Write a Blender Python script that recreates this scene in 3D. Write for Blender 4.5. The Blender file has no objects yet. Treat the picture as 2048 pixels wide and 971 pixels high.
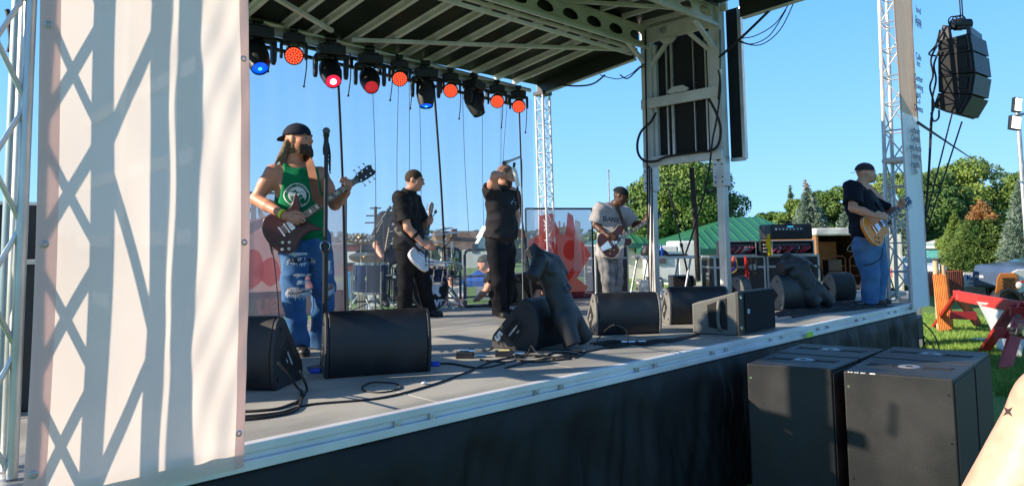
import bpy, bmesh, math, random
import numpy as np
from mathutils import Vector, Matrix
from mathutils.bvhtree import BVHTree
R = math.radians
random.seed(7); rng = np.random.default_rng(7)
SC = bpy.context.scene
COL = SC.collection
# ---------------------------------------------------------------- camera
F_PX = 1400.; CX = 1024.; PITCH = R(4.5); ROLL = R(.8); YAW = R(46.2646); CY = 375.818
CAMZ = 1.99; DECK = 1.17
_f = np.array([math.cos(YAW)*math.cos(PITCH), math.sin(YAW)*math.cos(PITCH), math.sin(PITCH)])
_r = np.array([math.sin(YAW), -math.cos(YAW), 0.]); _u = np.cross(_r, _f)
_r, _u = math.cos(ROLL)*_r - math.sin(ROLL)*_u, math.sin(ROLL)*_r + math.cos(ROLL)*_u
C0 = np.array([0., 0., CAMZ])
cam = bpy.data.cameras.new('camera'); camo = bpy.data.objects.new('camera', cam); COL.objects.link(camo)
cam.sensor_width = 36; cam.lens = 36*F_PX/2048; cam.shift_y = -(485.5-CY)/2048; cam.clip_end = 3000; cam.clip_start = .05
camo.matrix_world = Matrix(((_r[0], _u[0], -_f[0], 0), (_r[1], _u[1], -_f[1], 0), (_r[2], _u[2], -_f[2], CAMZ), (0, 0, 0, 1)))
SC.camera = camo
# ---------------------------------------------------------------- light
SUN_EL = 24.; SUN_DIR = np.array([.853, -.511, 0.]); SUN_DIR /= np.linalg.norm(SUN_DIR)      # travel direction on the ground
tr = np.array([SUN_DIR[0]*math.cos(R(SUN_EL)), SUN_DIR[1]*math.cos(R(SUN_EL)), -math.sin(R(SUN_EL))])
sl = bpy.data.lights.new('sun', 'SUN'); sl.energy = 5.0; sl.angle = R(.5); sl.color = (1, .86, .68)
so = bpy.data.objects.new('sun', sl); COL.objects.link(so)
so.rotation_euler = Vector(tr).to_track_quat('-Z', 'Y').to_euler()
w = bpy.data.worlds.new('World'); SC.world = w; w.use_nodes = True
nt = w.node_tree; bg = nt.nodes['Background']
sky = nt.nodes.new('ShaderNodeTexSky'); sky.sky_type = 'NISHITA'; sky.sun_disc = False
sky.sun_elevation = R(SUN_EL); sky.sun_rotation = math.atan2(-SUN_DIR[0], -SUN_DIR[1]); sky.altitude = 200; sky.air_density = 1.0; sky.dust_density = .0; sky.ozone_density = 3.5
tcw = nt.nodes.new('ShaderNodeTexCoord'); sx_ = nt.nodes.new('ShaderNodeSeparateXYZ'); nt.links.new(tcw.outputs['Generated'], sx_.inputs[0])
mr_ = nt.nodes.new('ShaderNodeMapRange'); mr_.inputs[1].default_value = .33; mr_.inputs[2].default_value = .75; mr_.inputs[3].default_value = .85; mr_.inputs[4].default_value = .0; nt.links.new(sx_.outputs[2], mr_.inputs[0])
mw_ = nt.nodes.new('ShaderNodeMix'); mw_.data_type = 'RGBA'; m2_ = nt.nodes.new('ShaderNodeMix'); m2_.data_type = 'RGBA'; m2_.inputs[6].default_value = (2.5, 5.4, 8.9, 1); m2_.inputs[7].default_value = (1.15, 3.8, 8.2, 1); r2_ = nt.nodes.new('ShaderNodeMapRange'); r2_.inputs[1].default_value = 0; r2_.inputs[2].default_value = .33; nt.links.new(sx_.outputs[2], r2_.inputs[0]); nt.links.new(r2_.outputs[0], m2_.inputs[0]); nt.links.new(m2_.outputs[2], mw_.inputs[7]); nt.links.new(mr_.outputs[0], mw_.inputs[0]); nt.links.new(sky.outputs[0], mw_.inputs[6])
nt.links.new(mw_.outputs[2], bg.inputs[0]); bg.inputs[1].default_value = .085
vs = SC.view_settings; vs.view_transform = 'Standard'; vs.look = 'None'; vs.exposure = .95; vs.gamma = 1; vs.use_curve_mapping = False
SC.cycles.max_bounces = 8; SC.cycles.transparent_max_bounces = 24; SC.cycles.use_denoising = True
# ---------------------------------------------------------------- pixel -> world
def ray(x, y): return _f + (x-CX)/F_PX*_r - (y-CY)/F_PX*_u
def P(x, y, d): return C0 + ray(x, y)*d
def onz(x, y, z=DECK): q = ray(x, y); return C0 + q*((z-CAMZ)/q[2])
def ony(x, y, Y): q = ray(x, y); return C0 + q*(Y/q[1])
def onx(x, y, X): q = ray(x, y); return C0 + q*(X/q[0])
def depth(p): return float((np.asarray(p)-C0) @ _f)
IR = np.array([math.sin(YAW), -math.cos(YAW), 0.]); IF = np.array([math.cos(YAW), math.sin(YAW), 0.]); UP = np.array([0, 0, 1.])
def A(*v): return np.array(v, float)
def nrm(v): v = np.asarray(v, float); return v/(np.linalg.norm(v)+1e-12)
# ---------------------------------------------------------------- materials
_M = {}
def M(name, col, rough=.55, metal=0., var=.12, scale=6., bump=0., bs=60., spec=.5, emit=None, es=0., trans=0., stretch=None, sss=0., rv=.1, alpha=None, col2=None, thr=None):
    if name in _M: return _M[name]
    m = bpy.data.materials.new(name); m.use_nodes = True; n = m.node_tree; b = n.nodes['Principled BSDF']
    L = n.links.new; N = n.nodes.new
    tc = N('ShaderNodeTexCoord'); mp = N('ShaderNodeMapping'); L(tc.outputs['Object'], mp.inputs[0])
    if stretch: mp.inputs['Scale'].default_value = stretch
    no = N('ShaderNodeTexNoise'); no.inputs['Scale'].default_value = scale; no.inputs['Detail'].default_value = 6; L(mp.outputs[0], no.inputs[0])
    mx = N('ShaderNodeMix'); mx.data_type = 'RGBA'
    c = list(col)+[1]
    if col2 is None: a = [v*(1-var) for v in col]+[1]; d = [min(1, v*(1+var)) for v in col]+[1]
    else: a = c; d = list(col2)+[1]
    mx.inputs[6].default_value = a; mx.inputs[7].default_value = d
    rp = N('ShaderNodeMapRange'); lo, hi = thr if thr else (.35, .65); rp.inputs[1].default_value = lo; rp.inputs[2].default_value = hi
    L(no.outputs[0], rp.inputs[0]); L(rp.outputs[0], mx.inputs[0]); L(mx.outputs[2], b.inputs['Base Color'])
    rr = N('ShaderNodeMapRange'); rr.inputs[3].default_value = max(0, rough-rv); rr.inputs[4].default_value = min(1, rough+rv); L(no.outputs[0], rr.inputs[0]); L(rr.outputs[0], b.inputs['Roughness'])
    b.inputs['Metallic'].default_value = metal; b.inputs['Specular IOR Level'].default_value = spec
    if bump:
        n2 = N('ShaderNodeTexNoise'); n2.inputs['Scale'].default_value = bs; n2.inputs['Detail'].default_value = 3; L(mp.outputs[0], n2.inputs[0])
        bp = N('ShaderNodeBump'); bp.inputs['Strength'].default_value = bump; bp.inputs['Distance'].default_value = .0035; L(n2.outputs[0], bp.inputs['Height']); L(bp.outputs[0], b.inputs['Normal'])
    if emit: b.inputs['Emission Color'].default_value = list(emit)+[1]; b.inputs['Emission Strength'].default_value = es
    if sss: b.inputs['Subsurface Weight'].default_value = sss; b.inputs['Subsurface Radius'].default_value = (.6, .25, .15); b.inputs['Subsurface Scale'].default_value = .02
    if name.split('_')[-1] in ('shirt', 'trousers', 'denim', 'cotton', 'jersey', 'cloth', 'cap', 'top', 'jeans'): b.inputs['Specular IOR Level'].default_value = .12
    if trans: b.inputs['Transmission Weight'].default_value = trans
    if alpha is not None: b.inputs['Alpha'].default_value = alpha
    _M[name] = m; return m
def cloth_thin(name, col, transp, transl, rough=.7, grid=None):
    """thin woven sheet: part see-through, part translucent, part diffuse"""
    if name in _M: return _M[name]
    m = bpy.data.materials.new(name); m.use_nodes = True; n = m.node_tree; N = n.nodes.new; L = n.links.new
    out = n.nodes['Material Output']; n.nodes.remove(n.nodes['Principled BSDF'])
    tc = N('ShaderNodeTexCoord'); no = N('ShaderNodeTexNoise'); no.inputs['Scale'].default_value = 3; no.inputs['Detail'].default_value = 5; L(tc.outputs['Object'], no.inputs[0])
    mx = N('ShaderNodeMix'); mx.data_type = 'RGBA'; mx.inputs[6].default_value = [v*.93 for v in col]+[1]; mx.inputs[7].default_value = [min(1, v*1.05) for v in col]+[1]; L(no.outputs[0], mx.inputs[0])
    df = N('ShaderNodeBsdfDiffuse'); tl = N('ShaderNodeBsdfTranslucent'); tp = N('ShaderNodeBsdfTransparent')
    L(mx.outputs[2], df.inputs[0]); L(mx.outputs[2], tl.inputs[0])
    a = N('ShaderNodeMixShader'); a.inputs[0].default_value = transl; L(df.outputs[0], a.inputs[1]); L(tl.outputs[0], a.inputs[2])
    b = N('ShaderNodeMixShader'); b.inputs[0].default_value = transp; L(a.outputs[0], b.inputs[1]); L(tp.outputs[0], b.inputs[2]); L(b.outputs[0], out.inputs[0])
    _M[name] = m; return m
ALU = M('aluminium', (.56, .56, .55), .42, .85, .15, 3, .15, 30)
ALUW = M('mill_aluminium', (.72, .72, .75), .42, .2, .12, 2.5, .1, 25, stretch=(1, 1, 1))
STEEL = M('galvanised_steel', (.45, .46, .47), .45, .75, .25, 5, .2, 20)
FRAME = M('painted_frame', (.52, .52, .51), .5, .12, .2, 3, .15, 15, col2=(.66, .66, .645))
BLK = M('black_plastic', (.012, .012, .014), .5, 0, .25, 12, .3, 220)
BLKT = M('textured_black_paint', (.014, .015, .018), .55, 0, .25, 9, .5, 260, col2=(.024, .025, .028))
BLKM = M('black_metal', (.02, .02, .022), .38, .3, .2, 9)
RUB = M('rubber', (.012, .012, .013), .7)
CHROME = M('chrome', (.8, .8, .82), .14, 1., .05)
WHITE = M('white_paint', (.78, .78, .76), .5, 0, .06, 4)
DARK = M('deep_black', (.008, .008, .009), .8)
GRILLE = M('grille_cloth', (.017, .018, .022), .75, 0, .1, 20, .6, 500)
# ---------------------------------------------------------------- scene graph helpers
WL = {}
def tag(o, label=None, cat=None, group=None, kind=None):
    if label: o['label'] = label
    if cat: o['category'] = cat
    if group: o['group'] = group
    if kind: o['kind'] = kind
    return o
def thing(name, label, cat, loc, group=None):
    o = bpy.data.objects.new(name, None); COL.objects.link(o); o.location = [float(v) for v in loc]; o.empty_display_size = .1
    WL[o.name] = A(*loc); return tag(o, label, cat, group)
def link(name, me, parent, origin):
    o = bpy.data.objects.new(name, me); COL.objects.link(o)
    if parent is not None:
        o.parent = parent; o.location = (0, 0, 0)
    else: o.location = [float(v) for v in origin]
    WL[o.name] = A(*origin); return o
class MB:
    def __init__(s): s.v = []; s.f = []; s.mi = []; s.n = 0; s.mats = []; s.cur = 0
    def mat(s, m):
        if m not in s.mats: s.mats.append(m)
        s.cur = s.mats.index(m); return s
    def add(s, vs, fs):
        vs = np.asarray(vs, float).reshape(-1, 3); s.v.append(vs)
        for f in fs: s.f.append(tuple(int(i)+s.n for i in f)); s.mi.append(s.cur)
        s.n += len(vs); return s
    def box(s, c, size, ax=None):
        c = A(*c); h = A(*size)/2
        X, Y, Z = ax if ax is not None else (A(1, 0, 0), A(0, 1, 0), A(0, 0, 1))
        vs = [c+X*h[0]*i+Y*h[1]*j+Z*h[2]*k for i in (-1, 1) for j in (-1, 1) for k in (-1, 1)]
        return s.add(vs, [(0, 1, 3, 2), (4, 6, 7, 5), (0, 4, 5, 1), (2, 3, 7, 6), (0, 2, 6, 4), (1, 5, 7, 3)])
    def bar(s, a, b, wd, ht, up=(0, 0, 1)):
        a = A(*a); b = A(*b); X = nrm(b-a); Y = np.cross(A(*up), X)
        if np.linalg.norm(Y) < 1e-3: Y = np.cross(A(1, 0, 0), X)
        Y = nrm(Y); Z = np.cross(X, Y)
        return s.box((a+b)/2, (np.linalg.norm(b-a), wd, ht), (X, Y, Z))
    def tube(s, pts, r, seg=8, caps=True):
        pts = [A(*p) for p in pts]; n = len(pts); rs = r if hasattr(r, '__len__') else [r]*n
        T = [nrm(pts[min(i+1, n-1)]-pts[max(i-1, 0)]) for i in range(n)]
        X = np.cross(T[0], A(0, 0, 1)); X = nrm(X) if np.linalg.norm(X) > 1e-2 else A(1, 0, 0)
        vs = []
        for i in range(n):
            X = nrm(X-T[i]*(X@T[i])); Y = np.cross(T[i], X)
            for k in range(seg):
                t = 2*math.pi*k/seg; vs.append(pts[i]+(X*math.cos(t)+Y*math.sin(t))*rs[i])
        fs = [(i*seg+k, i*seg+(k+1) % seg, (i+1)*seg+(k+1) % seg, (i+1)*seg+k) for i in range(n-1) for k in range(seg)]
        if caps: fs += [tuple(range(seg))[::-1], tuple((n-1)*seg+k for k in range(seg))]
        return s.add(vs, fs)
    def cyl(s, a, b, r, seg=16, r2=None): return s.tube([a, b], [r, r if r2 is None else r2], seg)
    def prism(s, poly, O, X, Y, N, t0, t1):
        """2-D polygon in the frame O,X,Y pushed along N from t0 to t1"""
        O = A(*O); n = len(poly)
        vs = [O+X*p[0]+Y*p[1]+N*t for t in (t0, t1) for p in poly]
        return s.add(vs, [tuple(range(n))[::-1], tuple(range(n, 2*n))]+[(i, (i+1) % n, n+(i+1) % n, n+i) for i in range(n)])
    def sphere(s, c, r, seg=12, rings=8, ax=None):
        c = A(*c); r = A(*r) if hasattr(r, '__len__') else A(r, r, r); X, Y, Z = ax if ax is not None else np.eye(3)
        vs = []
        for i in range(1, rings):
            t = math.pi*i/rings
            for k in range(seg):
                u = 2*math.pi*k/seg; vs.append(c+X*r[0]*math.sin(t)*math.cos(u)+Y*r[1]*math.sin(t)*math.sin(u)+Z*r[2]*math.cos(t))
        vs += [c+Z*r[2], c-Z*r[2]]; m = len(vs)
        fs = [(i*seg+k, (i+1)*seg+k, (i+1)*seg+(k+1) % seg, i*seg+(k+1) % seg) for i in range(rings-2) for k in range(seg)]
        fs += [(m-2, k, (k+1) % seg) for k in range(seg)]+[(m-1, (rings-2)*seg+(k+1) % seg, (rings-2)*seg+k) for k in range(seg)]
        return s.add(vs, fs)
    def lathe(s, prof, O, X, Y, Z, seg=24):
        """profile (r, h) turned round Z"""
        O = A(*O); n = len(prof)
        vs = [O+(X*math.cos(2*math.pi*k/seg)+Y*math.sin(2*math.pi*k/seg))*r+Z*h for r, h in prof for k in range(seg)]
        return s.add(vs, [(i*seg+k, i*seg+(k+1) % seg, (i+1)*seg+(k+1) % seg, (i+1)*seg+k) for i in range(n-1) for k in range(seg)])
    def quad(s, a, b, c, d): return s.add([a, b, c, d], [(0, 1, 2, 3)])
    def build(s, name, m=None, parent=None, bevel=0, smooth=False, origin=None, seg=2):
        v = np.concatenate(s.v)
        if parent is not None: o = WL[parent.name]
        elif origin is not None: o = A(*origin)
        else: o = A((v[:, 0].min()+v[:, 0].max())/2, (v[:, 1].min()+v[:, 1].max())/2, v[:, 2].min())
        me = bpy.data.meshes.new(name); me.from_pydata((v-o).tolist(), [], s.f)
        mats = s.mats if s.mats else [m]
        for q in mats: me.materials.append(q)
        if len(mats) > 1: me.polygons.foreach_set('material_index', s.mi)
        bm = bmesh.new(); bm.from_mesh(me); bmesh.ops.recalc_face_normals(bm, faces=bm.faces); bm.to_mesh(me); bm.free()
        if smooth:
            me.polygons.foreach_set('use_smooth', [True]*len(me.polygons))
            me.set_sharp_from_angle(angle=R(40))
        ob = link(name, me, parent, o)
        if bevel:
            b = ob.modifiers.new('bevel', 'BEVEL'); b.width = bevel; b.segments = seg; b.limit_method = 'ANGLE'; b.angle_limit = R(40)
        return ob
def mesh_np(name, v, f, mat, parent=None, smooth=True, origin=None):
    v = np.asarray(v, np.float32); f = np.asarray(f, np.int32); k = f.shape[1]
    o = WL[parent.name] if parent is not None else (A(*origin) if origin is not None else A(v[:, 0].mean(), v[:, 1].mean(), v[:, 2].min()))
    me = bpy.data.meshes.new(name); me.vertices.add(len(v)); me.vertices.foreach_set('co', (v-o.astype(np.float32)).ravel())
    me.loops.add(f.size); me.loops.foreach_set('vertex_index', f.ravel()); me.polygons.add(len(f)); me.polygons.foreach_set('loop_start', np.arange(0, f.size, k, dtype=np.int32))
    me.update(calc_edges=True)
    if smooth: me.polygons.foreach_set('use_smooth', np.ones(len(f), bool))
    for q in (mat if isinstance(mat, (list, tuple)) else [mat]): me.materials.append(q)
    return link(name, me, parent, o)
def spline(pts, n=8, closed=True):
    p = [A(*q) for q in pts]; m = len(p); out = []
    for i in range(m if closed else m-1):
        if closed: a, b, c, d = p[i-1], p[i], p[(i+1) % m], p[(i+2) % m]
        else: a, b, c, d = p[max(i-1, 0)], p[i], p[i+1], p[min(i+2, m-1)]
        for j in range(n):
            t = j/n; out.append(.5*((2*b)+(-a+c)*t+(2*a-5*b+4*c-d)*t*t+(-a+3*b-3*c+d)*t**3))
    if not closed: out.append(p[-1])
    return out
def text_mesh(body, size, extrude=.001, align='CENTER', bold=0):
    cu = bpy.data.curves.new('t', 'FONT'); cu.body = body; cu.size = size; cu.extrude = extrude; cu.align_x = align; cu.align_y = 'CENTER'; cu.offset = bold; cu.resolution_u = 3
    o = bpy.data.objects.new('t', cu); COL.objects.link(o); dg = bpy.context.evaluated_depsgraph_get(); dg.update()
    me = bpy.data.meshes.new_from_object(o.evaluated_get(dg)); v = np.zeros(len(me.vertices)*3); me.vertices.foreach_get('co', v); v = v.reshape(-1, 3)
    f = [tuple(p.vertices) for p in me.polygons]; bpy.data.objects.remove(o); bpy.data.curves.remove(cu); bpy.data.meshes.remove(me); return v, f
def text(mb, body, size, O, X, Y, N, off=.002, align='CENTER', bold=0):
    v, f = text_mesh(body, size, .0008, align, bold); O = A(*O)
    if len(v): mb.add([O+X*a+Y*b+N*(off+c) for a, b, c in v], f)
    return mb
def wire(pts, r, n=10): return [tuple(q) for q in spline(pts, n, False)]
def copy_tree(o, parent=None):
    c = o.copy(); COL.objects.link(c); WL[c.name] = WL[o.name]
    if parent is not None: c.parent = parent
    for ch in list(o.children): copy_tree(ch, c)
    return c
# ---------------------------------------------------------------- blended bodies (distance field -> one skin)
class Field:
    def __init__(s): s.p = []; s.cuts = []
    def cap(s, a, b, ra, rb, k=.025, flat=None, cut=False, cuta=False): s.p.append(('c', A(*a), A(*b), ra, rb, k, flat, cut, cuta)); return s
    def ell(s, c, r, ax=None, k=.025): s.p.append(('e', A(*c), A(*r) if hasattr(r, '__len__') else A(r, r, r), np.array(ax) if ax is not None else np.eye(3), k)); return s
    def sub(s, c, r, k=.01): s.p.append(('s', A(*c), r, k)); return s
    def plane(s, pt, n): s.cuts.append((A(*pt), nrm(n))); return s
    def mesh(s, h):
        lo = np.full(3, 1e9); hi = -lo
        for q in s.p:
            if q[0] == 'c': m = max(q[3], q[4]); lo = np.minimum(lo, np.minimum(q[1], q[2])-m); hi = np.maximum(hi, np.maximum(q[1], q[2])+m)
            elif q[0] == 'e': m = q[2].max(); lo = np.minimum(lo, q[1]-m); hi = np.maximum(hi, q[1]+m)
        lo -= 4*h+.02; hi += 4*h+.02; n = np.ceil((hi-lo)/h).astype(int)+1
        V = np.full(n, .2, np.float32)
        for q in s.p:
            if q[0] == 'c': m = max(q[3], q[4]); a = np.minimum(q[1], q[2])-m; b = np.maximum(q[1], q[2])+m; k = q[5]
            elif q[0] == 'e': m = q[2].max(); a = q[1]-m; b = q[1]+m; k = q[4]
            else: a = q[1]-q[2]; b = q[1]+q[2]; k = q[3]
            pad = k+3*h; i0 = np.maximum(np.floor((a-pad-lo)/h).astype(int), 0); i1 = np.minimum(np.ceil((b+pad-lo)/h).astype(int)+1, n)
            gx, gy, gz = [((np.arange(i0[d], i1[d]))*h+lo[d]).astype(np.float32) for d in range(3)]
            X = np.stack(np.meshgrid(gx, gy, gz, indexing='ij'), -1)
            S = V[i0[0]:i1[0], i0[1]:i1[1], i0[2]:i1[2]]
            if q[0] == 'c':
                ba = (q[2]-q[1]).astype(np.float32); L2 = max(float(ba@ba), 1e-9); w_ = X-q[1].astype(np.float32)
                tt = (w_@ba)/L2; t = np.clip(tt, 0, 1); o = w_-t[..., None]*ba
                if q[6] is not None:
                    e = np.asarray(q[6][0], np.float32); o = o+(o@e)[..., None]*e*(1/q[6][1]-1)
                D = (np.sqrt((o**2).sum(-1))-(q[3]+(q[4]-q[3])*t))*(min(q[6][1], 1) if q[6] is not None else 1)
                if q[7]: D = np.maximum(D, (tt-1)*math.sqrt(L2))
                if q[8]: D = np.maximum(D, -tt*math.sqrt(L2))
            elif q[0] == 'e':
                w_ = (X-q[1].astype(np.float32))@q[3].T.astype(np.float32); kk = np.sqrt(((w_/q[2])**2).sum(-1)); k2 = np.sqrt(((w_/q[2]**2)**2).sum(-1))+1e-6; D = kk*(kk-1)/k2
            else:
                D = q[2]-np.sqrt(((X-q[1].astype(np.float32))**2).sum(-1)); hh = np.maximum(k-np.abs(S-D), 0)/k; S[...] = np.maximum(S, D)+hh*hh*k/4; continue
            hh = np.maximum(k-np.abs(S-D), 0)/k; S[...] = np.minimum(S, D)-hh*hh*k/4
        if s.cuts:
            gx, gy, gz = [(np.arange(n[d])*h+lo[d]).astype(np.float32) for d in range(3)]
            for c, nn in s.cuts: V = np.maximum(V, (gx[:, None, None]-c[0])*nn[0]+(gy[None, :, None]-c[1])*nn[1]+(gz[None, None, :]-c[2])*nn[2])
        return nets(V, lo, h)
def nets(V, lo, h):
    I = V < 0
    cnt = np.zeros(np.array(V.shape)-1, np.int8)
    sl = [slice(0, -1), slice(1, None)]
    for i in (0, 1):
        for j in (0, 1):
            for k in (0, 1): cnt += I[sl[i], sl[j], sl[k]]
    mask = (cnt > 0) & (cnt < 8); idx = np.full(mask.shape, -1, np.int64); ijk = np.argwhere(mask); idx[mask] = np.arange(len(ijk))
    cor = [(i, j, k) for i in (0, 1) for j in (0, 1) for k in (0, 1)]
    val = {c: V[ijk[:, 0]+c[0], ijk[:, 1]+c[1], ijk[:, 2]+c[2]] for c in cor}
    acc = np.zeros((len(ijk), 3)); num = np.zeros(len(ijk))
    for c in cor:
        for d in range(3):
            if c[d] == 0:
                e = list(c); e[d] = 1; e = tuple(e); a, b = val[c], val[e]; m = (a < 0) != (b < 0)
                t = np.where(m, a/np.where(a-b == 0, 1, a-b), 0); pt = np.tile(A(*c), (len(ijk), 1)); pt[:, d] += t; acc[m] += pt[m]; num[m] += 1
    P_ = (ijk+acc/num[:, None])*h+lo
    Q = []
    for d in range(3):
        a = I[tuple(slice(0, -1) if q == d else slice(1, -1) for q in range(3))]; b = I[tuple(slice(1, None) if q == d else slice(1, -1) for q in range(3))]
        for fl in (False, True):
            m = (a & ~b) if not fl else (~a & b); e = np.argwhere(m); u, w_ = [q for q in range(3) if q != d]
            base = e.copy(); base[:, u] += 1; base[:, w_] += 1      # vertex coords of the edge start
            def cell(du, dw):
                c = base.copy(); c[:, u] -= du; c[:, w_] -= dw; return idx[c[:, 0], c[:, 1], c[:, 2]]
            q = np.stack([cell(1, 1), cell(0, 1), cell(0, 0), cell(1, 0)], 1)
            if (d == 1) ^ fl: q = q[:, ::-1]
            Q.append(q)
    Q = np.concatenate(Q); Q = Q[(Q >= 0).all(1)]
    return P_, Q
def vnorm(v, f):
    n = np.zeros_like(v); fn = np.cross(v[f[:, 2]]-v[f[:, 0]], v[f[:, 3]]-v[f[:, 1]])
    for i in range(4): np.add.at(n, f[:, i], fn)
    return n/(np.linalg.norm(n, axis=1, keepdims=True)+1e-12)
def relax(v, f, it=1, lam=.5):
    for _ in range(it):
        a = np.zeros_like(v); c = np.zeros(len(v))
        for i, j in ((0, 1), (1, 2), (2, 3), (3, 0)):
            np.add.at(a, f[:, i], v[f[:, j]]); np.add.at(a, f[:, j], v[f[:, i]]); np.add.at(c, f[:, i], 1); np.add.at(c, f[:, j], 1)
        v = v+(a/c[:, None]-v)*lam
    return v
def wrinkle(v, f, amp, seed, freq=26, axis=(0, 0, 1), anis=2.2):
    g = np.random.default_rng(seed); n = vnorm(v, f); s = np.zeros(len(v)); ax = nrm(axis)
    for i in range(7):
        k = nrm(g.normal(size=3)+ax*g.choice([-1, 1])*anis)*freq*g.uniform(.5, 1.6); k2 = g.normal(size=3)*freq*.35; ph = g.uniform(0, 6.28)
        w_ = np.sin(v@k+ph+1.6*np.sin(v@k2+ph*2)); m = .5+.5*np.sin(v@(g.normal(size=3)*freq*.3)+ph)
        s += (1-np.abs(w_)*1.6)*m
    return v+n*(s/3.)[:, None]*amp
def skin(field, h, name, mat, parent, wr=0, seed=1, freq=26, axis=(0, 0, 1), anis=2.2, rl=1, noise=0, origin=None):
    v, f = field.mesh(h)
    v = relax(v, f, rl)
    if wr: v = wrinkle(v, f, wr, seed, freq, axis, anis)
    if noise:
        g = np.random.default_rng(seed); v = v+vnorm(v, f)*(g.normal(size=(len(v), 1))*noise)
    return mesh_np(name, v, f, mat, parent, origin=origin)
def skin_mat(name, col): return M(name, col, .48, 0, .10, 14, .25, 180, sss=.12, col2=tuple(c*q for c, q in zip(col, (1.18, 1.0, .92))))
SKA = skin_mat('sunburnt_skin', (.50, .235, .15)); SKB = skin_mat('fair_skin', (.56, .30, .21)); SKD = skin_mat('dark_brown_skin', (.085, .042, .028))
def hand(F, w0, d, n, t, s=1., curl=(.5, .7, .5), thumb=.5, spread=1., k=.006):
    """w0 wrist, d towards fingers, n out of the palm, t towards the thumb"""
    d, n = nrm(d), nrm(n); t = nrm(t-d*(t@d)); n = nrm(n-d*(n@d)-t*(n@t)); L = s
    pal = w0+d*.045*L; F.cap(w0, w0+d*.078*L, .027*L, .036*L, .02, (n, .5))
    F.cap(w0+d*.05*L-t*.02*L, w0+d*.08*L-t*.024*L, .016*L, .013*L, .012); F.cap(w0+d*.05*L+t*.02*L, w0+d*.085*L+t*.024*L, .016*L, .013*L, .012)
    for i, (off, ln) in enumerate(((.03, .95), (.0105, 1.05), (-.0095, 1.), (-.028, .8))):
        p = w0+d*(.082-.004*abs(i-1))*L+t*off*L; a = 0; r = (.0098 if i < 3 else .0086)*L
        for j, (sl_, c) in enumerate(zip((.043, .027, .021), curl)):
            a += c*(1+.12*(i-1)); q = p+(d*math.cos(a)+n*math.sin(a)+t*(off*3*spread if j == 0 else 0))*sl_*ln*L
            F.cap(p, q, r, r*.93, k); p = q; r *= .93
    b = w0+d*.022*L+t*.026*L; m = b+(t*.55+d*.75+n*thumb*.5)*.04*L; e = m+(d*.85+t*(.2-thumb*.25)+n*thumb)*.032*L; g = e+(d*.9-t*thumb*.3+n*thumb*.7)*.024*L
    F.cap(b, m, .016*L, .0125*L, .012); F.cap(m, e, .0122*L, .0105*L, k); F.cap(e, g, .0105*L, .009*L, k)
def head(F, c, f, u, s=1., jaw=1., fine=True):
    """c head centre, f facing, u up"""
    f = nrm(f); u = nrm(u-f*(u@f)); d = np.cross(u, f); ax = np.array([d, f, u])
    F.ell(c+u*.022*s-f*.012*s, (.074*s, .094*s, .092*s), ax, .02)
    F.ell(c-u*.03*s+f*.03*s, (.060*s*jaw, .062*s, .072*s), ax, .03)
    F.ell(c-u*.083*s+f*.062*s, (.028*s*jaw, .024*s, .022*s), ax, .025)
    F.cap(c+u*.026*s+f*.076*s-d*.034*s, c+u*.026*s+f*.076*s+d*.034*s, .014*s, .014*s, .02)
    F.cap(c+u*.018*s+f*.088*s, c-u*.018*s+f*.108*s, .0085*s, .0135*s, .012)
    F.ell(c-u*.022*s+f*.1*s, (.017*s, .012*s, .009*s), ax, .008)
    for q in (-1, 1):
        F.ell(c+d*q*.075*s-f*.005*s+u*.002*s, (.009*s, .020*s, .031*s), ax, .008)
        F.ell(c+d*q*.042*s+f*.055*s-u*.015*s, (.022*s, .022*s, .018*s), ax, .03)
        F.sub(c+d*q*.031*s+f*.096*s+u*.006*s, .013*s, .012)
    F.cap(c-u*.047*s+f*.088*s-d*.016*s, c-u*.047*s+f*.088*s+d*.016*s, .007*s, .007*s, .008)
    F.cap(c-u*.057*s+f*.085*s-d*.013*s, c-u*.057*s+f*.085*s+d*.013*s, .0075*s, .0075*s, .008)
    return d, f, u
EYE = M('eye_white', (.22, .20, .19), .4); IRIS = M('iris', (.03, .02, .015), .15); BROW = M('brow_hair', (.03, .018, .012), .9)
def face_bits(T, c, f, u, s=1., brow=BROW):
    f = nrm(f); u = nrm(u-f*(u@f)); d = np.cross(u, f)
    for q in (-1, 1):
        e = MB(); ec = c+d*q*.031*s+f*.078*s+u*.005*s; e.mat(EYE).sphere(ec, .0115*s); e.mat(IRIS).sphere(ec+f*.0062*s, .0066*s); e.build('eye', None, T, smooth=True)
        b = MB(); b.tube([c+d*q*.014*s+f*.096*s+u*.024*s, c+d*q*.032*s+f*.094*s+u*.030*s, c+d*q*.052*s+f*.078*s+u*.024*s], [.004*s, .0045*s, .003*s], 6); b.build('eyebrow', brow, T, smooth=True)
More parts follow.
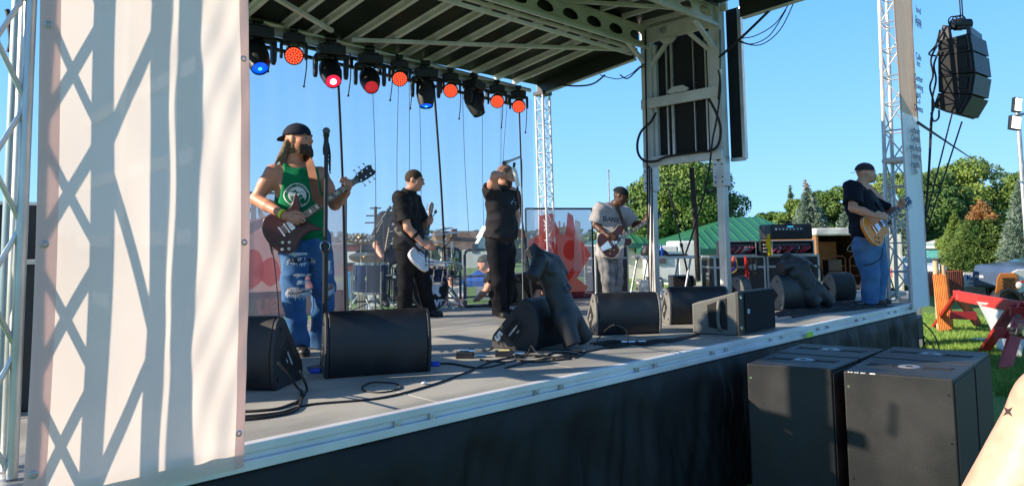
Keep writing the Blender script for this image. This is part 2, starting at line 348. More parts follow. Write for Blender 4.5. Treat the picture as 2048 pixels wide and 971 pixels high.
def person(name, label, base, kp, sk, cl, h=.008, group=None, hs=1., w=1., fine=True):
    """kp: dict of joints (world). cl: dict of clothing options"""
    T = thing('person', label, 'person', base, group)
    for q_ in 'LR': kp['an'+q_] = A(kp['an'+q_][0], kp['an'+q_][1], base[2]+.088)
    kp.setdefault('sole', base[2]+.002)
    g = kp; F = Field(); fr = nrm(g['front']); si = np.cross(UP, fr)  # si = figure's left
    ch, pe = g['chest'], g['pelvis']; be = (ch*.45+pe*.55)+fr*.02*w
    def torso(Q, e, kk=.05):
        Q.cap(pe, be, (.148*w+e), (.142*w+e), kk, (fr, .82)); Q.cap(be, ch, .142*w+e, .150*w+e, kk, (fr, .80))
        Q.cap(g['shL'], g['shR'], .062+e, .062+e, kk); Q.cap(ch+UP*.05, g['neck'], .12*w+e, .065+e, kk, (fr, .75))
    torso(F, 0); F.cap(g['neck']-UP*.03, g['head']-UP*.04-nrm(g['face'])*.01, .058*w, .056*w, .03)
    head(F, g['head'], g['face'], g.get('hup', UP), hs, .8+.25*w)
    for sd in 'LR':
        sh, el, wr = g['sh'+sd], g['el'+sd], g['wr'+sd]
        F.cap(sh, sh*.55+el*.45, .056*w, .052*w, .03); F.cap(sh*.6+el*.4, el, .052*w, .041*w, .03); F.cap(el, el*.6+wr*.4, .042*w, .041*w, .02); F.cap(el*.6+wr*.4, wr, .041*w, .026, .02)
        if 'h'+sd in g:
            hd = g['h'+sd]; hand(F, wr, hd['d'], hd['n'], hd['t'], hd.get('s', 1.), hd.get('curl', (.5, .7, .5)), hd.get('th', .5))
        hp, kn, an = g['hip'+sd], g['kn'+sd], g['an'+sd]
        F.cap(hp, kn, .088*w, .056, .03); F.cap(kn, kn*.6+an*.4, .054, .055, .02); F.cap(kn*.6+an*.4, an, .055, .036, .02)
        F.cap(an-UP*.03, an+nrm(g['toe'+sd])*.10-UP*.045, .034, .026, .02)
    body = skin(F, h, 'body', sk, T)
    face_bits(T, g['head'], g['face'], g.get('hup', UP), hs)
    # shirt
    Q = Field(); e = cl.get('loose', .018)
    torso(Q, e); hem = cl.get('hem', pe-UP*.12); Q.cap(be, hem, .142*w+e+.008, cl.get('hemr', .165)*w+e, .04, (fr, .84), cut=True)
    if cl.get('belly'): Q.ell(be+fr*.05, (.17*w, .15*w, .2), None, .06)
    for sd in 'LR':
        sh, el = g['sh'+sd], g['el'+sd]; sv = cl.get('sleeve', .7)
        if sv > 0: Q.cap(sh, sh+(el-sh)*sv, .064*w+e, .066*w+e, .035, cut=True)
    nk = g['neck']
    if cl.get('sleeve', .7) <= 0:
        for sd, q in (('L', 1), ('R', -1)): Q.plane(g['sh'+sd]+si*q*cl.get('armhole', .0), nrm(si*q+UP*.12))
    Q.plane(nk+UP*cl.get('neckline', .0), nrm(UP*.9+fr*.5))
    shirt = skin(Q, h, cl.get('shirt_name', 'shirt'), cl['shirt'], T, cl.get('wr', .007), cl.get('seed', 3), cl.get('fq', 17), (0, 0, 1), 1.2)
    if cl.get('collar'):
        cm = MB(); a_ = nk+UP*.012+fr*.012; tl_ = nrm(UP+fr*.35); Xc = nrm(np.cross(tl_, si)); ri = .066*w
        cm.lathe([(ri+.022, -.035), (ri+.028, -.012), (ri+.012, .022), (ri+.004, .024), (ri+.012, -.010), (ri+.014, -.035)], a_, si, Xc, tl_, 24); cm.build('collar', cl['shirt'], T, smooth=True)
    # trousers
    G = Field(); pr = cl.get('legr', (.105, .085, .075)); pz = pe-UP*.02
    G.cap(pe+UP*.03, (g['hipL']+g['hipR'])/2-UP*.02, .150*w, .150*w, .05, (fr, .85))
    for sd in 'LR':
        hp, kn, an = g['hip'+sd], g['kn'+sd], g['an'+sd]
        G.cap(hp, kn, pr[0]*w, pr[1], .03); G.cap(kn, an-UP*cl.get('cuff', .02), pr[1], pr[2], .03, cut=True)
    trou = skin(G, h, cl.get('trouser_name', 'trousers'), cl['trousers'], T, cl.get('twr', .009), cl.get('seed', 3)+5, cl.get('tfq', 15), (0, 0, 1), 1.4)
    for sd in 'LR':
        an = g['an'+sd]; td = nrm(g['toe'+sd]); z0 = g['sole']; H = Field(); b = A(an[0], an[1], z0)
        H.cap(b+UP*.045-td*.035, b+UP*.030+td*.135, .043, .044, .03, (UP, .78)); H.cap(b+UP*.10, b+UP*.05+td*.03, .042, .045, .04); H.plane(b+UP*.012, -UP)
        sh_ = skin(H, .006, 'shoe', cl['shoes'], T)
        so_ = MB(); pl = spline([(-.082, 0), (-.068, .036), (.0, .038), (.1, .044), (.16, .034), (.180, 0), (.16, -.034), (.1, -.044), (0, -.038), (-.068, -.036)], 4); so_.prism(pl, b, td, np.cross(UP, td), UP, 0, .02); so_.build('sole', cl.get('sole', RUB), sh_)
    if fine:
        be_ = MB(); pc = pe+UP*.045; n = 24; 
        ring = [pc+si*math.cos(2*math.pi*k/n)*.150*w+fr*math.sin(2*math.pi*k/n)*.150*w*.86 for k in range(n+1)]; be_.tube(ring, .012, 6); be_.build('belt', BLKM, T)
    return T, body, shirt, trou
def cap_hat(T, c, f, u, col, back=True, s=1., brim=True):
    """baseball cap; back=True turns the brim backwards"""
    f = nrm(f); u = nrm(u-f*(u@f)); d = np.cross(u, f); ax = np.array([d, f, u]); F = Field()
    F.ell(c+u*.035*s-f*.012*s, (.084*s, .104*s, .088*s), ax); F.plane(c+u*.032*s, -nrm(u+f*.10)); o = skin(F, .006, 'cap', col, T, .001)
    if brim:
        q = -1 if back else 1; b = MB(); pts = spline([(-.07, .0), (-.066, .05), (-.035, .083), (0, .09), (.035, .083), (.066, .05), (.07, 0)], 4, False)
        b.prism([tuple(p) for p in pts], c+u*.036*s+f*q*.070*s-u*.004, d*s, nrm(f*q-u*.22)*s, u, 0, .006); b.build('brim', col, o, bevel=.002)
    bt = MB(); bt.sphere(c+u*.121*s-f*.012*s, .007); bt.build('button', col, o); return o
def decal(target, mb, name, mat, direction, parent, off=.003):
    """drops the flat mesh in mb onto the target along direction"""
    me = target.data; o = WL[target.name] if target.parent is None else WL[target.name]
    vv = np.zeros(len(me.vertices)*3); me.vertices.foreach_get('co', vv); vv = vv.reshape(-1, 3)+o
    t = BVHTree.FromPolygons([tuple(q) for q in vv], [tuple(p.vertices) for p in me.polygons]); d = Vector(nrm(direction))
    v = np.concatenate(mb.v)
    for i in range(len(v)):
        h = t.ray_cast(Vector(v[i])-d*.6, d, 1.2)
        if h[0] is not None: v[i] = np.array(h[0]-d*off)
    mb.v = [v]; return mb.build(name, mat, parent)
def grid_disc(mb, O, X, Y, r0, r1, a0=0, a1=2*math.pi, nr=4, na=48):
    vs = [O+(X*math.cos(a0+(a1-a0)*j/na)+Y*math.sin(a0+(a1-a0)*j/na))*(r0+(r1-r0)*i/nr) for i in range(nr+1) for j in range(na+1)]
    return mb.add(vs, [(i*(na+1)+j, i*(na+1)+j+1, (i+1)*(na+1)+j+1, (i+1)*(na+1)+j) for i in range(nr) for j in range(na)])
# ================================================================ GROUND
YF = float(onz(487, 885)[1]); XE = 7.55; ZR = 4.2; YR = 7.05
print('YF', YF, 'xfar', onz(1826, 605)[0])
XFAR = float(onz(1826, 605)[0]); XN = -.15
grassm = M('lawn', (.08, .17, .022), .9, 0, .3, .7, .4, 30, col2=(.14, .24, .04))
g = MB(); n = 60
xs = np.concatenate([np.linspace(-900, -40, 8), np.linspace(-30, 60, 40), np.linspace(80, 1500, 12)]); ys = np.concatenate([np.linspace(-900, -40, 8), np.linspace(-30, 60, 40), np.linspace(80, 1500, 12)])
g.add([(a, b, -.0+.02*math.sin(a*.7)*math.sin(b*.9) if abs(a) < 60 and abs(b) < 60 else 0) for a in xs for b in ys], [(i*60+j, i*60+j+1, (i+1)*60+j+1, (i+1)*60+j) for i in range(59) for j in range(59)])
g.build('ground', grassm, smooth=True); tag(bpy.data.objects['ground'], kind='structure')
def blades(name, cx, cy, wx, wy, n, hmin, hmax, mat, seed):
    q = np.random.default_rng(seed); x = q.uniform(cx-wx, cx+wx, n); y = q.uniform(cy-wy, cy+wy, n); z = .02*np.sin(x*.7)*np.sin(y*.9)-.005
    a = q.uniform(0, 6.28, n); hh = q.uniform(hmin, hmax, n); wd = q.uniform(.005, .011, n); b = np.stack([x, y, z], 1); s = np.stack([np.cos(a), np.sin(a), 0*a], 1)*wd[:, None]
    tip = b+np.stack([q.normal(0, .35, n)*hh, q.normal(0, .35, n)*hh, hh], 1)
    v = np.stack([b-s, b+s, tip], 1).reshape(-1, 3); o = mesh_np(name, v, np.arange(3*n).reshape(-1, 3), mat, smooth=False); tag(o, kind='stuff'); return o
gb = M('grass_blade', (.12, .24, .03), .7, 0, .4, 1.2, col2=(.22, .34, .06))
o = blades('grass', 15.5, 3.6, 5., 2.6, 90000, .04, .10, gb, 4); tag(o, 'sunlit green lawn right of the stage around the red sawhorse', 'grass')
def patch(name, pts, z, m):
    b = MB(); b.add([(p[0], p[1], z) for p in pts], [tuple(range(len(pts)))]); return tag(b.build(name, m), kind='structure')
patch('road', [(-30, 27), (70, 27), (70, 34), (-30, 34)], .03, M('asphalt', (.055, .055, .058), .9, 0, .15, 3, .3, 90))
# ================================================================ STAGE
S = thing('mobile_stage', 'black decked mobile stage with aluminium edge and metal ribbed roof', 'stage', (5, 5.1, 0))
deckm = M('stage_deck_board', (.26, .255, .235), .66, 0, .2, 1.9, .3, 40, col2=(.37, .36, .325), stretch=(.6, 1.6, 1), rv=.15, thr=(.40, .60))
b = MB(); YB = 7.35
for j, (y0, y1) in enumerate([(YF, YF+1.22), (YF+1.228, YF+2.42), (YF+2.428, YF+3.3), (YF+3.308, YB)]):
    x = XN
    while x < XFAR-.1:
        x1 = min(x+1.22, XFAR); b.box(((x+x1-.006)/2, (y0+y1)/2, DECK-.02), (x1-x-.006, y1-y0, .04)); x += 1.22
b.build('deck', deckm, S, bevel=.002)
b = MB()
for y in (YF+1.224, YF+2.424, YF+3.304): b.box(((XN+XFAR)/2, y, DECK-.004), (XFAR-XN, .006, .014))
b.build('deck_joint', ALU, S)
ZB = DECK-.105
b = MB()
b.box(((XN+XFAR)/2, YF-.012, DECK-.018), (XFAR-XN, .05, .038)); b.box(((XN+XFAR)/2, YF-.006, DECK-.052), (XFAR-XN, .03, .028)); b.box(((XN+XFAR)/2, YF-.016, DECK-.086), (XFAR-XN, .06, .04))
b.box((XFAR+.02, (YF+YB)/2, DECK-.055), (.05, YB-YF, .1))
b.build('front_fascia', ALUW, S, bevel=.004)
for i in range(9):
    for q in (-.045, .17):
        x = 2.05+i*.98+q
        if x > XFAR: continue
        c = MB(); c.box((x, YF-.034, DECK-.052), (.03, .018, .034)); c.box((x, YF-.046, DECK-.052), (.012, .012, .012)); c.build('edge_bracket', ALU, S, bevel=.002)
b = MB()
for x in np.arange(XN+.3, XFAR, 1.22):
    for y in (YF+.3, 5., YB-.2): b.box((x, y, (DECK-.05)/2), (.06, .06, DECK-.05))
b.build('substructure', STEEL, S)
# ---- roof
BEAMM = FRAME
roofm = M('roof_panel', (.013, .017, .015), .45, .1, .35, 1.5, .3, 60, col2=(.026, .032, .027))
def Zrear(y): return ZR+(YR-y)*.125
XW = 1.55; XR = 7.42
YPL, YPR = float(onx(1300, 250, XE)[1]), float(onx(1440, 250, XE)[1])
ZT = float(onx(1291, 95, XE)[2]); print('posts', YPL, YPR, ZT, 'rear roof', Zrear(YPL))
YRF = YPL+.12
b = MB(); nn = 70
for k in range(nn):
    y0 = YRF+(YR+.12-YRF)*k/nn; y1 = YRF+(YR+.12-YRF)*(k+.55)/nn; z0, z1 = Zrear(y0), Zrear(y1)
    b.bar(((XW), (y0+y1)/2, (z0+z1)/2+.15), (XR, (y0+y1)/2, (z0+z1)/2+.15), y1-y0, .01)
b.add([(XW, YRF, Zrear(YRF)+.16), (XR, YRF, Zrear(YRF)+.16), (XR, YR+.12, Zrear(YR+.12)+.16), (XW, YR+.12, Zrear(YR+.12)+.16), (XW, YRF, Zrear(YRF)+.19), (XR, YRF, Zrear(YRF)+.19), (XR, YR+.12, Zrear(YR+.12)+.19), (XW, YR+.12, Zrear(YR+.12)+.19)], [(0, 1, 2, 3), (4, 7, 6, 5), (0, 4, 5, 1), (1, 5, 6, 2), (2, 6, 7, 3), (3, 7, 4, 0)])
RP = b.build('roof_panel', roofm, S)
ribx = [2.0, 2.75, 3.62, 4.05, 4.48, 4.9, 5.3, 5.71, 6.13, 6.55, 6.92][0:11]
ribx = [float(ony(x, y, YR)[0]) for x, y in ((560, 45), (616, 57), (690, 68), (748, 88), (806, 107), (857, 120), (907, 132), (954, 144), (1000, 155), (1037, 165))]
ribx = [ribx[0]-.9, ribx[0]-.45]+ribx
for x in ribx:
    c = MB(); c.bar((x, YRF, Zrear(YRF)+.115), (x, YR+.1, Zrear(YR+.1)+.115), .045, .07); c.bar((x-.035, YRF, Zrear(YRF)+.14), (x-.035, YR+.1, Zrear(YR+.1)+.14), .03, .012); c.build('roof_rib', FRAME, RP, bevel=.003)
# diagonal braces of the rear wing
def onroof(x, y, up=.05):
    q = ray(x, y); t = (ZR+YR*.125+up-CAMZ)/(q[2]+.125*q[1]); return C0+q*t
for a, e in (((545, -8), (664, 62)), ((703, 80), (1262, 100)), ((703, 80), (640, 150))):
    p, q = onroof(*a), onroof(*e)
    if e == (640, 150): continue
    c = MB(); c.bar(p, q, .05, .04); c.build('roof_brace', FRAME, RP, bevel=.003)
# end channel of the rear wing with oval cut-outs
def channel(name, x, ya, yb, za, zb, ht, par, holes=3, th=.012):
    c = MB(); L = nrm(A(0, yb-ya, zb-za)); ln = math.hypot(yb-ya, zb-za); N_ = A(1, 0, 0); Z_ = np.cross(N_, L); Z_ = Z_ if Z_[2] > 0 else -Z_
    O = A(x, ya, za); sx = ln/holes; hw, hh = sx*.3, ht*.26
    for i in range(holes):
        a, e = i*sx, (i+1)*sx; m = (a+e)/2; oval = [(m+hw*math.copysign(abs(math.cos(t))**.8, math.cos(t)), ht*.47+hh*math.sin(t)) for t in np.linspace(0, 2*math.pi, 17)[:-1]]
        rect = [(e, ht*.5), (e, ht), (m, ht), (a, ht), (a, ht*.5), (a, 0), (m, 0), (e, 0)]
        vs = [O+L*p[0]+Z_*p[1]+N_*s_ for s_ in (-th/2, th/2) for p in oval+rect]; fs = []
        for q in (0, 24):
            for j in range(16):
                r0, r1 = j//2, (j//2+1) % 8
                if j % 2 == 0: fs.append((q+j, q+(j+1) % 16, q+16+r0))
                else: fs.append((q+j, q+(j+1) % 16, q+16+r1, q+16+r0))
        fs += [(j, (j+1) % 16, 24+(j+1) % 16, 24+j) for j in range(16)]; c.add(vs, fs)
    c.bar(O+Z_*.01, O+L*ln+Z_*.01, .05, .02); c.bar(O+Z_*(ht-.01), O+L*ln+Z_*(ht-.01), .05, .02); return c.build(name, FRAME, par)
channel('roof_channel', XR, YRF-.02, YR+.12, Zrear(YRF)-.05, Zrear(YR+.12)-.02, .2, RP, 5)
# ---- long beams (parallel to the stage front)
def longbeam(y, z0, ht, x0, x1, par, holes=True):
    c = MB(); n_ = 14; s_ = (x1-x0)/n_
    c.box(((x0+x1)/2, y, z0+.015), (x1-x0, .07, .03)); c.box(((x0+x1)/2, y, z0+ht-.015), (x1-x0, .07, .03)); c.box(((x0+x1)/2, y-.05, z0-.02), (x1-x0, .035, .035))
    for i in range(n_):
        a, e = x0+i*s_, x0+(i+1)*s_; m = (a+e)/2; hw, hh = s_*.33, ht*.30
        oval = [(m+hw*math.cos(t), ht*.42+hh*math.sin(t)*(1 if math.sin(t) > 0 else .6)) for t in np.linspace(0, 2*math.pi, 17)[:-1]]; rect = [(e, ht*.5), (e, ht-.03), (m, ht-.03), (a, ht-.03), (a, ht*.5), (a, .03), (m, .03), (e, .03)]
        vs = [A(p[0], y+q, z0+p[1]) for q in (-.006, .006) for p in oval+rect]; fs = []
        for q in (0, 24):
            for j in range(16):
                r0, r1 = j//2, (j//2+1) % 8
                if j % 2 == 0: fs.append((q+j, q+(j+1) % 16, q+16+r0))
                else: fs.append((q+j, q+(j+1) % 16, q+16+r1, q+16+r0))
        fs += [(j, (j+1) % 16, 24+(j+1) % 16, 24+j) for j in range(16)]; c.add(vs, fs)
    return c.build('roof_beam', FRAME, par)
longbeam(YPL, ZT-.02, .27, XW, XE-.03, S); longbeam(YPR, ZT+.05, .27, XW, XE-.03, S)
b = MB(); b.box(((XW+XE)/2, (YPL+YPR)/2, ZT+.33), (XE-XW+.1, YPL-YPR+.2, .03))
CP = b.build('centre_roof_panel', roofm, S)
for x in np.arange(XW+.3, XE, .43):
    c = MB(); c.box((x, (YPL+YPR)/2, ZT+.285), (.045, YPL-YPR-.02, .06)); c.build('roof_rib', FRAME, CP, bevel=.003)
for (xa, ya, xb, yb) in ((XE-.1, YPR+.02, XE-1.7, YPL-.02), (XE-3.4, YPR+.02, XE-1.7, YPL-.02)):
    c = MB(); c.bar((xa, ya, ZT+.22), (xb, yb, ZT+.22), .04, .04); c.build('roof_brace', FRAME, CP)
# front wing
YFW = 2.75
def Zf(y): return ZT+.12+(YPR-y)*.04
b = MB(); b.add([(XW, YPR-.1, Zf(YPR)+.16), (XR+.06, YPR-.1, Zf(YPR)+.16), (XR+.06, YFW, Zf(YFW)+.16), (XW, YFW, Zf(YFW)+.16), (XW, YPR-.1, Zf(YPR)+.19), (XR+.06, YPR-.1, Zf(YPR)+.19), (XR+.06, YFW, Zf(YFW)+.19), (XW, YFW, Zf(YFW)+.19)], [(0, 1, 2, 3), (4, 7, 6, 5), (0, 4, 5, 1), (1, 5, 6, 2), (2, 6, 7, 3), (3, 7, 4, 0)])
FP = b.build('front_roof_panel', roofm, S)
for x in np.arange(XR-.4, XW, -.43):
    c = MB(); c.bar((x, YPR-.1, Zf(YPR)+.115), (x, YFW+.02, Zf(YFW)+.115), .045, .07); c.build('roof_rib', FRAME, FP, bevel=.003)
channel('roof_channel', XR+.07, YPR-.38, YFW, Zf(YPR)-.10, Zf(YFW)-.10, .26, FP, 4)
for y_, z_ in ((YPL+.07, Zrear(YRF)+.13), (YPR-.09, Zf(YPR)+.13)):
    c = MB(); c.box(((XW+XE)/2-.05, y_, (z_+ZT+.33)/2), (XE-XW-.1, .015, abs(ZT+.33-z_)+.02)); c.build('riser_panel', roofm, S)
for dz, dy in ((.03, .02), (.085, -.03)):
    c = MB(); c.box(((XW+XR)/2, YRF-.0+dy, Zrear(YRF)+dz), (XR-XW, .045, .035)); c.build('wing_rail', FRAME, RP, bevel=.003)
c = MB(); L_ = nrm(A(0, YR+.12-YRF, Zrear(YR+.12)-Zrear(YRF))); c.bar((XR-.03, YRF, Zrear(YRF)+.05), (XR-.03, YR+.1, Zrear(YR+.1)+.08), .012, .17); c.build('channel_liner', roofm, S)
c = MB(); c.bar((XR+.04, YPR-.36, Zf(YPR)+.03), (XR+.04, YFW+.02, Zf(YFW)+.03), .012, .22); c.build('channel_liner', roofm, FP)
# ---- right end frame
ZB1, ZB2 = float(onx(1300, 326, XE)[2]), float(onx(1300, 212, XE)[2]); ZB2b = float(onx(1440, 182, XE)[2]); ZB1b = float(onx(1447, 308, XE)[2])
ZM, ZMB = (ZB1+ZB1b)/2, (ZB2+ZB2b)/2
yl, yr = YPL, YPR
for y, s_ in ((yl, 1), (yr, -1)):
    c = MB(); c.box((XE, y, (ZM+ZT+.3)/2), (.12, .15, ZT+.3-ZM+.05)); c.box((XE+.01, y-s_*.105, (ZM+ZT)/2), (.06, .05, ZT-ZM)); po = c.build('end_frame_post', FRAME, S, bevel=.006)
    c = MB(); c.box((XE-.005, y, ZM-.2), (.135, .155, .36)); pl = c.build('leg_sleeve', ALU, po, bevel=.006)
    c = MB()
    for dz in (-.33, -.27, -.12):
        for dy in (-.045, .045): c.sphere((XE-.075, y+dy, ZM+dz), .010, 8, 6)
    c.cyl((XE-.07, y, ZM-.06), (XE-.082, y, ZM-.06), .022); c.build('bolt', BLKM, pl)
    c = MB(); c.box((XE, y, (ZM-.35+DECK)/2), (.10, .095, ZM-.35-DECK)); c.box((XE-.052, y, (ZM-.35+DECK)/2), (.008, .03, ZM-.35-DECK-.02)); c.build('support_leg', ALU, po, bevel=.005)
    c = MB(); c.bar((XE-.02, y-s_*.05, ZT-.28), (XE-.02, y-s_*.38, ZT+.05), .04, .05); c.bar((XE-.05, y, ZT-.25), (XE-.5, y, ZT+.02), .05, .04); c.build('corner_brace', FRAME, po)
for z0, hh in ((ZM, .12), (ZMB, .13)):
    c = MB(); c.box((XE-.075, (yl+yr)/2, z0), (.05, yl-yr+.13, hh)); c.build('cross_rail', FRAME, S, bevel=.006)
c = MB(); c.box((XE-.06, (yl+yr)/2, ZT+.12), (.05, yl-yr, .2)); c.box((XE-.0, (yl+yr)/2, ZT+.27), (.05, yl-yr+.3, .14)); hd_ = c.build('head_rail', FRAME, S, bevel=.006)
pan = M('end_panel_black', (.005, .006, .008), .75, 0, .3, 4)
c = MB(); c.box((XE+.045, (yl+yr)/2, (ZM+ZT)/2), (.02, yl-yr-.12, ZT-ZM+.1)); EP = c.build('end_wall_panel', pan, S)
for t in (.27, .34, .36, .66, .83):
    y = yl+(yr-yl)*t; c = MB(); c.box((XE+.02, y, (ZM+ZT)/2), (.03, .022 if t not in (.36, .66) else .012, ZT-ZM)); c.build('panel_stile', ALU, EP)
c = MB(); c.cyl((XE-.09, (yl*.68+yr*.32), ZT+.12), (XE-.14, (yl*.68+yr*.32), ZT+.12), .035); c.build('work_lamp', ALU, hd_, smooth=True)
c = MB(); ring = [(0, -.12), (.03, -.09), (.03, .09), (0, .12), (-.05, .06), (-.05, -.06)]; c.prism([(p[1], p[0]) for p in ring], (XE-.09, yl*.62+yr*.38, ZT-.005), A(0, 1, 0), UP, A(1, 0, 0), -.01, .01); c.build('latch_plate', FRAME, S, bevel=.004); c = MB()
c.prism([(p[1]*1.3, -p[0]) for p in ring], (XE-.085, yl*.5+yr*.5, ZMB+.10), A(0, 1, 0), UP, A(1, 0, 0), -.03, .0); c.build('latch_plate', FRAME, S, bevel=.004)
# outer wing panel beside the right post
c = MB(); X2 = XE+.16; ya, yb = float(onx(1456, 100, X2)[1]), float(onx(1487, 200, X2)[1]); z0, z1 = float(onx(1484, 318, X2)[2]), ZT+.25
c.box((X2, (ya+yb)/2, (z0+z1)/2), (.05, ya-yb, z1-z0)); WPN = c.build('wing_panel', pan, S)
c = MB(); c.box((X2-.01, yb, (z0+z1)/2), (.06, .045, z1-z0)); c.box((X2-.01, (ya+yb)/2, z0), (.06, ya-yb, .04)); c.build('panel_frame', ALU, WPN, bevel=.004)
# near end frame (behind the banner, seen only by its shadow)
XN2 = 1.42
for y in (yl, yr):
    c = MB(); c.box((XN2, y, (DECK+ZT)/2), (.12, .14, ZT-DECK)); c.build('end_frame_post', FRAME, S, bevel=.006)
c = MB(); c.box((XN2, (yl+yr)/2, (ZM+ZT)/2), (.03, yl-yr-.1, ZT-ZM)); c.build('end_wall_panel', pan, S)
for z in (1.62, 2.05, 2.5, ZM):
    c = MB(); c.box((XN2-.02, (yl+yr)/2+.5, z), (.05, yl-yr+1.6, .09)); c.build('cross_rail', FRAME, S, bevel=.006)  # unseen rails added to lay shadow strips across the deck
for i, (x, y, w_, h_) in enumerate(((.75, 4.6, .5, .75), (.7, 5.5, .6, 1.1), (.8, 6.5, .5, .6))):
    T_ = thing('shadow_box', ['low wide black equipment case nearest the stage edge behind the pale banner', 'tall black equipment case between two lower ones behind the pale banner', 'lowest black equipment case at the rear behind the pale banner'][i], 'case', (x, y, DECK), 'equipment cases behind the banner'); c = MB(); c.box((x, y, DECK+h_/2+.002), (.5, w_, h_)); c.build('body', BLKT, T_, bevel=.01); c = MB(); c.box((x, y, DECK+h_+.006), (.52, w_+.02, .02)); c.build('lid_trim', ALU, T_)  # hidden boxes added only to cast shadows over the deck
# ================================================================ skirt
skm = M('skirt_material', (.013, .013, .014), .62, 0, .3, 2.5, .6, 18, spec=.3)
nx, nz = 900, 26; X = np.linspace(.2, XFAR, nx); v = []
ph = np.cumsum(rng.uniform(.1, 1.2, nx))*.10
for j in range(nz):
    t = j/(nz-1); z = ZB+.012-(ZB+.002)*t
    fold = (.030*np.sin(ph*1.0+t*.8)*(t*.8+.2)+.016*np.sin(ph*2.3+t*2)*(1-t*.3)+.03*np.sin(X*2.1+t*4)*t)*min(1, t*6)+.014*np.sin(X*9-t*11)*t*(1-t)*3+.008*np.sin(X*31+t*7+2*np.sin(X*5))*min(1, t*4)+.006*np.sin(X*57-t*19)*t
    v.append(np.stack([X+.02*np.sin(ph+t*3), YF-.02+fold-.035*min(1, t*9)-.03*t, np.full(nx, z)], 1))
v = np.concatenate(v); idx = np.arange(nx*nz).reshape(nz, nx); f = np.stack([idx[:-1, :-1], idx[:-1, 1:], idx[1:, 1:], idx[1:, :-1]], -1).reshape(-1, 4)
o = mesh_np('stage_skirt', v, f, skm); tag(o, 'black pleated cloth skirt hanging below the aluminium stage edge', 'skirt'); m_ = o.modifiers.new('s', 'SOLIDIFY'); m_.thickness = .002
c = MB(); p = ony(1620, 668, YF-.09); c.box(p, (.13, .004, .05)); tg = c.build('caution_tag', M('lime_sticker', (.45, .75, .05), .5)); tag(tg, 'small lime green tag at the top of the black stage skirt', 'tag')
# ================================================================ trusses
def box_truss(par, a, e, w1, w2, ax1, ax2, rc, rl, nseg, m, lace='x', rung=True, front=None):
    a, e = A(*a), A(*e); ax1, ax2 = nrm(ax1), nrm(ax2); cs = [(-1, -1), (1, -1), (1, 1), (-1, 1)]
    q = lambda i, t: a+(e-a)*t+ax1*cs[i][0]*w1/2+ax2*cs[i][1]*w2/2
    for i in range(4): c = MB(); c.cyl(q(i, 0), q(i, 1), rc, 12); c.build('chord', m, par, smooth=True)
    c = MB()
    lace_, nseg_ = lace, nseg
    for i in range(4):
        j = (i+1) % 4; lace = 'x' if (front and i == 0) else lace_
        if front and i > 1: continue
        nseg = front if (front and i == 0) else nseg_
        for k in range(nseg):
            t0, t1 = k/nseg, (k+1)/nseg
            if rung: c.cyl(q(i, t0), q(j, t0), rl, 6)
            if lace == 'x' or (lace == 'z' and k % 2 == 0): c.cyl(q(i, t0), q(j, t1), rl, 6)
            if lace == 'x' or (lace == 'z' and k % 2 == 1): c.cyl(q(j, t0), q(i, t1), rl, 6)
    c.build('lacing', m, par, smooth=True)
T = thing('truss_tower', 'near left aluminium lattice tower on round base plate, partly behind the big pale banner', 'tower', (.2, YF+.35, DECK), 'lattice towers of the stage')
pa = ony(22, 450, YF+.22); pt0 = ony(8, 890, YF+.22)
tx = float(ony(42, 500, YF+.06)[0])-.10
box_truss(T, (tx, YF+.12, DECK+.03), (tx, YF+.12, 5.6), .20, .12, (1, 0, 0), (0, 1, 0), .019, .010, 7, ALU, 'z', False, 10)
c = MB(); c.box((tx-.0, YF+.2, DECK+.012), (.42, .40, .022)); c.build('base_plate', STEEL, T, bevel=.004)
c = MB(); p0 = ony(10, 700, YF+.25)
c.cyl((p0[0], p0[1], DECK), (p0[0], p0[1], 5.6), .026, 20); c.build('round_post', M('blue_grey_post', (.20, .28, .33), .45, .4, .2, 8, .1, 40, stretch=(1, 1, .1)), T, smooth=True)
T = thing('truss_tower', 'silver lattice tower at the far right stage corner beside the gold guitar player', 'tower', (XFAR-.15, YF+.2, DECK), 'lattice towers of the stage')
pb = ony(1808, 600, YF+.2); pt_ = ony(1786, 0, YF+.2); box_truss(T, (pb[0], pb[1], DECK), pt_+(pt_-pb)*.1, .30, .26, (1, 0, 0), (0, 1, 0), .026, .010, 12, ALU, 'z')
c = MB(); q = pb+(pt_-pb)*.45; c.box(q, (.36, .32, .05)); c.build('splice_collar', ALU, T, bevel=.01)
T = thing('truss_tower', 'slim silver lattice tower holding up the rear right roof corner', 'tower', (7.3, YR, DECK), 'lattice towers of the stage')
pb = ony(1098, 598, YR+.05); pt_ = ony(1085, 192, YR+.05); box_truss(T, (pb[0], pb[1], DECK), pt_, .15, .15, (1, 0, 0), (0, 1, 0), .016, .007, 14, ALUW, 'z')
c = MB(); c.box(pt_+UP*.03, (.2, .2, .05)); c.build('top_plate', BLKM, T)
# ---- light truss
LT = thing('lighting_truss', 'long horizontal grey truss under the rear roof edge carrying stage lamps', 'truss', (5, YR, ZR-.1))
pA, pB = ony(440, 22, YR-.12), ony(1060, 181, YR-.12); dd = pB-pA; pA = pA-dd*.5
c = MB(); c.cyl(pA, pB, .028, 14); c.build('front_pipe', ALU, LT, smooth=True)
c = MB(); c.bar(pA+A(0, .1, -.02), pB+A(0, .1, -.02), .05, .13); c.build('web', FRAME, LT, bevel=.004)
c = MB(); c.bar(pA+A(0, .16, -.10), pB+A(0, .16, -.10), .05, .035); c.bar(pA+A(0, .16, -.21), pB+A(0, .16, -.21), .05, .03)
for k in range(34): q = pA+(pB-pA)*(k+.5)/34+A(0, .16, -.155); c.box(q, (.035, .045, .1))
c.build('ladder_rail', BLKM, LT)
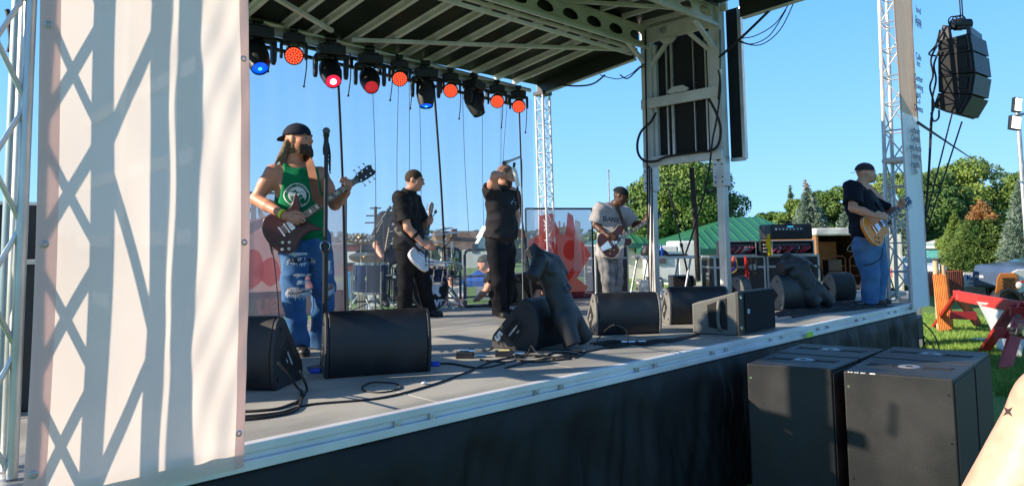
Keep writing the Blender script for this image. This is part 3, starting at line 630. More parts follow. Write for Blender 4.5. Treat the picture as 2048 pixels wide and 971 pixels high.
# ================================================================ stage lamps
def lamp_prop(kind):
    T = thing('stage_lamp', 'x', 'stage light', (0, 0, 0), 'moving stage lamps on the light truss')
    c = MB(); c.box((0, 0, -.02), (.05, .03, .10)); c.cyl((-.05, 0, .015), (.05, 0, .015), .034, 12); c.build('clamp', BLKM, T, bevel=.004)
    c = MB(); c.box((0, 0, -.115), (.26, .2, .10)); c.box((0, 0, -.065), (.18, .15, .04)); c.build('base', BLK, T, bevel=.012)
    r = .115 if kind == 'wash' else .10; zc = -.31 if kind == 'wash' else -.33
    for s_ in (-1, 1):
        c = MB(); c.prism([(-.05, -.17), (.05, -.17), (.06, -.25), (.045, zc-.03), (0, zc-.06), (-.045, zc-.03), (-.06, -.25)], (s_*.15, 0, 0), A(0, 1, 0), UP, A(1, 0, 0), -.018, .018)
        c.box((s_*.10, 0, -.172), (.12, .09, .035)); c.build('yoke_arm', BLK, T, bevel=.008)
    return T, r, zc
LEDR = M('red_led', (.3, .01, .005), .4, emit=(1, .085, .03), es=1.5); LEDB = M('red_led_back', (.25, .01, .005), .4, emit=(1, .015, .008), es=.14)
lens = {'blue': M('blue_lens', (.01, .05, .3), .1, emit=(.0, .08, 1), es=.8), 'pink': M('pink_lens', (.4, .01, .05), .1, emit=(1, .01, .04), es=1.1), 'dim': M('dim_red_lens', (.12, .01, .02), .1, emit=(.5, .02, .03), es=.5), 'off': M('dark_lens', (.02, .02, .03), .08)}
HOT = M('hot_lens_core', (1, .6, .6), .2, emit=(1, .7, .75), es=4); HOTB = M('blue_lens_core', (.2, .5, 1), .2, emit=(.02, .35, 1), es=1.8)
def lamp(x, y, kind, tilt, yaw, label, col=None, s=1.):
    T, r, zc = lamp_prop(kind); T['label'] = label
    H = Matrix.Rotation(R(-tilt), 3, 'X'); d = np.array(H @ Vector((0, 0, -1))); X_ = A(1, 0, 0); Y_ = np.cross(d, X_); O = A(0, 0, zc)
    if kind == 'wash':
        c = MB(); c.lathe([(0, -.10), (.07, -.10), (.105, -.06), (.118, 0), (.118, .05), (.108, .052)], O, X_, Y_, d, 28); hd = c.build('head', BLK, T, smooth=True)
        c = MB(); c.lathe([(0, .045), (.108, .045)], O, X_, Y_, d, 28); lb = c.build('lens', LEDB, hd)
        c = MB()
        for rr, k in ((0, 1), (.032, 6), (.062, 12), (.092, 18)):
            for j in range(k):
                a = 6.283*j/k+rr*9; q = O+X_*rr*math.cos(a)+Y_*rr*math.sin(a); c.lathe([(0, .053), (.0115, .049)], q, X_, Y_, d, 8)
        c.build('diode', LEDR, lb)
    else:
        c = MB(); c.lathe([(0, -.15), (.08, -.15), (.105, -.11), (.11, 0), (.095, .10), (.082, .15), (.078, .17), (.07, .17)], O, X_, Y_, d, 20); hd = c.build('head', BLK, T, smooth=True)
        c = MB(); c.lathe([(0, .172), (.03, .168), (.06, .155), (.074, .15)], O, X_, Y_, d, 24); lb = c.build('lens', lens[col], hd, smooth=True)
        if col in ('pink', 'blue'): c = MB(); c.lathe([(0, .176), (.030 if col == 'pink' else .018, .174)], O, X_, Y_, d, 16); c.build('bulb', HOT if col == 'pink' else HOTB, lb)
    p = ony(x, y, YR-.16); T.location = p.tolist(); T.rotation_euler = (0, 0, R(yaw)); T.scale = (s, s, s); return T
def tz(x): return 30+(x-472)*(175-31)/(1036-472.)   # pipe height in the photo
LS = [(515, 'spot', 38, -8, 'moving head lamp glowing blue, leftmost on the light truss', 'blue', 1.12), (588, 'wash', 62, -22, 'red diode wash lamp between the blue moving head and the pink lit one', None, .85), (662, 'spot', 48, -18, 'moving head lamp with a bright pink white beam', 'pink', 1.12), (740, 'spot', 52, -25, 'moving head lamp with only a dim red lens', 'dim', 1.08),
      (799, 'wash', 60, -30, 'red diode wash lamp just right of the dim red moving head', None, .80), (851, 'spot', 14, -28, 'moving head lamp pointing down with a small blue spot', 'blue', 1.08), (901, 'wash', 60, -40, 'red diode wash lamp between the blue spot lamp and the unlit lamp', None, .80), (948, 'spot', 25, 20, 'unlit black moving head lamp tilted sideways', 'off', 1.05), (994, 'wash', 60, -42, 'red diode wash lamp, second from the right end of the truss', None, .80), (1037, 'wash', 60, -45, 'red diode wash lamp, last at the right end of the truss', None, .80)]
for x, k, ti, ya, lb, co, s_ in LS: lamp(x, tz(x)+2, k, ti, ya, lb, co, s_)
# dangling safety cables from the truss
cab = RUB
for i, (x, l, r) in enumerate([(541, .42, .006), (612, .5, .007), (700, .5, .007), (783, .45, .006), (823, .5, .006), (920, .5, .006), (1004, .5, .006), (1052, .5, .006)]):
    p = ony(x, tz(x)+18, YR-.05); c = MB(); c.tube(wire([p, p+A(.01, 0, -l*.5), p+A(-.02, 0, -l)], 1, 5), r, 5); c.sphere(p+A(-.02, 0, -l), .014, 8, 6); o = c.build('safety_cord', cab, smooth=True); tag(o, 'short black cord with a small ball end hanging under the light truss', 'cord', 'short cords under the light truss')
lab = ['thick black strap hanging down the sky backdrop behind the green shirt player', 'thick black strap running down beside the drum cymbals', 'black strap hanging down right of the singer microphone']
for (x0, y0, x1, y1, r, l) in [(675, 130, 690, 620, .014, lab[0]), (868, 175, 893, 600, .014, lab[1]), (1038, 205, 1046, 600, .012, lab[2])]:
    c = MB(); a, e = ony(x0, y0, YR-.02), ony(x1, y1, YR-.02); c.tube(wire([a, (a+e)/2+A(.02, 0, 0), e], 1, 8), r, 6); tag(c.build('hanging_strap', cab, smooth=True), l, 'strap', 'straps hanging down the backdrop')
for i, (x0, y0, x1, y1) in enumerate([(818, 140, 816, 480), (797, 165, 795, 480), (838, 160, 842, 480), (925, 185, 938, 470), (1002, 205, 998, 460), (1015, 200, 1003, 400), (745, 170, 752, 480), (965, 200, 968, 470)]):
    c = MB(); a, e = ony(x0, y0, YR), ony(x1, y1, YR); c.tube(wire([a, (a+e)/2+A(.015*(-1)**i, 0, 0), e], 1, 8), .004, 4); tag(c.build('backdrop_rope', M('grey_cord', (.04, .045, .05), .7), smooth=True), 'thin dark rope hanging full height in front of the sky backdrop', 'rope', 'thin ropes down the backdrop')
# ================================================================ scrim
sm = cloth_thin('scrim_mesh', (.20, .27, .38), .74, .45)
xa, xb = 1.6, float(ony(1077, 300, YR)[0])
nx, nz = 260, 30; X = np.linspace(xa, xb, nx); v = []
for j in range(nz):
    t = j/(nz-1); z = ZR-.1-(ZR-.1-DECK-.03)*t; v.append(np.stack([X, YR+.12+.018*np.sin(X*5+t*1.2)+.008*np.sin(X*13.3+t*2.5)+.005*np.sin(X*27-t*3), np.full(nx, z)], 1))
v = np.concatenate(v); idx = np.arange(nx*nz).reshape(nz, nx); f = np.stack([idx[:-1, :-1], idx[:-1, 1:], idx[1:, 1:], idx[1:, :-1]], -1).reshape(-1, 4)
tag(mesh_np('scrim', v, f, sm), 'sheer blue grey mesh backdrop hanging behind the band with the sky showing through', 'backdrop')
# ================================================================ side banners
bm1 = cloth_thin('banner_vinyl', (.96, .83, .76), .03, .56); bm2 = cloth_thin('banner_vinyl_top', (.90, .70, .56), .03, .55)
hemm = cloth_thin('banner_hem', (.85, .62, .58), .02, .42)
def banner(name, label, x0, x1, z0, z1, Y, dz, m, seed, curl=.0):
    T = thing(name, label, 'banner', ((x0+x1)/2, Y, z0), 'sponsor banners on the stage corners'); nx, nz = 60, 150; u = np.linspace(0, 1, nx); v = []; q = np.random.default_rng(seed)
    for j in range(nz):
        t = j/(nz-1); z = z0+(z1-z0)*t; x = x0+(x1-x0)*u
        cr = .004*np.sin(u*9+t*5)*np.sin(t*7)+.0035*np.sin(u*4-t*13)+.0025*np.sin(u*23+t*31)*np.clip(u*3-1, 0, 1)+.010*np.sin(t*2.4+1)*(u-.3)+.0018*np.sin(u*47-t*53+2*np.sin(t*20))*np.clip(u*3-1.4, 0, 1)
        v.append(np.stack([x+.012*np.sin(t*7), np.full(nx, Y)+cr+curl*u*u, np.full(nx, z)+dz*(u-.5)*(1-t)], 1))
    v = np.concatenate(v); idx = np.arange(nx*nz).reshape(nz, nx); f = np.stack([idx[:-1, :-1], idx[:-1, 1:], idx[1:, 1:], idx[1:, :-1]], -1).reshape(-1, 4)
    o = mesh_np('cloth', v, f, m, T); V = v.reshape(nz, nx, 3)
    for side, (i0, i1) in (('l', (0, 5)), ('r', (nx-4, nx-1))):
        vv = V[:, i0:i1+1].reshape(-1, 3)+A(0, -.004, 0); n2 = i1-i0+1; id2 = np.arange(nz*n2).reshape(nz, n2); ff = np.stack([id2[:-1, :-1], id2[:-1, 1:], id2[1:, 1:], id2[1:, :-1]], -1).reshape(-1, 4); mesh_np('hem', vv, ff, hemm, T)
        for j in range(6, nz, 33):
            p = V[j, (i0+i1)//2]+A(0, -.008, 0); c = MB(); c.lathe([(.006, 0), (.008, .002), (.012, .0015), (.0135, 0)], p, A(1, 0, 0), UP, A(0, -1, 0), 16); c.build('eyelet', STEEL, T, smooth=True)
    return T, V
xl0, xl1 = float(ony(47, 900, YF-.07)[0]), float(ony(487, 930, YF-.07)[0])
banner('side_banner', 'large pale pink vinyl banner in the left foreground with tower shadows on it', xl0, xl1, float(ony(470, 938, YF-.07)[2]), 4.6, YF-.07, .0, bm1, 3)
xr0, xr1 = float(ony(1822, 600, YF-.05)[0]), float(ony(1860, 612, YF-.05)[0])
TB, V = banner('side_banner', 'narrow white and tan sponsor banner seen edge on at the far right tower', xr0, xr1, float(ony(1850, 613, YF-.05)[2]), 5.9, YF-.05, .0, cloth_thin('white_banner_vinyl', (.97, .94, .96), .02, .22), 9)
zc = float(ony(1830, 235, YF-.05)[2]); nz, nx = V.shape[:2]
vv = V[V[:, 0, 2] > zc]; k = len(vv); id2 = np.arange(k*nx).reshape(k, nx); ff = np.stack([id2[:-1, :-1], id2[:-1, 1:], id2[1:, 1:], id2[1:, :-1]], -1).reshape(-1, 4); mesh_np('tan_print', vv.reshape(-1, 3)+A(0, -.004, 0), ff, bm2, TB)
c = MB()
for (y, s_) in [(22, 'land'), (42, 'State'), (50, 'Farm'), (115, 'Cafe'), (128, 'Inc'), (158, 'Center'), (174, 'Towing'), (190, 'and'), (202, 'Co'), (218, 'Owens'), (262, 'Arbour'), (278, 'Credit'), (296, 'and Auto'), (312, 'Towing'), (329, 'Health'), (342, 'Ele')]:
    c = MB(); p = ony(1826 if y > 240 else 1832, y, YF-.06); text(c, s_, .125, p, A(1, 0, 0), UP, A(0, -1, 0), .03, 'CENTER', .002); c.build('lettering', M('grey_ink', (.16, .16, .18), .7), TB)
# ================================================================ MONITORS
SUNLIT_CHEEK = M('sunlit_cheek', (.15, .148, .14), .55, 0, .12, 12, .3, 240)  # paler copy of the black monitor ends, sunlight put into the colour
PROF = [(0, .0), (0, .07), (.02, .115), (.30, .385), (.335, .405), (.38, .41), (.425, .385), (.465, .32), (.49, .23), (.495, .14), (.475, .05), (.45, 0)]
def monitor(label, a, b, c=None, L=.62, dpt=None, hs=1., side=1, cheek=None, five=False, away=None, hgt=None):
    """a,b bottom corners of the visible cheek (performer side, audience side); c far end of the audience side edge"""
    pb = onz(*b)
    if a is None:
        pc = onz(*c); e = nrm(pc-pb); L = np.linalg.norm(pc-pb); u = np.cross(e, UP); u = u if u @ IF < 0 else -u; d = dpt or .47; pa = pb-u*d
    else:
        pa = onz(*a); u = nrm(pb-pa); d = np.linalg.norm(pb-pa) if dpt is None else dpt
        pa = pb-u*d; e = np.cross(u, UP)
        if c is not None: pc = onz(*c); e = e if e @ (pc-pb) > 0 else -e; L = abs((pc-pb) @ e)
        else: e = e if e @ A(*away) > 0 else -e
    k = d/.47; hk = (hgt/.41) if hgt else k
    T = thing('floor_monitor', label, 'stage monitor', pb+e*L/2-u*d/2, 'wedge monitors on the stage floor')
    pr = [tuple(q) for q in [(x*k*.95, z*hk) for x, z in PROF]]
    m = MB(); m.prism([(x+.004*(1 if x < .2*k else -1), z-.0+.002) for x, z in pr], pa+UP*.006, u, UP, e, .022, L-.022); m.build('cabinet', M('monitor_black', (.008, .009, .012), .44, 0, .25, 5, .5, 260, col2=(.026, .026, .027), thr=(.50, .78), rv=.2), T, bevel=.008, smooth=True)
    for t0, t1, vis in ((0, .022, True), (L-.022, L, False)):
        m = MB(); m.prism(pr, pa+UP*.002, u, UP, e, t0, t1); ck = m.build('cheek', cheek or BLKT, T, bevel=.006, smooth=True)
        if vis:
            X_ = nrm(u*.7+UP*.72*(hk/k)); Z_ = nrm(UP*.7-u*.72); q = pa+u*.235*k+UP*.165*hk
            n = -e; m = MB(); m.prism([(-.11*k, -.075*hk), (.11*k, -.075*hk), (.11*k, .075*hk), (-.11*k, .075*hk)], q, X_, Z_, n, -.004, .004); fr_ = m.build('connector_panel', BLK, ck, bevel=.002)
            m = MB(); m.prism([(-.09*k, -.055*hk), (.09*k, -.055*hk), (.09*k, -.012*hk), (-.09*k, -.012*hk)], q, X_, Z_, n, .004, .0055); m.prism([(-.09*k, .012*hk), (.09*k, .012*hk), (.09*k, .055*hk), (-.09*k, .055*hk)], q, X_, Z_, n, .004, .0055); m.build('recess', DARK, ck)
            m = MB(); m.prism([(-.07*k, -.008*hk), (.05*k, -.006*hk), (.05*k, .006*hk), (-.07*k, .006*hk)], q, X_, Z_, n, .0045, .006); m.prism([(.0*k, -.045*hk), (.035*k, -.045*hk), (.035*k, -.035*hk), (.0*k, -.035*hk)], q, X_, Z_, n, .0056, .0075); m.build('connector_label', M('label_grey', (.40, .40, .40), .5), ck)
            for sx, sz in ((.36, .34), (.07, .05), (.40, .06)):
                m = MB(); m.cyl(pa+u*sx*k+UP*sz*hk+n*0, pa+u*sx*k+UP*sz*hk+n*.005, .013*k, 12); m.build('screw', BLKM, ck)
            if five:
                m = MB(); text(m, '5', .10, pa+u*.075*k+UP*.10*hk, nrm(u*.80-UP*.6), nrm(UP*.80+u*.6), n, .004, 'CENTER', .006); m.build('number_mark', WHITE, ck)
    return T
monitor('black wedge monitor half hidden by the pale banner, connector side facing right', (604, 757), (545, 785), L=.62, away=-IR, dpt=.42, hgt=.41)
monitor('black wedge monitor seen from behind at the foot of the green shirt player', None, (650, 761), (864, 745), dpt=.45, hgt=.40)
monitor('wedge monitor marked with a white 5, behind the nearer black torso', (1001, 697), (1076, 703), L=.60, away=IR, dpt=.42, hgt=.385, five=True)
monitor('wedge monitor with sunlit pale end, between the nearer torso and the box speaker', (1166, 658), (1193, 672), (1318, 665), dpt=.40, hgt=.36, cheek=SUNLIT_CHEEK)
monitor('second sunlit wedge monitor, behind the speaker lying on its side', (1318, 640), (1340, 650), (1442, 641), dpt=.40, hgt=.36, cheek=SUNLIT_CHEEK)
monitor('small wedge monitor with rounded back right behind the speaker on its side', (1436, 604), (1490, 606), L=.34, away=IR, dpt=.40, hgt=.34, cheek=SUNLIT_CHEEK)
monitor('wedge monitor under the farther black torso, pale end facing left', (1530, 617), (1568, 621), L=.5, away=IR, dpt=.36, hgt=.40, cheek=SUNLIT_CHEEK)
monitor('wedge monitor half hidden to the right of the farther torso, before the road cases', (1636, 600), (1672, 603), L=.4, away=IR, dpt=.36, hgt=.36, cheek=SUNLIT_CHEEK)
# ---- powered speaker on its side
T = thing('powered_speaker', 'powered speaker lying on its side with big side handle and square black grille', 'speaker', onz(1480, 668), None)
g0, g1 = onz(1475, 671), onz(1545, 656); ex = nrm(g1-g0); gw = np.linalg.norm(g1-g0); ey = np.cross(UP, ex); ey = ey if ey @ IF > 0 else -ey; gh = .37
SPK = M('speaker_case', (.12, .12, .11), .5, 0, .1, 10, .2, 200)
la = onz(1390, 668); bk = -ex  # body runs back from the grille towards the left
BD = .42
m = MB(); gx = ex
# body: tapered box whose wide end carries the grille; axis from the left tip to the grille plane
n_g = nrm(-ey*.86-ex*.0); 
side = [(0, 0), (.42, 0), (.42, gh), (.36, gh), (.0, gh*.62)]
ax_ = nrm(onz(1475, 671)-onz(1386, 667)); ln = np.linalg.norm(onz(1475, 671)-onz(1386, 667)); pr = [(0, .0), (ln, 0), (ln, gh), (0, gh*.72)]; nn_ = np.cross(ax_, UP); nn_ = nn_ if nn_ @ IF > 0 else -nn_
l0 = onz(1386, 667)
o_l = l0; vs = [l0, g0, g0+UP*gh, l0+UP*gh*.70, l0+nn_*.30+ax_*.0, g1, g1+UP*gh, l0+nn_*.30+UP*gh*.70]
m.add([v+UP*.004 for v in vs], [(0, 1, 2, 3), (4, 7, 6, 5), (0, 4, 5, 1), (3, 2, 6, 7), (0, 3, 7, 4)]); m.add([v+UP*.004 for v in vs], [(1, 5, 6, 2)]); m.build('case', SPK, T, bevel=.01)
nrmL = -nn_
m = MB(); hz = UP; m.prism([(.14, .06), (.30, .04), (.30, gh*.86), (.13, gh*.68)], l0+UP*.004, ax_, UP, nrmL, -.004, .004); hh_ = m.build('handle_recess', DARK, T, bevel=.003)
m = MB(); m.tube(wire([l0+ax_*.245+UP*.045+nrmL*.004, l0+ax_*.235+UP*.06+nrmL*.03, l0+ax_*.225+UP*gh*.40+nrmL*.034, l0+ax_*.235+UP*gh*.74+nrmL*.03, l0+ax_*.245+UP*gh*.80+nrmL*.004], 1, 6), .015, 10); m.build('handle', SPK, T, smooth=True)
nf = np.cross(ex, UP); nf = nf if nf @ IF < 0 else -nf
m = MB(); m.box((g0+g1)/2+UP*(gh/2+.004)+nf*.010, (gw+.01, .03, gh+.01), (ex, nf, UP)); m.build('bezel', BLK, T, bevel=.006)
m = MB(); m.box((g0+g1)/2+ex*.045+UP*(gh/2+.004)+nf*.028, (gw-.10, .014, gh-.02), (ex, nf, UP)); m.build('grille', GRILLE, T, bevel=.005)
m = MB(); q = g0+ex*.15+UP*.2+nf*.036; m.lathe([(0, .002), (.02, .002), (.021, 0)], q, ex, UP, nf, 20); bd = m.build('badge', WHITE, T); m = MB(); m.box(q+nf*.003, (.018, .002, .018), (ex, nf, UP)); m.build('badge_mark', M('badge_blue', (.05, .12, .35), .4), bd)
for z in (.07, .33): m = MB(); q = g0+ex*.03+UP*z+nf*.026; m.lathe([(.006, .003), (.016, .004), (.018, 0)], q, ex, UP, nf, 14); m.build('screw', CHROME, T)
# ================================================================ TORSOS
FOAM = M('black_foam_torso', (.022, .023, .027), .50, 0, .2, 8, .12, 60, spec=.45)
def torso(label, J, d0, k, face):
    T = thing('mannequin_torso', label, 'mannequin torso', J('base'), 'black torsos leaning on the monitors'); F = Field(); F2 = F
    fr = nrm(face); ne, s1, s2, ar, ch, wa, hp, l1, l2, ar2 = [J(q) for q in ('neck', 's1', 's2', 'arm', 'chest', 'waist', 'hip', 'l1', 'l2', 'arm2')]
    ax = nrm(ne-wa); fr = nrm(fr-ax*(fr@ax)); si = np.cross(ax, fr); si = si if si @ IR > 0 else -si
    F.cap(ch+ax*.04*k, ne+ax*.03*k, .062*k, .058*k, .03, None, True)
    F.cap(s1, s2, .058*k, .058*k, .05); F.cap(s1, ar, .062*k, .056*k, .03, None, True); F.cap(s2, ar2, .06*k, .052*k, .03, None, True)
    F.cap(ch+ax*.02, ch-ax*.04*k, .135*k, .13*k, .05, (fr, .66)); F.cap(ch-ax*.03*k, wa, .125*k, .105*k, .05, (fr, .68)); F.cap(wa, hp, .108*k, .130*k, .05, (fr, .78))
    for q in (-1, 1): F.ell(ch+si*q*.062*k+fr*.068*k-ax*.005, (.072*k, .034*k, .058*k), [si, fr, ax], .015)
    for i in range(3):
        for q in (-1, 1): F.ell(ch-ax*(.085+.055*i)*k+si*q*.033*k+fr*.066*k, (.030*k, .012*k, .024*k), [si, fr, ax], .015)
    for q, l in ((-1, l1), (1, l2)): F.cap(hp+si*q*.058*k, l, .090*k, .070*k, .03, None, True)
    v, f = F.mesh(.006); v = relax(v, f, 3); mesh_np('body', v, f, FOAM, T)
def mk(pts, dep):
    def J(q):
        if q == 'base': return onz(*pts['base'])
        x, y, o = pts[q]; return P(x, y, dep+o)
    return J
d1 = depth(onz(1160, 696))
torso('nearer black foam torso leaning on the monitor marked 5', mk(dict(base=(1160, 696), neck=(1062, 500, .12), s1=(1080, 522, -.05), s2=(1108, 524, .22), arm=(1064, 556, -.14), arm2=(1126, 548, .32), chest=(1098, 541, .09), waist=(1118, 594, .05), hip=(1132, 632, .03), l1=(1146, 690, -.08), l2=(1171, 679, .12)), d1), 0, .98, IR*.85-IF*.5)
d2 = depth(onz(1650, 616))
torso('farther black foam torso leaning on a monitor in front of the road cases', mk(dict(base=(1650, 616), neck=(1571, 512, .1), s1=(1576, 530, -.02), s2=(1606, 525, .14), arm=(1560, 535, -.10), arm2=(1618, 533, .2), chest=(1592, 540, .05), waist=(1606, 560, .04), hip=(1621, 583, .03), l1=(1635, 609, -.03), l2=(1661, 607, .05)), d2), 0, 1.12, -IF+IR*.2)
# ================================================================ MIC STANDS
def mic(T, p, d, s=1., m=None):
    d = nrm(d); X_ = nrm(np.cross(d, A(.3, .2, 1))); Y_ = np.cross(d, X_)
    c = MB(); c.lathe([(0, -.17), (.010, -.17), (.0115, -.15), (.013, -.05), (.019, -.02), (.024, -.005)], p, X_, Y_, d, 16); b = c.build('microphone', m or BLKM, T, smooth=True)
    c = MB(); c.sphere(p+d*.018, .0265, 16, 10); c.build('mic_grille', M('mic_mesh', (.12, .12, .13), .4, .6, .3, 80, .6, 900), b, smooth=True)
def stand(label, p0, p1, rb=.0125, rt=.009, tripod=False, group='microphone stands on the stage'):
    T = thing('microphone_stand', label, 'microphone stand', p0, group); ax = nrm(p1-p0); md = p0+(p1-p0)*.55
    c = MB(); c.cyl(p0, md, rb, 12); c.build('lower_tube', BLKM, T, smooth=True); c = MB(); c.cyl(md, p1, rt, 12); c.build('upper_tube', BLKM, T, smooth=True)
    c = MB(); c.cyl(md-ax*.03, md+ax*.03, rb*1.55, 12); c.build('height_clutch', BLK, T, smooth=True)
    if tripod:
        for k in range(3):
            a = 2.09*k+.4; c = MB(); c.cyl(p0+UP*.14, p0+A(math.cos(a), math.sin(a), 0)*.30+UP*.012, .008, 8); c.build('leg', BLKM, T)
    else: c = MB(); c.lathe([(0, .03), (.03, .03), (.12, .012), (.125, 0), (0, 0)], p0, A(1, 0, 0), A(0, 1, 0), UP, 28); c.build('base', BLKM, T, smooth=True)
    return T
D = 4.72; p = P(650, 640, D); p[2] = DECK; tp = P(650, 300, D); tp = A(p[0], p[1], tp[2])
T = stand('tall straight microphone stand with a round base right in front of the green shirt player', p, tp, .0185, .014)
c = MB(); c.tube([tp-UP*.02, tp+UP*.02, tp+UP*.06, tp+UP*.11], [.022, .024, .018, .014], 12); c.build('mic_clip', BLK, T, smooth=True); mic(T, tp+UP*.125, nrm(UP+IR*.02))
q = tp-UP*.05
for i in range(5): 
    c = MB(); a = i*.03; c.tube(wire([q+UP*(.11-a)+IR*.017, q+UP*(.02-a)+IR*.032-IF*.01, q-UP*(.07)+IR*.022], 1, 5), .004, 6)
    if i == 0: w_ = c
    else: w_.add(np.concatenate(c.v), [tuple(f) for f in c.f])
w_.build('cable_wrap', RUB, T, smooth=True)
pc = P(650, 492, D); c = MB(); th = np.linspace(0, 6.283, 20); c.tube([A(p[0], p[1], pc[2])+IR*.033*math.cos(t)+UP*.033*math.sin(t)-IF*.015 for t in th], .003, 6, False); c.build('drink_ring', CHROME, T, smooth=True)
# singer stand (leaning)
sd = depth(onz(1010, 634)); a0 = P(1070, 600, sd-.15); a0[2] = DECK; b0 = P(1032, 352, sd-.25)
T = stand('slanting microphone stand with white grip and silver microphone held over the singer head', a0, b0, .0135, .011)
c = MB(); c.tube([P(1036, 372, sd-.25), P(1030, 345, sd-.25), P(1027, 335, sd-.25)], [.022, .026, .018], 12); c.build('white_grip', WHITE, T, smooth=True)
c = MB(); c.tube([P(1027, 338, sd-.25), P(1029, 325, sd-.25)], [.012, .016], 10); c.build('mic_clip', BLK, T, smooth=True); mm = M('silver_mic', (.55, .55, .56), .3, .7)
mic(T, P(1012, 325, sd-.25), P(1010, 326, sd-.25)-P(1040, 314, sd-.25), m=mm)
c = MB(); c.tube(wire([P(1040, 314, sd-.25), P(1044, 330, sd-.3), P(1044, 460, sd-.3), P(1046, 608, sd-.3)], 1, 8), .005, 6); tag(c.build('mic_cable', M('light_grey_cable', (.25, .25, .26), .6), smooth=True), 'pale cable dropping straight down from the singer silver microphone', 'cable')
def boomstand(label, base, top, tip, dd, tripod=True, group='microphone stands on the stage'):
    a = onz(*base); dd_ = depth(a)+dd; t = P(*top, dd_); t = A(a[0], a[1], t[2]) if False else t; T = stand(label, a, t, .012, .008, tripod, group); e = P(*tip, dd_)
    c = MB(); c.cyl(t-(e-t)*.15, e, .007, 8); c.sphere(t, .02, 8, 6); c.build('boom_arm', BLKM, T, smooth=True); mic(T, e, e-t); return T
boomstand('drum microphone stand with a boom arm behind the green shirt player', (751, 622), (750, 458), (778, 418), 0)
boomstand('second drum microphone stand with boom, beside the bass player back', (771, 612), (767, 438), (752, 470), 0)
a = onz(1385, 588); dd_ = depth(a); T = stand('microphone stand with drooping black mic holder in front of the road table', a, P(1345, 410, dd_), .015, .010, True)
c = MB(); c.cyl(P(1345, 412, dd_), P(1338, 378, dd_), .016, 10); c.bar(P(1326, 371, dd_), P(1352, 369, dd_), .03, .02); c.build('mic_holder', BLK, T, bevel=.003)
a = onz(1484, 588); dd_ = depth(a); T = stand('slanting boom microphone stand beside the right roof leg', a, P(1441, 408, dd_), .012, .009, True)
c = MB(); c.cyl(P(1441, 410, dd_), P(1436, 390, dd_), .017, 8); c.tube(wire([P(1436, 392, dd_), P(1449, 388, dd_), P(1458, 402, dd_), P(1456, 470, dd_), P(1462, 560, dd_)], 1, 6), .004, 5); c.build('mic_holder', BLK, T); mic(T, P(1424, 381, dd_), IR*-1+UP*.3, m=BLK)
c = MB(); a = onz(696, 623); c.cyl(a, P(688, 250+120, depth(a)), .014, 10); tg = c.build('banner_pole', BLKM, smooth=True); tag(tg, 'thin black pole standing at the right edge of the left red banner', 'pole')
# ================================================================ ROAD CASES
LAM = M('case_laminate', (.030, .029, .028), .55, 0, .2, 6, .3, 180)
def flightcase(label, o, ex, sx, sy, sz, group='black road cases with metal edges', latches=2, name='road_case', body=LAM):
    ex = nrm(ex); ey = np.cross(UP, ex); T = thing(name, label, 'road case', o+ex*sx/2+ey*sy/2, group); c0 = o+ex*sx/2+ey*sy/2+UP*sz/2
    m = MB(); m.box(c0, (sx-.012, sy-.012, sz-.012), (ex, ey, UP)); m.build('body', body, T, bevel=.004); t = .028
    m = MB()
    for i in (-1, 1):
        for j in (-1, 1):
            m.box(c0+ey*i*(sy-t)/2+UP*j*(sz-t)/2, (sx-t*2, t, t), (ex, ey, UP)); m.box(c0+ex*i*(sx-t)/2+UP*j*(sz-t)/2, (t, sy-t*2, t), (ex, ey, UP)); m.box(c0+ex*i*(sx-t)/2+ey*j*(sy-t)/2, (t, t, sz-t*2), (ex, ey, UP))
    m.box(c0+UP*sz*.22-ey*(sy/2-.001), (sx-t*2, .014, .03), (ex, ey, UP)); m.box(c0+UP*sz*.22-ex*(sx/2-.001), (.014, sy-t*2, .03), (ex, ey, UP)); m.box(c0+UP*sz*.22+ex*(sx/2-.001), (.014, sy-t*2, .03), (ex, ey, UP))
    m.build('edge_trim', ALU, T, bevel=.003)
    for i in (-1, 1):
        for j in (-1, 1):
            for k in (-1, 1): m = MB(); m.sphere(c0+ex*i*(sx/2-.018)+ey*j*(sy/2-.018)+UP*k*(sz/2-.018), .027, 8, 6); m.build('ball_corner', ALU, T, smooth=True)
    for k in range(latches):
        m = MB(); q = c0-ey*(sy/2+.006)+ex*sx*((k+.5)/latches-.5)+UP*sz*.22; m.box(q, (.10, .012, .085), (ex, ey, UP)); l_ = m.build('latch', ALU, T, bevel=.004); m = MB(); m.box(q-ey*.009, (.05, .01, .03), (ex, ey, UP)); m.build('latch_wing', CHROME, l_, bevel=.002)
    for s_ in (-1, 1):
        m = MB(); q = c0+ex*s_*(sx/2+.003); m.box(q, (.008, .13, .10), (ex, ey, UP)); l_ = m.build('handle_dish', ALU, T, bevel=.003); m = MB(); m.box(q+ex*s_*.007, (.012, .10, .025), (ex, ey, UP)); m.build('handle', RUB, l_, bevel=.004)
    return T, c0, ex, ey
a = onz(1192, 589); ex = nrm(onz(1272, 585)-a)
flightcase('tall black road case standing behind the grey jersey player', a, ex, .62, .35, .78, latches=1)
a = onz(1280, 596); T, c0, ex, ey = flightcase('small pale silver case standing under the table', a, nrm(IR+IF*.1), .34, .22, .26, None, 2, 'silver_case', M('silver_laminate', (.55, .55, .52), .5, 0, .05, 9))
m = MB(); m.tube(wire([c0+UP*.13-ex*.07, c0+UP*.16-ex*.06, c0+UP*.16+ex*.06, c0+UP*.13+ex*.07], 1, 5), .009, 8); m.build('carry_handle', RUB, T, smooth=True)
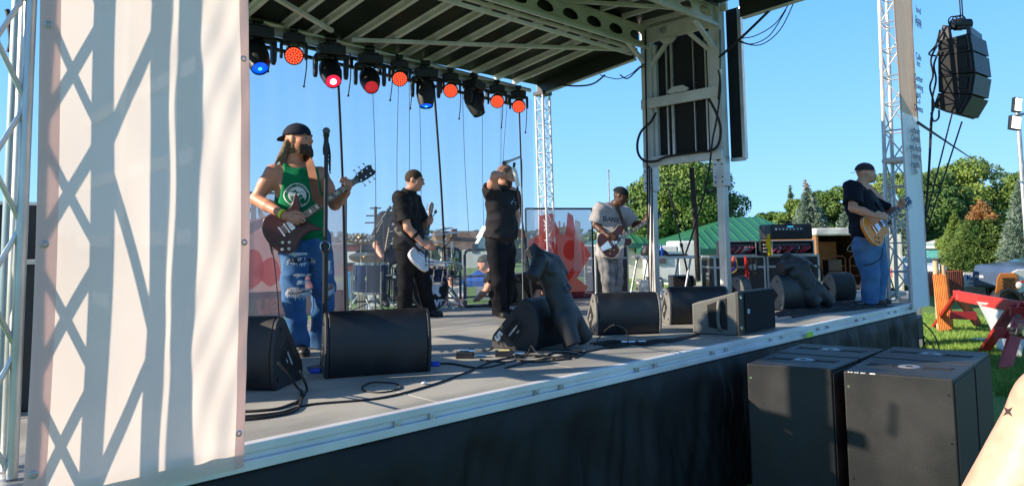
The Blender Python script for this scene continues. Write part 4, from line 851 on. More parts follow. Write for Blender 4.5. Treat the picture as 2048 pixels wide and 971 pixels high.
# side platform (part of the stage) carrying the racks
m = MB(); m.box((XFAR+1.0, 5.35, DECK-.03), (1.96, 3.4, .055)); m.build('side_platform', deckm, S, bevel=.003)
DR = 10.1
def onp(x, d): q = P(x, 590, d); return A(q[0], q[1], DECK)
rx = nrm(IR*1+IF*.12); zt = P(1500, 511, DR)[2]-DECK
c1 = onp(1431, DR); T, c0a, ex, ey = flightcase('wide black road case at left below the cable rack', c1, rx, .78, .5, zt)
c2 = c1+nrm(rx)*.80; T, c0b, ex, ey = flightcase('wide black road case at right, below the amplifier with yellow cloth', c2, rx, .82, .5, zt)
CAB = [M('red_cable', (.5, .03, .025), .5), M('magenta_cable', (.45, .06, .16), .5), M('white_cable', (.6, .6, .6), .5), M('blue_cable', (.03, .08, .4), .5), M('black_cable', (.012, .012, .013), .5), M('yellow_cable', (.6, .42, .03), .5)]
def rack(label, x0, x1, d, z0, z1, seed, nc=26):
    q0 = P(x0, 500, d); q1 = P(x1, 500, d); o = A(q0[0], q0[1], z0); sx = (q1-q0)@rx; ey_ = np.cross(UP, rx); sy = .42; sz = z1-z0; c = o+rx*sx/2+ey_*sy/2+UP*sz/2
    T = thing('cable_rack', label, 'rack', c-UP*sz/2, 'racks of audio cables on the road cases'); t = .02
    for (a_, b_, s3) in (((0, 0, 1), 0, (sx, sy, t)), ((0, 0, -1), 0, (sx, sy, t)), ((1, 0, 0), 0, (t, sy, sz-2*t)), ((-1, 0, 0), 0, (t, sy, sz-2*t))):
        m = MB(); m.box(c+rx*a_[0]*(sx-t)/2+UP*a_[2]*(sz-t)/2, s3, (rx, ey_, UP)); m.build('shell_panel', BLKT, T)
    m = MB(); m.box(c+ey_*(sy/2-.03), (sx-2*t, .02, sz-2*t), (rx, ey_, UP)); m.build('back_panel', BLK, T)
    m = MB(); e_ = .018
    for j in (-1, 1): m.box(c-ey_*(sy/2+.004)+UP*j*(sz-e_)/2, (sx, .016, e_), (rx, ey_, UP)); m.box(c-ey_*(sy/2+.004)+rx*j*(sx-e_)/2, (e_, .016, sz-2*e_), (rx, ey_, UP))
    m.build('edge_trim', ALU, T, bevel=.002)
    m = MB(); m.box(c-ey_*(sy/2-.05)+UP*.02, (sx-2*t, .01, sz*.4), (rx, ey_, UP)); pn = m.build('patch_panel', M('patch_grey', (.10, .10, .11), .5), T)
    g_ = np.random.default_rng(seed); grp = {}
    for k in range(nc):
        u = .05+.9*(k+.5)/nc; mi = int(g_.choice([0, 1, 2, 4, 1, 0])); a_ = c-ey_*(sy/2-.045)+rx*(u-.5)*sx*.92+UP*sz*.12; dr = g_.uniform(.05, .12); b_ = a_+rx*g_.uniform(-.10, -.03)-UP*sz*.45-ey_*.03
        grp.setdefault(mi, MB()).tube(wire([a_, a_-ey_*.06-UP*.015, (a_+b_)/2-ey_*.065, b_], 1, 5), .0055, 5)
    for mi, mm_ in grp.items(): mm_.build('patch_cable', CAB[mi], pn, smooth=True)
    return T, c
zc0 = DECK+zt
rack('low rack of red and magenta cables at left, beside the roof leg', 1456, 1516, DR+.1, zc0, P(1500, 481, DR)[2], 2, 24)
T, cr_ = rack('rack of red and magenta cables under the black amplifier case', 1543, 1634, DR+.05, zc0, P(1580, 480, DR)[2], 5, 26)
# side modules beside racks
m = MB()
for x0, x1, nm, l in ((1518, 1537, 'power_module', 'black rack module with small white buttons beside the yellow cloth'),):
    q0, q1 = P(x0, 500, DR+.1), P(x1, 500, DR+.1); m = MB(); c = (q0+q1)/2; c[2] = (zc0+P(1500, 482, DR)[2])/2; T = thing(nm, l, 'rack module', c-UP*.11); m.box(c+IF*.15, (.13, .3, P(1500, 482, DR)[2]-zc0), (rx, np.cross(UP, rx), UP)); m.build('case', BLKT, T, bevel=.004)
    for i in range(3): m = MB(); m.box(c-IF*.008+UP*(.05-.05*i)+rx*.02, (.05, .012, .014), (rx, np.cross(UP, rx), UP)); m.build('button', WHITE, T)
# amp in soft case
q0, q1 = P(1543, 470, DR+.02), P(1632, 470, DR+.02); za, zb = P(1580, 479, DR)[2], P(1580, 447, DR)[2]; ey_ = np.cross(UP, rx)
T = thing('amplifier', 'black amplifier head in a padded case on top of the right cable rack', 'amplifier', A(q0[0], q0[1], za)); sx = (q1-q0)@rx; c = A(q0[0], q0[1], (za+zb)/2)+rx*sx/2+ey_*.2
m = MB(); m.box(c, (sx, .4, zb-za-.004), (rx, ey_, UP)); m.build('case', BLKT, T, bevel=.03, seg=3)
m = MB(); m.box(c-ey_*.202-rx*sx*.1+UP*.05, (sx*.74, .01, .075), (rx, ey_, UP)); fp = m.build('front_panel', M('amp_panel', (.07, .07, .08), .35, .5, .2, 30), T)
m = MB(); m.box(c-ey_*.202-rx*sx*.1-UP*.045, (sx*.74, .008, .085), (rx, ey_, UP)); m.build('drawer', BLK, T, bevel=.003)
for i in range(8): m = MB(); q = c-ey_*.207-rx*sx*.1+rx*(i-3.5)*.055+UP*.04; m.cyl(q, q-ey_*.014, .011, 10); m.build('knob', WHITE if i % 3 else CHROME, fp)
m = MB(); m.box(c-ey_*.209-rx*sx*.05+UP*.075, (.09, .004, .018), (rx, ey_, UP)); m.build('display', M('teal_display', (.02, .2, .3), .2, emit=(.05, .45, .7), es=.6), fp)
m = MB(); m.tube(wire([c+UP*(zb-za)/2-rx*.1, c+UP*((zb-za)/2+.035)-rx*.08, c+UP*((zb-za)/2+.035)+rx*.08, c+UP*(zb-za)/2+rx*.1], 1, 5), .012, 8); m.build('handle', RUB, T, smooth=True)
# yellow cloth
F = Field(); a = P(1537, 470, DR-.08); F.cap(a, P(1536, 488, DR-.08), .022, .03, .03, (ey_, .4)); F.cap(P(1538, 490, DR-.08), P(1540, 507, DR-.08), .028, .03, .02, (ey_, .4)); v, f = F.mesh(.006); v = wrinkle(v, f, .008, 4, 60)
tag(mesh_np('yellow_cloth', v, f, M('yellow_cloth', (.85, .55, .01), .7)), 'bright yellow cloth hanging beside the amplifier case', 'cloth')
# hanging colour cables in front of the cases
for i, (mi, pts, l) in enumerate([(0, [(1466, 512), (1459, 530), (1454, 548), (1462, 535), (1467, 515)], 'red cable loop hanging in front of the left road case'), (5, [(1468, 514), (1472, 535), (1462, 545), (1455, 540), (1464, 520)], 'yellow cable loop hanging beside the red loop on the left road case'), (0, [(1489, 512), (1490, 540), (1492, 560), (1495, 550), (1492, 520)], 'long red cable bundle hanging midway on the left road case'), (5, [(1567, 515), (1569, 540), (1571, 562)], 'yellow cable hanging behind the farther torso'), (3, [(1466, 512), (1469, 530), (1464, 542), (1459, 532)], 'blue cable loop tangled with the red loop on the left road case')]):
    c = MB(); 
    for k in range(3): c.tube(wire([P(x+k*1.5, y, DR-.06-.01*k) for x, y in pts], 1, 6), .006, 6)
    tag(c.build('coloured_cable', CAB[mi], smooth=True), l, 'cable', 'coloured cables hanging on the road cases')
for i, (pts, l) in enumerate([([(1500, 512), (1505, 530), (1508, 548), (1514, 540), (1512, 518)], 'black cable loop with metal plugs on the left road case'), ([(1605, 515), (1625, 520), (1645, 545), (1647, 572)], 'thick black cable arching over the right road case corner'), ([(1600, 545), (1620, 548), (1628, 530), (1612, 515)], 'black cable loop above the farther torso shoulder')]):
    c = MB(); c.tube(wire([P(x, y, DR-.1) for x, y in pts], 1, 8), .009, 7); tag(c.build('black_cable', RUB, smooth=True), l, 'cable')
# ---- table with covered console
T = thing('folding_table', 'aluminium folding table behind the grey jersey player carrying a covered mixer', 'table', onz(1340, 585)); dt = 10.3
a = P(1286, 515, dt); e = P(1394, 513, dt+.1); zt_ = a[2]; tx_ = nrm(A(e[0]-a[0], e[1]-a[1], 0)); ty_ = np.cross(UP, tx_); L_ = (e-a)@tx_; c = A(a[0], a[1], zt_)+tx_*L_/2+ty_*.3
m = MB(); m.box(c, (L_, .6, .045), (tx_, ty_, UP)); m.build('table_top', ALU, T, bevel=.006)
for i in (-1, 1):
    for j in (-1, 1): m = MB(); m.cyl(c+tx_*i*(L_/2-.08)+ty_*j*.25-UP*.02, A(*(c+tx_*i*(L_/2-.08-.12*(i))+ty_*j*.25)[:2], DECK), .016, 10); m.build('leg', STEEL, T, smooth=True)
F = Field(); q = P(1300, 500, dt+.2); F.cap(P(1295, 504, dt+.2), P(1330, 506, dt+.2), .10, .05, .05, (UP, .9)); F.cap(P(1296, 495, dt+.2), P(1318, 500, dt+.2), .07, .06, .05); F.plane(A(0, 0, zt_+.024), -UP); v, f = F.mesh(.01); v = wrinkle(v, f, .015, 2, 22)
tag(mesh_np('covered_mixer', v, f, BLKT), 'mixing desk under a black cover on the left end of the aluminium table', 'covered mixer')
for x, w_, h_, mt, nm, l, ct in ((1323, .06, .16, M('blue_bottle', (.02, .12, .65), .2), 'water_bottle', 'blue bottle lying among things on the aluminium table', 'bottle'), (1313, .09, .09, WHITE, 'paper_cup', 'white paper cup on the aluminium table', 'cup')):
    q = P(x, 510, dt+.1); q[2] = zt_+.024; m = MB(); m.lathe([(0, 0), (w_*.45, 0), (w_*.5, h_*.6), (w_*.25, h_*.8), (w_*.22, h_), (0, h_)] if nm == 'water_bottle' else [(0, 0), (w_*.38, 0), (w_*.5, h_), (w_*.46, h_), (w_*.36, .01), (0, .01)], q, A(1, 0, 0), A(0, 1, 0), UP, 16); tag(m.build(nm, mt, smooth=True), l, ct)
T = thing('laptop', 'dark laptop open flat on the right half of the aluminium table', 'laptop', P(1350, 511, dt)); q = P(1348, 509, dt+.15); q[2] = zt_+.035; m = MB(); m.box(q, (.34, .24, .02), (tx_, ty_, UP)); m.build('keyboard_half', BLK, T, bevel=.003); m = MB(); m.box(q+ty_*.14+UP*.02, (.34, .02, .05), (tx_, ty_, UP)); m.build('screen_half', CHROME, T)
# black box / sub by the table
q = onz(1348, 588); T = thing('bass_cabinet', 'plain black bass cabinet standing under the right end of the table', 'speaker cabinet', q); m = MB(); m.box(q+IR*.16+IF*.2+UP*.14, (.33, .34, .28), (IR, IF, UP)); m.build('box', BLKT, T, bevel=.006); m = MB(); m.box(q+IR*.16+IF*.025+UP*.14, (.29, .012, .24), (IR, IF, UP)); m.build('grille', GRILLE, T)
# cabling post between the legs
c = MB(); a = P(1383, 335, 9.4); e = P(1396, 560, 9.6); c.tube(wire([a, (a+e)/2+IR*.01, e], 1, 8), .035, 10); tag(c.build('cable_bundle', M('brown_black_bundle', (.035, .025, .022), .8, 0, .4, 20, .8, 40), smooth=True), 'thick dark bundle of cables hanging between the two roof legs', 'cable bundle')
for (pts, r, l) in [([(1392, 560), (1300, 515), (1330, 522), (1385, 545)], .008, None)]: pass
# rope from the panel, big cable loops of the end frame
def cabl(pts, r, label, name='hanging_cable', X=None, D=None, group=None, m=None, cat='cable'):
    c = MB(); c.tube(wire([onx(p[0], p[1], X if len(p) == 2 else p[2]) for p in pts] if X else [P(p[0], p[1], D if len(p) == 2 else p[2]) for p in pts], 1, 8), r, 8); o = c.build(name, m or RUB, smooth=True); tag(o, label, cat, group); return o
cabl([(1312, 225), (1302, 243), (1283, 262), (1275, 285), (1277, 308), (1290, 322), (1312, 322), (1335, 313), (1395, 304), (1425, 300), (1438, 285), (1441, 255), (1432, 225), (1418, 198)], .016, 'thick black cable hanging in a wide loop across the end frame panels', X=XE-.16)
cabl([(1437, 140), (1441, 175), (1433, 240), (1425, 280), (1418, 340), (1405, 400), (1384, 470), (1370, 510)], .011, 'black rope slanting down from the right roof post to the table', X=XE-.2)
cabl([(1291, 60), (1291, 130), (1294, 300), (1296, 480)], .012, 'thick black cable running down the left roof post', X=XE-.1)
cabl([(1298, 330), (1299, 420), (1297, 520), (1300, 600)], .008, 'black cable hanging beside the left roof leg', X=XE-.3); cabl([(1303, 335), (1305, 420), (1303, 520), (1302, 600)], .008, 'second black cable hanging beside the left roof leg', X=XE-.25)
cabl([(1240, 150), (1255, 157), (1275, 140), (1289, 128)], .009, 'black cable slung from the rear roof edge to the left roof post', X=XE-.1); cabl([(1200, 150), (1235, 158), (1262, 148), (1280, 133), (1290, 135)], .006, 'thin cable looping from the rear roof edge to the post', X=XE-.1)
cabl([(1110, 168), (1150, 172), (1185, 168), (1210, 150)], .012, 'black cable lying along the rear roof end channel', X=XR-.03)
cabl([(1438, 115), (1480, 78), (1530, 30), (1560, 0), (1575, -20)], .016, 'thick strut cable rising from the right post to the front roof wing', X=XE-.05)
for k, (pts) in enumerate([[(1478, 77), (1510, 72), (1550, 48), (1578, 8)], [(1480, 82), (1505, 88), (1540, 70), (1572, 20)], [(1478, 84), (1520, 90), (1560, 60), (1590, 0)]]): cabl(pts, .006, 'thin black cable sagging between the wing panel and the front roof wing', X=XE, group='thin cables sagging under the front roof wing')
cabl([(1440, 60), (1440, 140), (1436, 200)], .008, 'cable with a white plug on the right roof post', X=XE-.12)
c = MB(); c.box(onx(1441, 143, XE-.13), (.03, .03, .05)); tag(c.build('white_plug', WHITE), 'small white plug taped to the cable on the right roof post', 'plug')
# ================================================================ GUITARS
OUT = {
 'sg': [(-.17, 0), (-.155, .09), (-.10, .155), (-.03, .16), (.03, .125), (.09, .115), (.14, .135), (.185, .175), (.20, .165), (.178, .10), (.15, .045), (.15, -.045), (.178, -.10), (.20, -.150), (.185, -.160), (.14, -.125), (.09, -.115), (.03, -.125), (-.03, -.16), (-.10, -.16), (-.155, -.09)],
 'single': [(-.17, 0), (-.155, .10), (-.09, .165), (-.01, .15), (.05, .115), (.10, .115), (.16, .13), (.205, .10), (.22, .05), (.21, .028), (.18, -.03), (.155, -.05), (.165, -.095), (.15, -.13), (.10, -.125), (.05, -.122), (-.01, -.155), (-.09, -.17), (-.155, -.10)],
 'hollow': [(-.20, 0), (-.185, .12), (-.11, .19), (-.02, .175), (.05, .13), (.12, .135), (.18, .16), (.235, .13), (.235, .08), (.19, .04), (.18, -.04), (.235, -.08), (.235, -.13), (.18, -.16), (.12, -.135), (.05, -.13), (-.02, -.175), (-.11, -.19), (-.185, -.12)],
 'bass': [(-.17, 0), (-.16, .09), (-.12, .145), (-.04, .135), (.04, .105), (.11, .11), (.18, .15), (.23, .145), (.225, .12), (.17, .06), (.15, .0), (.16, -.05), (.19, -.10), (.18, -.13), (.12, -.11), (.04, -.10), (-.04, -.135), (-.12, -.155), (-.16, -.10)]}
IVORY = M('ivory_binding', (.62, .58, .45), .4); ROSE = M('rosewood', (.045, .022, .014), .5, 0, .25, 30, .1, 60, stretch=(1, 8, 1)); FRET = M('fret_wire', (.7, .7, .68), .25, .9)
def guitar(name, label, O, xd, nd, kind, bodym, neckm, headm=None, sc=1., knobs=4, pick=None, plate=None, tail=False, cat='electric guitar', nl=.44, bind=None):
    xd = nrm(xd)*1.; nd = nrm(nd-xd*(nd@xd)); yd = np.cross(nd, xd)
    if yd[2] < 0: yd = -yd
    T = thing(name, label, cat, O); k = sc; W = lambda x, y, z=0: O+xd*x*k+yd*y*k+nd*z*k; X_, Y_, N_ = xd*k, yd*k, nd*k
    pl = [tuple(p) for p in spline(OUT[kind], 5)]; th = .042 if kind != 'hollow' else .055
    m = MB(); m.prism(pl, O, X_, Y_, N_, -th, 0); b = m.build('body', bodym, T, bevel=.009*k, smooth=True, seg=3)
    if bind: m = MB(); m.tube([W(x*.992, y*.992, -.001) for x, y in pl+[pl[0]]], .0042*k, 5, False); m.build('binding', bind, b)
    j = .165; e = j+nl
    m = MB(); m.prism([(j-.06, -.028), (j-.06, .028), (e, .022), (e, -.022)], O, X_, Y_, N_, -.022, .006); n_ = m.build('neck', neckm, T, bevel=.006*k)
    m = MB(); m.prism([(j-.065, -.0285), (j-.065, .0285), (e-.001, .0222), (e-.001, -.0222)], O, X_, Y_, N_, .0062, .012); fb = m.build('fretboard', ROSE, n_)
    m = MB(); sl = nl+.065
    for f in range(1, 21):
        x = e-sl*(1-2**(-f/12.))*1.38
        if x > j-.06: m.box(W(x, 0, .0126), (.0026*k, .0465*k, .002*k), (xd, yd, nd))
    m.build('frets', FRET, fb)
    m = MB(); 
    for f in (3, 5, 7, 9, 12, 15):
        x = e-sl*(1-2**(-(f-.5)/12.))*1.38
        if x > j-.06: m.box(W(x, 0, .0124), (.015*k, .028*k, .0014*k), (xd, yd, nd))
    m.build('inlays', IVORY, fb)
    h = [(e, -.022), (e+.02, -.028), (e+.05, -.040), (e+.15, -.044), (e+.175, -.030), (e+.165, -.008), (e+.165, .008), (e+.175, .030), (e+.15, .044), (e+.05, .040), (e+.02, .028), (e, .022)] if kind != 'bass' else [(e, -.02), (e+.03, -.03), (e+.06, -.025), (e+.2, -.02), (e+.23, .0), (e+.215, .03), (e+.18, .04), (e+.04, .045), (e, .02)]
    m = MB(); m.prism(h, W(0, 0, -.006), X_, Y_, N_, -.010, .004); hd = m.build('headstock', headm or BLKM, n_, bevel=.002*k)
    for i in range(3):
        for s_ in (-1, 1):
            if kind == 'bass' and s_ < 0: continue
            x = e+.045+i*.043; m = MB(); m.cyl(W(x, s_*.024, .0), W(x, s_*.024, .012), .006*k, 8); m.cyl(W(x, s_*.03, -.012), W(x, s_*.068, -.012), .003*k, 6); m.sphere(W(x, s_*.072, -.012), (.009*k, .009*k, .006*k), 8, 6); m.build('tuner', CHROME, hd, smooth=True)
    for i, x in enumerate((.035, .125)):
        m = MB(); m.box(W(x, 0, .006), (.038*k, .075*k, .012*k), (xd, yd, nd)); m.build('pickup', pick or CHROME, b, bevel=.003*k)
    m = MB(); m.box(W(0, 0, .009), (.014*k, .085*k, .012*k), (xd, yd, nd)); m.build('bridge', CHROME, b, bevel=.002)
    if not tail: m = MB(); m.box(W(-.045, 0, .008), (.013*k, .088*k, .013*k), (xd, yd, nd)); m.build('tailpiece', CHROME, b, bevel=.003)
    else: m = MB(); m.prism([(-.19, -.03), (-.19, .03), (-.05, .055), (-.05, -.055)], O, X_, Y_, N_, .006, .012); m.build('tailpiece', M('polished_tailpiece', (.75, .78, .82), .2, .6), b, bevel=.003)
    if plate: m = MB(); m.prism(plate[1], O, X_, Y_, N_, .001, .006); m.build('pickguard', plate[0], b, bevel=.002)
    kp = [(-.085, -.070), (-.045, -.098), (-.115, -.110), (-.075, -.135)][:knobs] if kind in ('sg', 'single', 'hollow') else [(-.04, -.09), (-.09, -.10)][:knobs]
    for x, y in kp: m = MB(); m.lathe([(.0115, 0), (.0105, .014), (0, .015)], W(x, y, .0), X_, Y_, N_, 14); m.build('knob', M('cream_knob', (.75, .72, .6), .4) if kind == 'sg' else M('amber_knob', (.35, .18, .05), .3), b, smooth=True)
    m = MB(); x1 = e+.03
    for i in range(6): y = (i-2.5); m.tube([W(-.045, y*.0105, .019), W(0, y*.0105, .021), W(e, y*.0068, .0135), W(x1, y*.009, .002)], .0011*k, 4, False)
    m.build('strings', FRET, T)
    return T, W, xd, yd, nd
def strap(label, pts, w_, m, name='guitar_strap', nn=None):
    c = MB(); ps = spline(pts, 8, False); L = []
    for i, q in enumerate(ps):
        t = nrm(ps[min(i+1, len(ps)-1)]-ps[max(i-1, 0)]); n = nn if nn is not None else -IF; s_ = nrm(np.cross(t, n)); L.append((q-s_*w_/2, q+s_*w_/2))
    v = [x for p in L for x in p]; c.add(v, [(2*i, 2*i+1, 2*i+3, 2*i+2) for i in range(len(L)-1)]); o = c.build(name, m); md = o.modifiers.new('s', 'SOLIDIFY'); md.thickness = .004; md.offset = 0
    return tag(o, label, 'guitar strap')
def hangcable(label, pts, r=.004, m=None, cat='guitar cable'): c = MB(); c.tube(wire(pts, 1, 10), r, 6); return tag(c.build('guitar_cable', m or RUB, smooth=True), label, cat)
DENIM = M('blue_denim', (.022, .085, .22), .8, 0, .3, 5, .35, 320, col2=(.07, .16, .32)); DENIML = M('light_denim', (.06, .15, .32), .8, 0, .25, 5, .35, 320, col2=(.11, .22, .42))
BSHIRT = M('black_shirt', (.020, .020, .023), .75, 0, .2, 7, .2, 300); BPANT = M('black_trousers', (.012, .012, .015), .8, 0, .2, 7, .2, 300)
SHOE = M('black_shoe', (.015, .015, .016), .45)
# ================================================================ 1  green shirt guitar player
D = 5.42
J = lambda x, y, o=0.: P(x, y, D+o)
fr = nrm(-IF*.80+IR*.60)
def jd(x0, y0, x1, y1, o): return nrm(P(x1, y1, D+o)-P(x0, y0, D))
G_O = J(574, 456, -.30); G_X = nrm(J(748, 335, -.16)-G_O); GN = nrm(-IF+IR*.12+UP*.06)
kp = dict(front=fr, face=nrm(IR*.93-IF*.30+UP*.06), head=J(597, 281), neck=J(588, 322, .01), chest=J(592, 372, -.02), pelvis=J(607, 462, .0), shR=J(547, 346, -.10), shL=J(640, 350, .14), elR=J(512, 398, -.14), wrR=J(572, 432, -.37), elL=J(670, 408, .06), wrL=J(694, 385, -.16),
    hipR=J(590, 478, -.05), hipL=J(632, 478, .08), knR=J(586, 585, -.12), anR=J(598, 684, -.08), knL=J(648, 578, .05), anL=J(638, 672, .18), toeR=nrm(-IF*.75+IR*.5), toeL=nrm(IR*.9-IF*.2),
    hR=dict(d=nrm(IR*.85-UP*.25-IF*.15), n=nrm(IF*.8-UP*.5), t=nrm(UP*.7+IR*.3), curl=(.7, .9, .5), th=.5), hL=dict(d=nrm(IR*.25+UP*.55-IF*.35), n=nrm(-IF*.2-IR*.75-UP*.3), t=nrm(-IR*.3+UP*.6+IF*.6), curl=(.9, 1.1, .8), th=.4))
GREEN = M('green_cotton', (.006, .17, .065), .85, 0, .15, 5, .25, 350)
base = onz(616, 700); 
T, body, shirt, trou = person('a', 'bearded long haired man in green sleeveless shirt and torn jeans playing dark red guitar', base, kp, SKA, dict(shirt=GREEN, sleeve=0, armhole=-.045, neckline=.0, shirt_name='tank_top', trousers=DENIM, trouser_name='jeans', shoes=SHOE, hem=J(612, 470, 0), hemr=.165, wr=.013, seed=11, legr=(.108, .084, .080), cuff=.05, twr=.019, tfq=15), h=.0065, w=1.10, hs=1.08, fine=False)
hc, hf, hu = kp['head'], kp['face'], UP; hd_ = np.cross(hu, hf)
cap_hat(T, hc, nrm(hf-hu*.0), nrm(UP+hf*.08), M('navy_cap', (.018, .022, .035), .8, 0, .15, 9, .3, 400), True, 1.12, True)
HAIR = M('brown_hair', (.10, .06, .03), .7, 0, .4, 14, .6, 90, stretch=(9, 9, 1), col2=(.20, .13, .07)); BEARD = M('dark_beard', (.035, .020, .013), .85, 0, .4, 40, .8, 120, col2=(.07, .04, .025))
F = Field(); g = np.random.default_rng(3)
F.ell(hc-hf*.030-UP*.035, (.082, .082, .10), [hd_, hf, hu], .03)
for i in range(60):
    a = g.uniform(-1, 1); s_ = hc+hd_*a*.086-hf*(.02+.075*math.sqrt(max(0, 1-a*a)))-UP*.02; m_ = s_-UP*.11-hf*.022+hd_*a*.012+g.normal(0, .010, 3); e_ = m_-UP*g.uniform(.05, .11)-hf*g.uniform(-.015, .03)+hd_*a*.02+g.normal(0, .014, 3); F.cap(s_, m_, .019, .018, .006); F.cap(m_, e_, .018, .006, .006)
F.plane(hc+hf*.022-UP*.02, nrm(hf*1.-UP*.12))
skin(F, .006, 'hair', HAIR, T, .003, 3, 90, rl=1)
F = Field()
for i in range(70):
    a = g.uniform(-1.25, 1.25); u = g.uniform(0, 1); r = .066; s_ = hc+hd_*math.sin(a)*r*.92+hf*(math.cos(a)*r*.9+.028)-UP*(.045+.03*u); e_ = s_-UP*g.uniform(.03, .085)*(.5+.5*math.cos(a))+hf*.025*max(math.cos(a), 0)+g.normal(0, .005, 3); F.cap(s_, e_, .013, .006, .012)
F.cap(hc+hf*.088-UP*.040-hd_*.026, hc+hf*.088-UP*.040+hd_*.026, .008, .008, .01)
skin(F, .0055, 'beard', BEARD, T, .003, 5, 110, rl=1, noise=.0008)
# wristband
w0 = kp['wrR']; d = nrm(kp['wrR']-kp['elR']); c = MB(); X_ = nrm(np.cross(d, UP)); Y_ = np.cross(d, X_); c.lathe([(.0345, -.055), (.036, -.05), (.036, -.026), (.0345, -.022)], w0, X_, Y_, d, 24); tag(c.build('wristband', M('neon_yellow_band', (.62, .85, .02), .5)), 'neon yellow wristband on the green shirt player near wrist', 'wristband')
# shirt print
WP = M('white_print', (.72, .75, .73), .8, 0, .1, 25)
cn = J(611, 387, -.3); n_ = nrm(-fr); X_ = nrm(np.cross(UP, fr)); X_ = X_ if X_ @ IR > 0 else -X_
dirn = -fr
c = MB(); grid_disc(c, cn, X_*.09, UP*.09, .93, 1.0, nr=1); grid_disc(c, cn, X_*.09, UP*.09, 0.0, .70, nr=7)
decal(shirt, c, 'round_print', WP, dirn, shirt)
c = MB(); 
for s_, a0, r_, up in (('HOT SHOWS', 90, .83, 1), ('SINCE', 270, .83, -1)):
    for i, ch_ in enumerate(s_):
        if ch_ == ' ': continue
        a = R(a0-(i-(len(s_)-1)/2)*17*up); q = cn+(X_*math.cos(a)+UP*math.sin(a))*.09*r_; tx = nrm(-X_*math.sin(a)+UP*math.cos(a))*(-1 if up > 0 else 1); ty = np.cross(np.cross(X_, UP), tx); text(c, ch_, .024, q, tx, nrm(X_*math.cos(a)+UP*math.sin(a))*up, -dirn, 0, 'CENTER', .001)
decal(shirt, c, 'print_lettering', WP, dirn, shirt, .0035)
c = MB()
mit = [(-.055, .035), (-.03, .030), (-.012, .040), (-.004, .028), (.03, .030), (.05, .022), (.02, .016), (.004, .018), (-.006, .006), (-.014, .018), (-.035, .022)]; m2 = [(.012, -.06), (.010, -.03), (.0, -.015), (.008, .0), (.024, .006), (.034, -.006), (.032, -.02), (.045, -.022), (.048, -.04), (.04, -.06)]
for pl in (mit, m2): c.add([cn+X_*a+UP*b for a, b in pl], [tuple(range(len(pl)))])
for i in range(9): q = cn+X_*(-.034+.012*((i % 3)-1)*(.9 if i < 6 else .4))+UP*(-.012-.014*(i//3)); c.add([q+X_*.006*math.cos(t)+UP*.0065*math.sin(t) for t in np.linspace(0, 6.28, 9)[:-1]], [tuple(range(8))])
decal(shirt, c, 'green_map_print', GREEN, dirn, shirt, .005)
# jeans tears
WT = M('white_threads', (.62, .66, .70), .9, 0, .1, 30)
def tear(x, y, wd, ht, col, fringe=22, seed=1, name='torn_patch', drop=.035):
    g = np.random.default_rng(seed); cc = P(x, y, D-.3); tgt = trou; c = MB(); n = 26
    rim = [cc+IR*wd/2*math.cos(t)*(1+.08*math.sin(5*t))+UP*ht/2*math.sin(t)*(1+.15*math.sin(3*t+1)) for t in np.linspace(0, 6.283, n+1)[:-1]]
    vs = [cc]; [vs.append(cc+(q-cc)*k) for k in (.35, .7, 1.) for q in rim]; fs = [(0, 1+i, 1+(i+1) % n) for i in range(n)]+[(1+k*n+i, 1+k*n+(i+1) % n, 1+(k+1)*n+(i+1) % n, 1+(k+1)*n+i) for k in range(2) for i in range(n)]
    c.add(vs, fs); p_ = decal(tgt, c, name, col, IF, trou, .002)
    c = MB()
    for i in range(fringe):
        u = g.uniform(-.5, .5); bot = g.random() < .62; q = cc+IR*u*wd+UP*(ht*.5*math.sqrt(max(0, 1-4*u*u)))*(-1 if bot else 1); e_ = q+IR*g.normal(0, .012)-UP*g.uniform(.3, 1)*drop; w_ = .0022
        c.add([q-IR*w_, q+IR*w_, (q+e_)/2+IR*(w_+g.normal(0, .003)), (q+e_)/2-IR*w_, e_], [(0, 1, 2, 3), (3, 2, 4)])
    c2 = decal(tgt, c, 'fringe', WT, IF, trou, .007)
SHD = M('shaded_skin_patch', (.22, .10, .065), .7); DKD = M('dark_tear_patch', (.02, .03, .06), .8)  # DKD is a plain dark blue patch filling the thigh tear
tear(582, 583, .125, .052, SHD, 60, 1, drop=.055); tear(586, 521, .16, .040, DKD, 40, 2); tear(582, 508, .13, .022, WT, 14, 3, 'frayed_patch', .015); tear(588, 551, .085, .020, WT, 20, 4, 'frayed_patch', .02); tear(590, 565, .05, .022, WT, 14, 7, 'frayed_patch', .015)
tear(658, 573, .07, .05, SHD, 46, 5, drop=.055); tear(657, 532, .028, .09, WT, 26, 6, 'frayed_patch', .02)
# guitar 1
CHERRY = M('dark_cherry_lacquer', (.085, .018, .016), .28, 0, .25, 6, .02, 40, col2=(.045, .012, .012)); MAHOG = M('mahogany_neck', (.10, .025, .018), .35)
T1, W, gx, gy, gn = guitar('electric_guitar', 'dark cherry red double horned guitar held by the man in the green shirt', G_O, G_X, GN, 'sg', CHERRY, MAHOG, None, .98, 4)
strap('brown leather strap over the chest of the green shirt player', [J(652, 402, -.26), J(634, 396, -.27), J(627, 360, -.24), J(620, 328, -.12), J(612, 316, .02), J(590, 318, .10)], .062, M('brown_leather', (.17, .06, .025), .6, 0, .2, 9, .2, 150))
hangcable('black cable curling from the lower edge of the dark red guitar', [W(-.16, -.05, -.02), W(-.20, -.09, -.03), J(538, 478, -.22), J(548, 520, -.1), J(556, 600, -.02), J(560, 660, 0)])

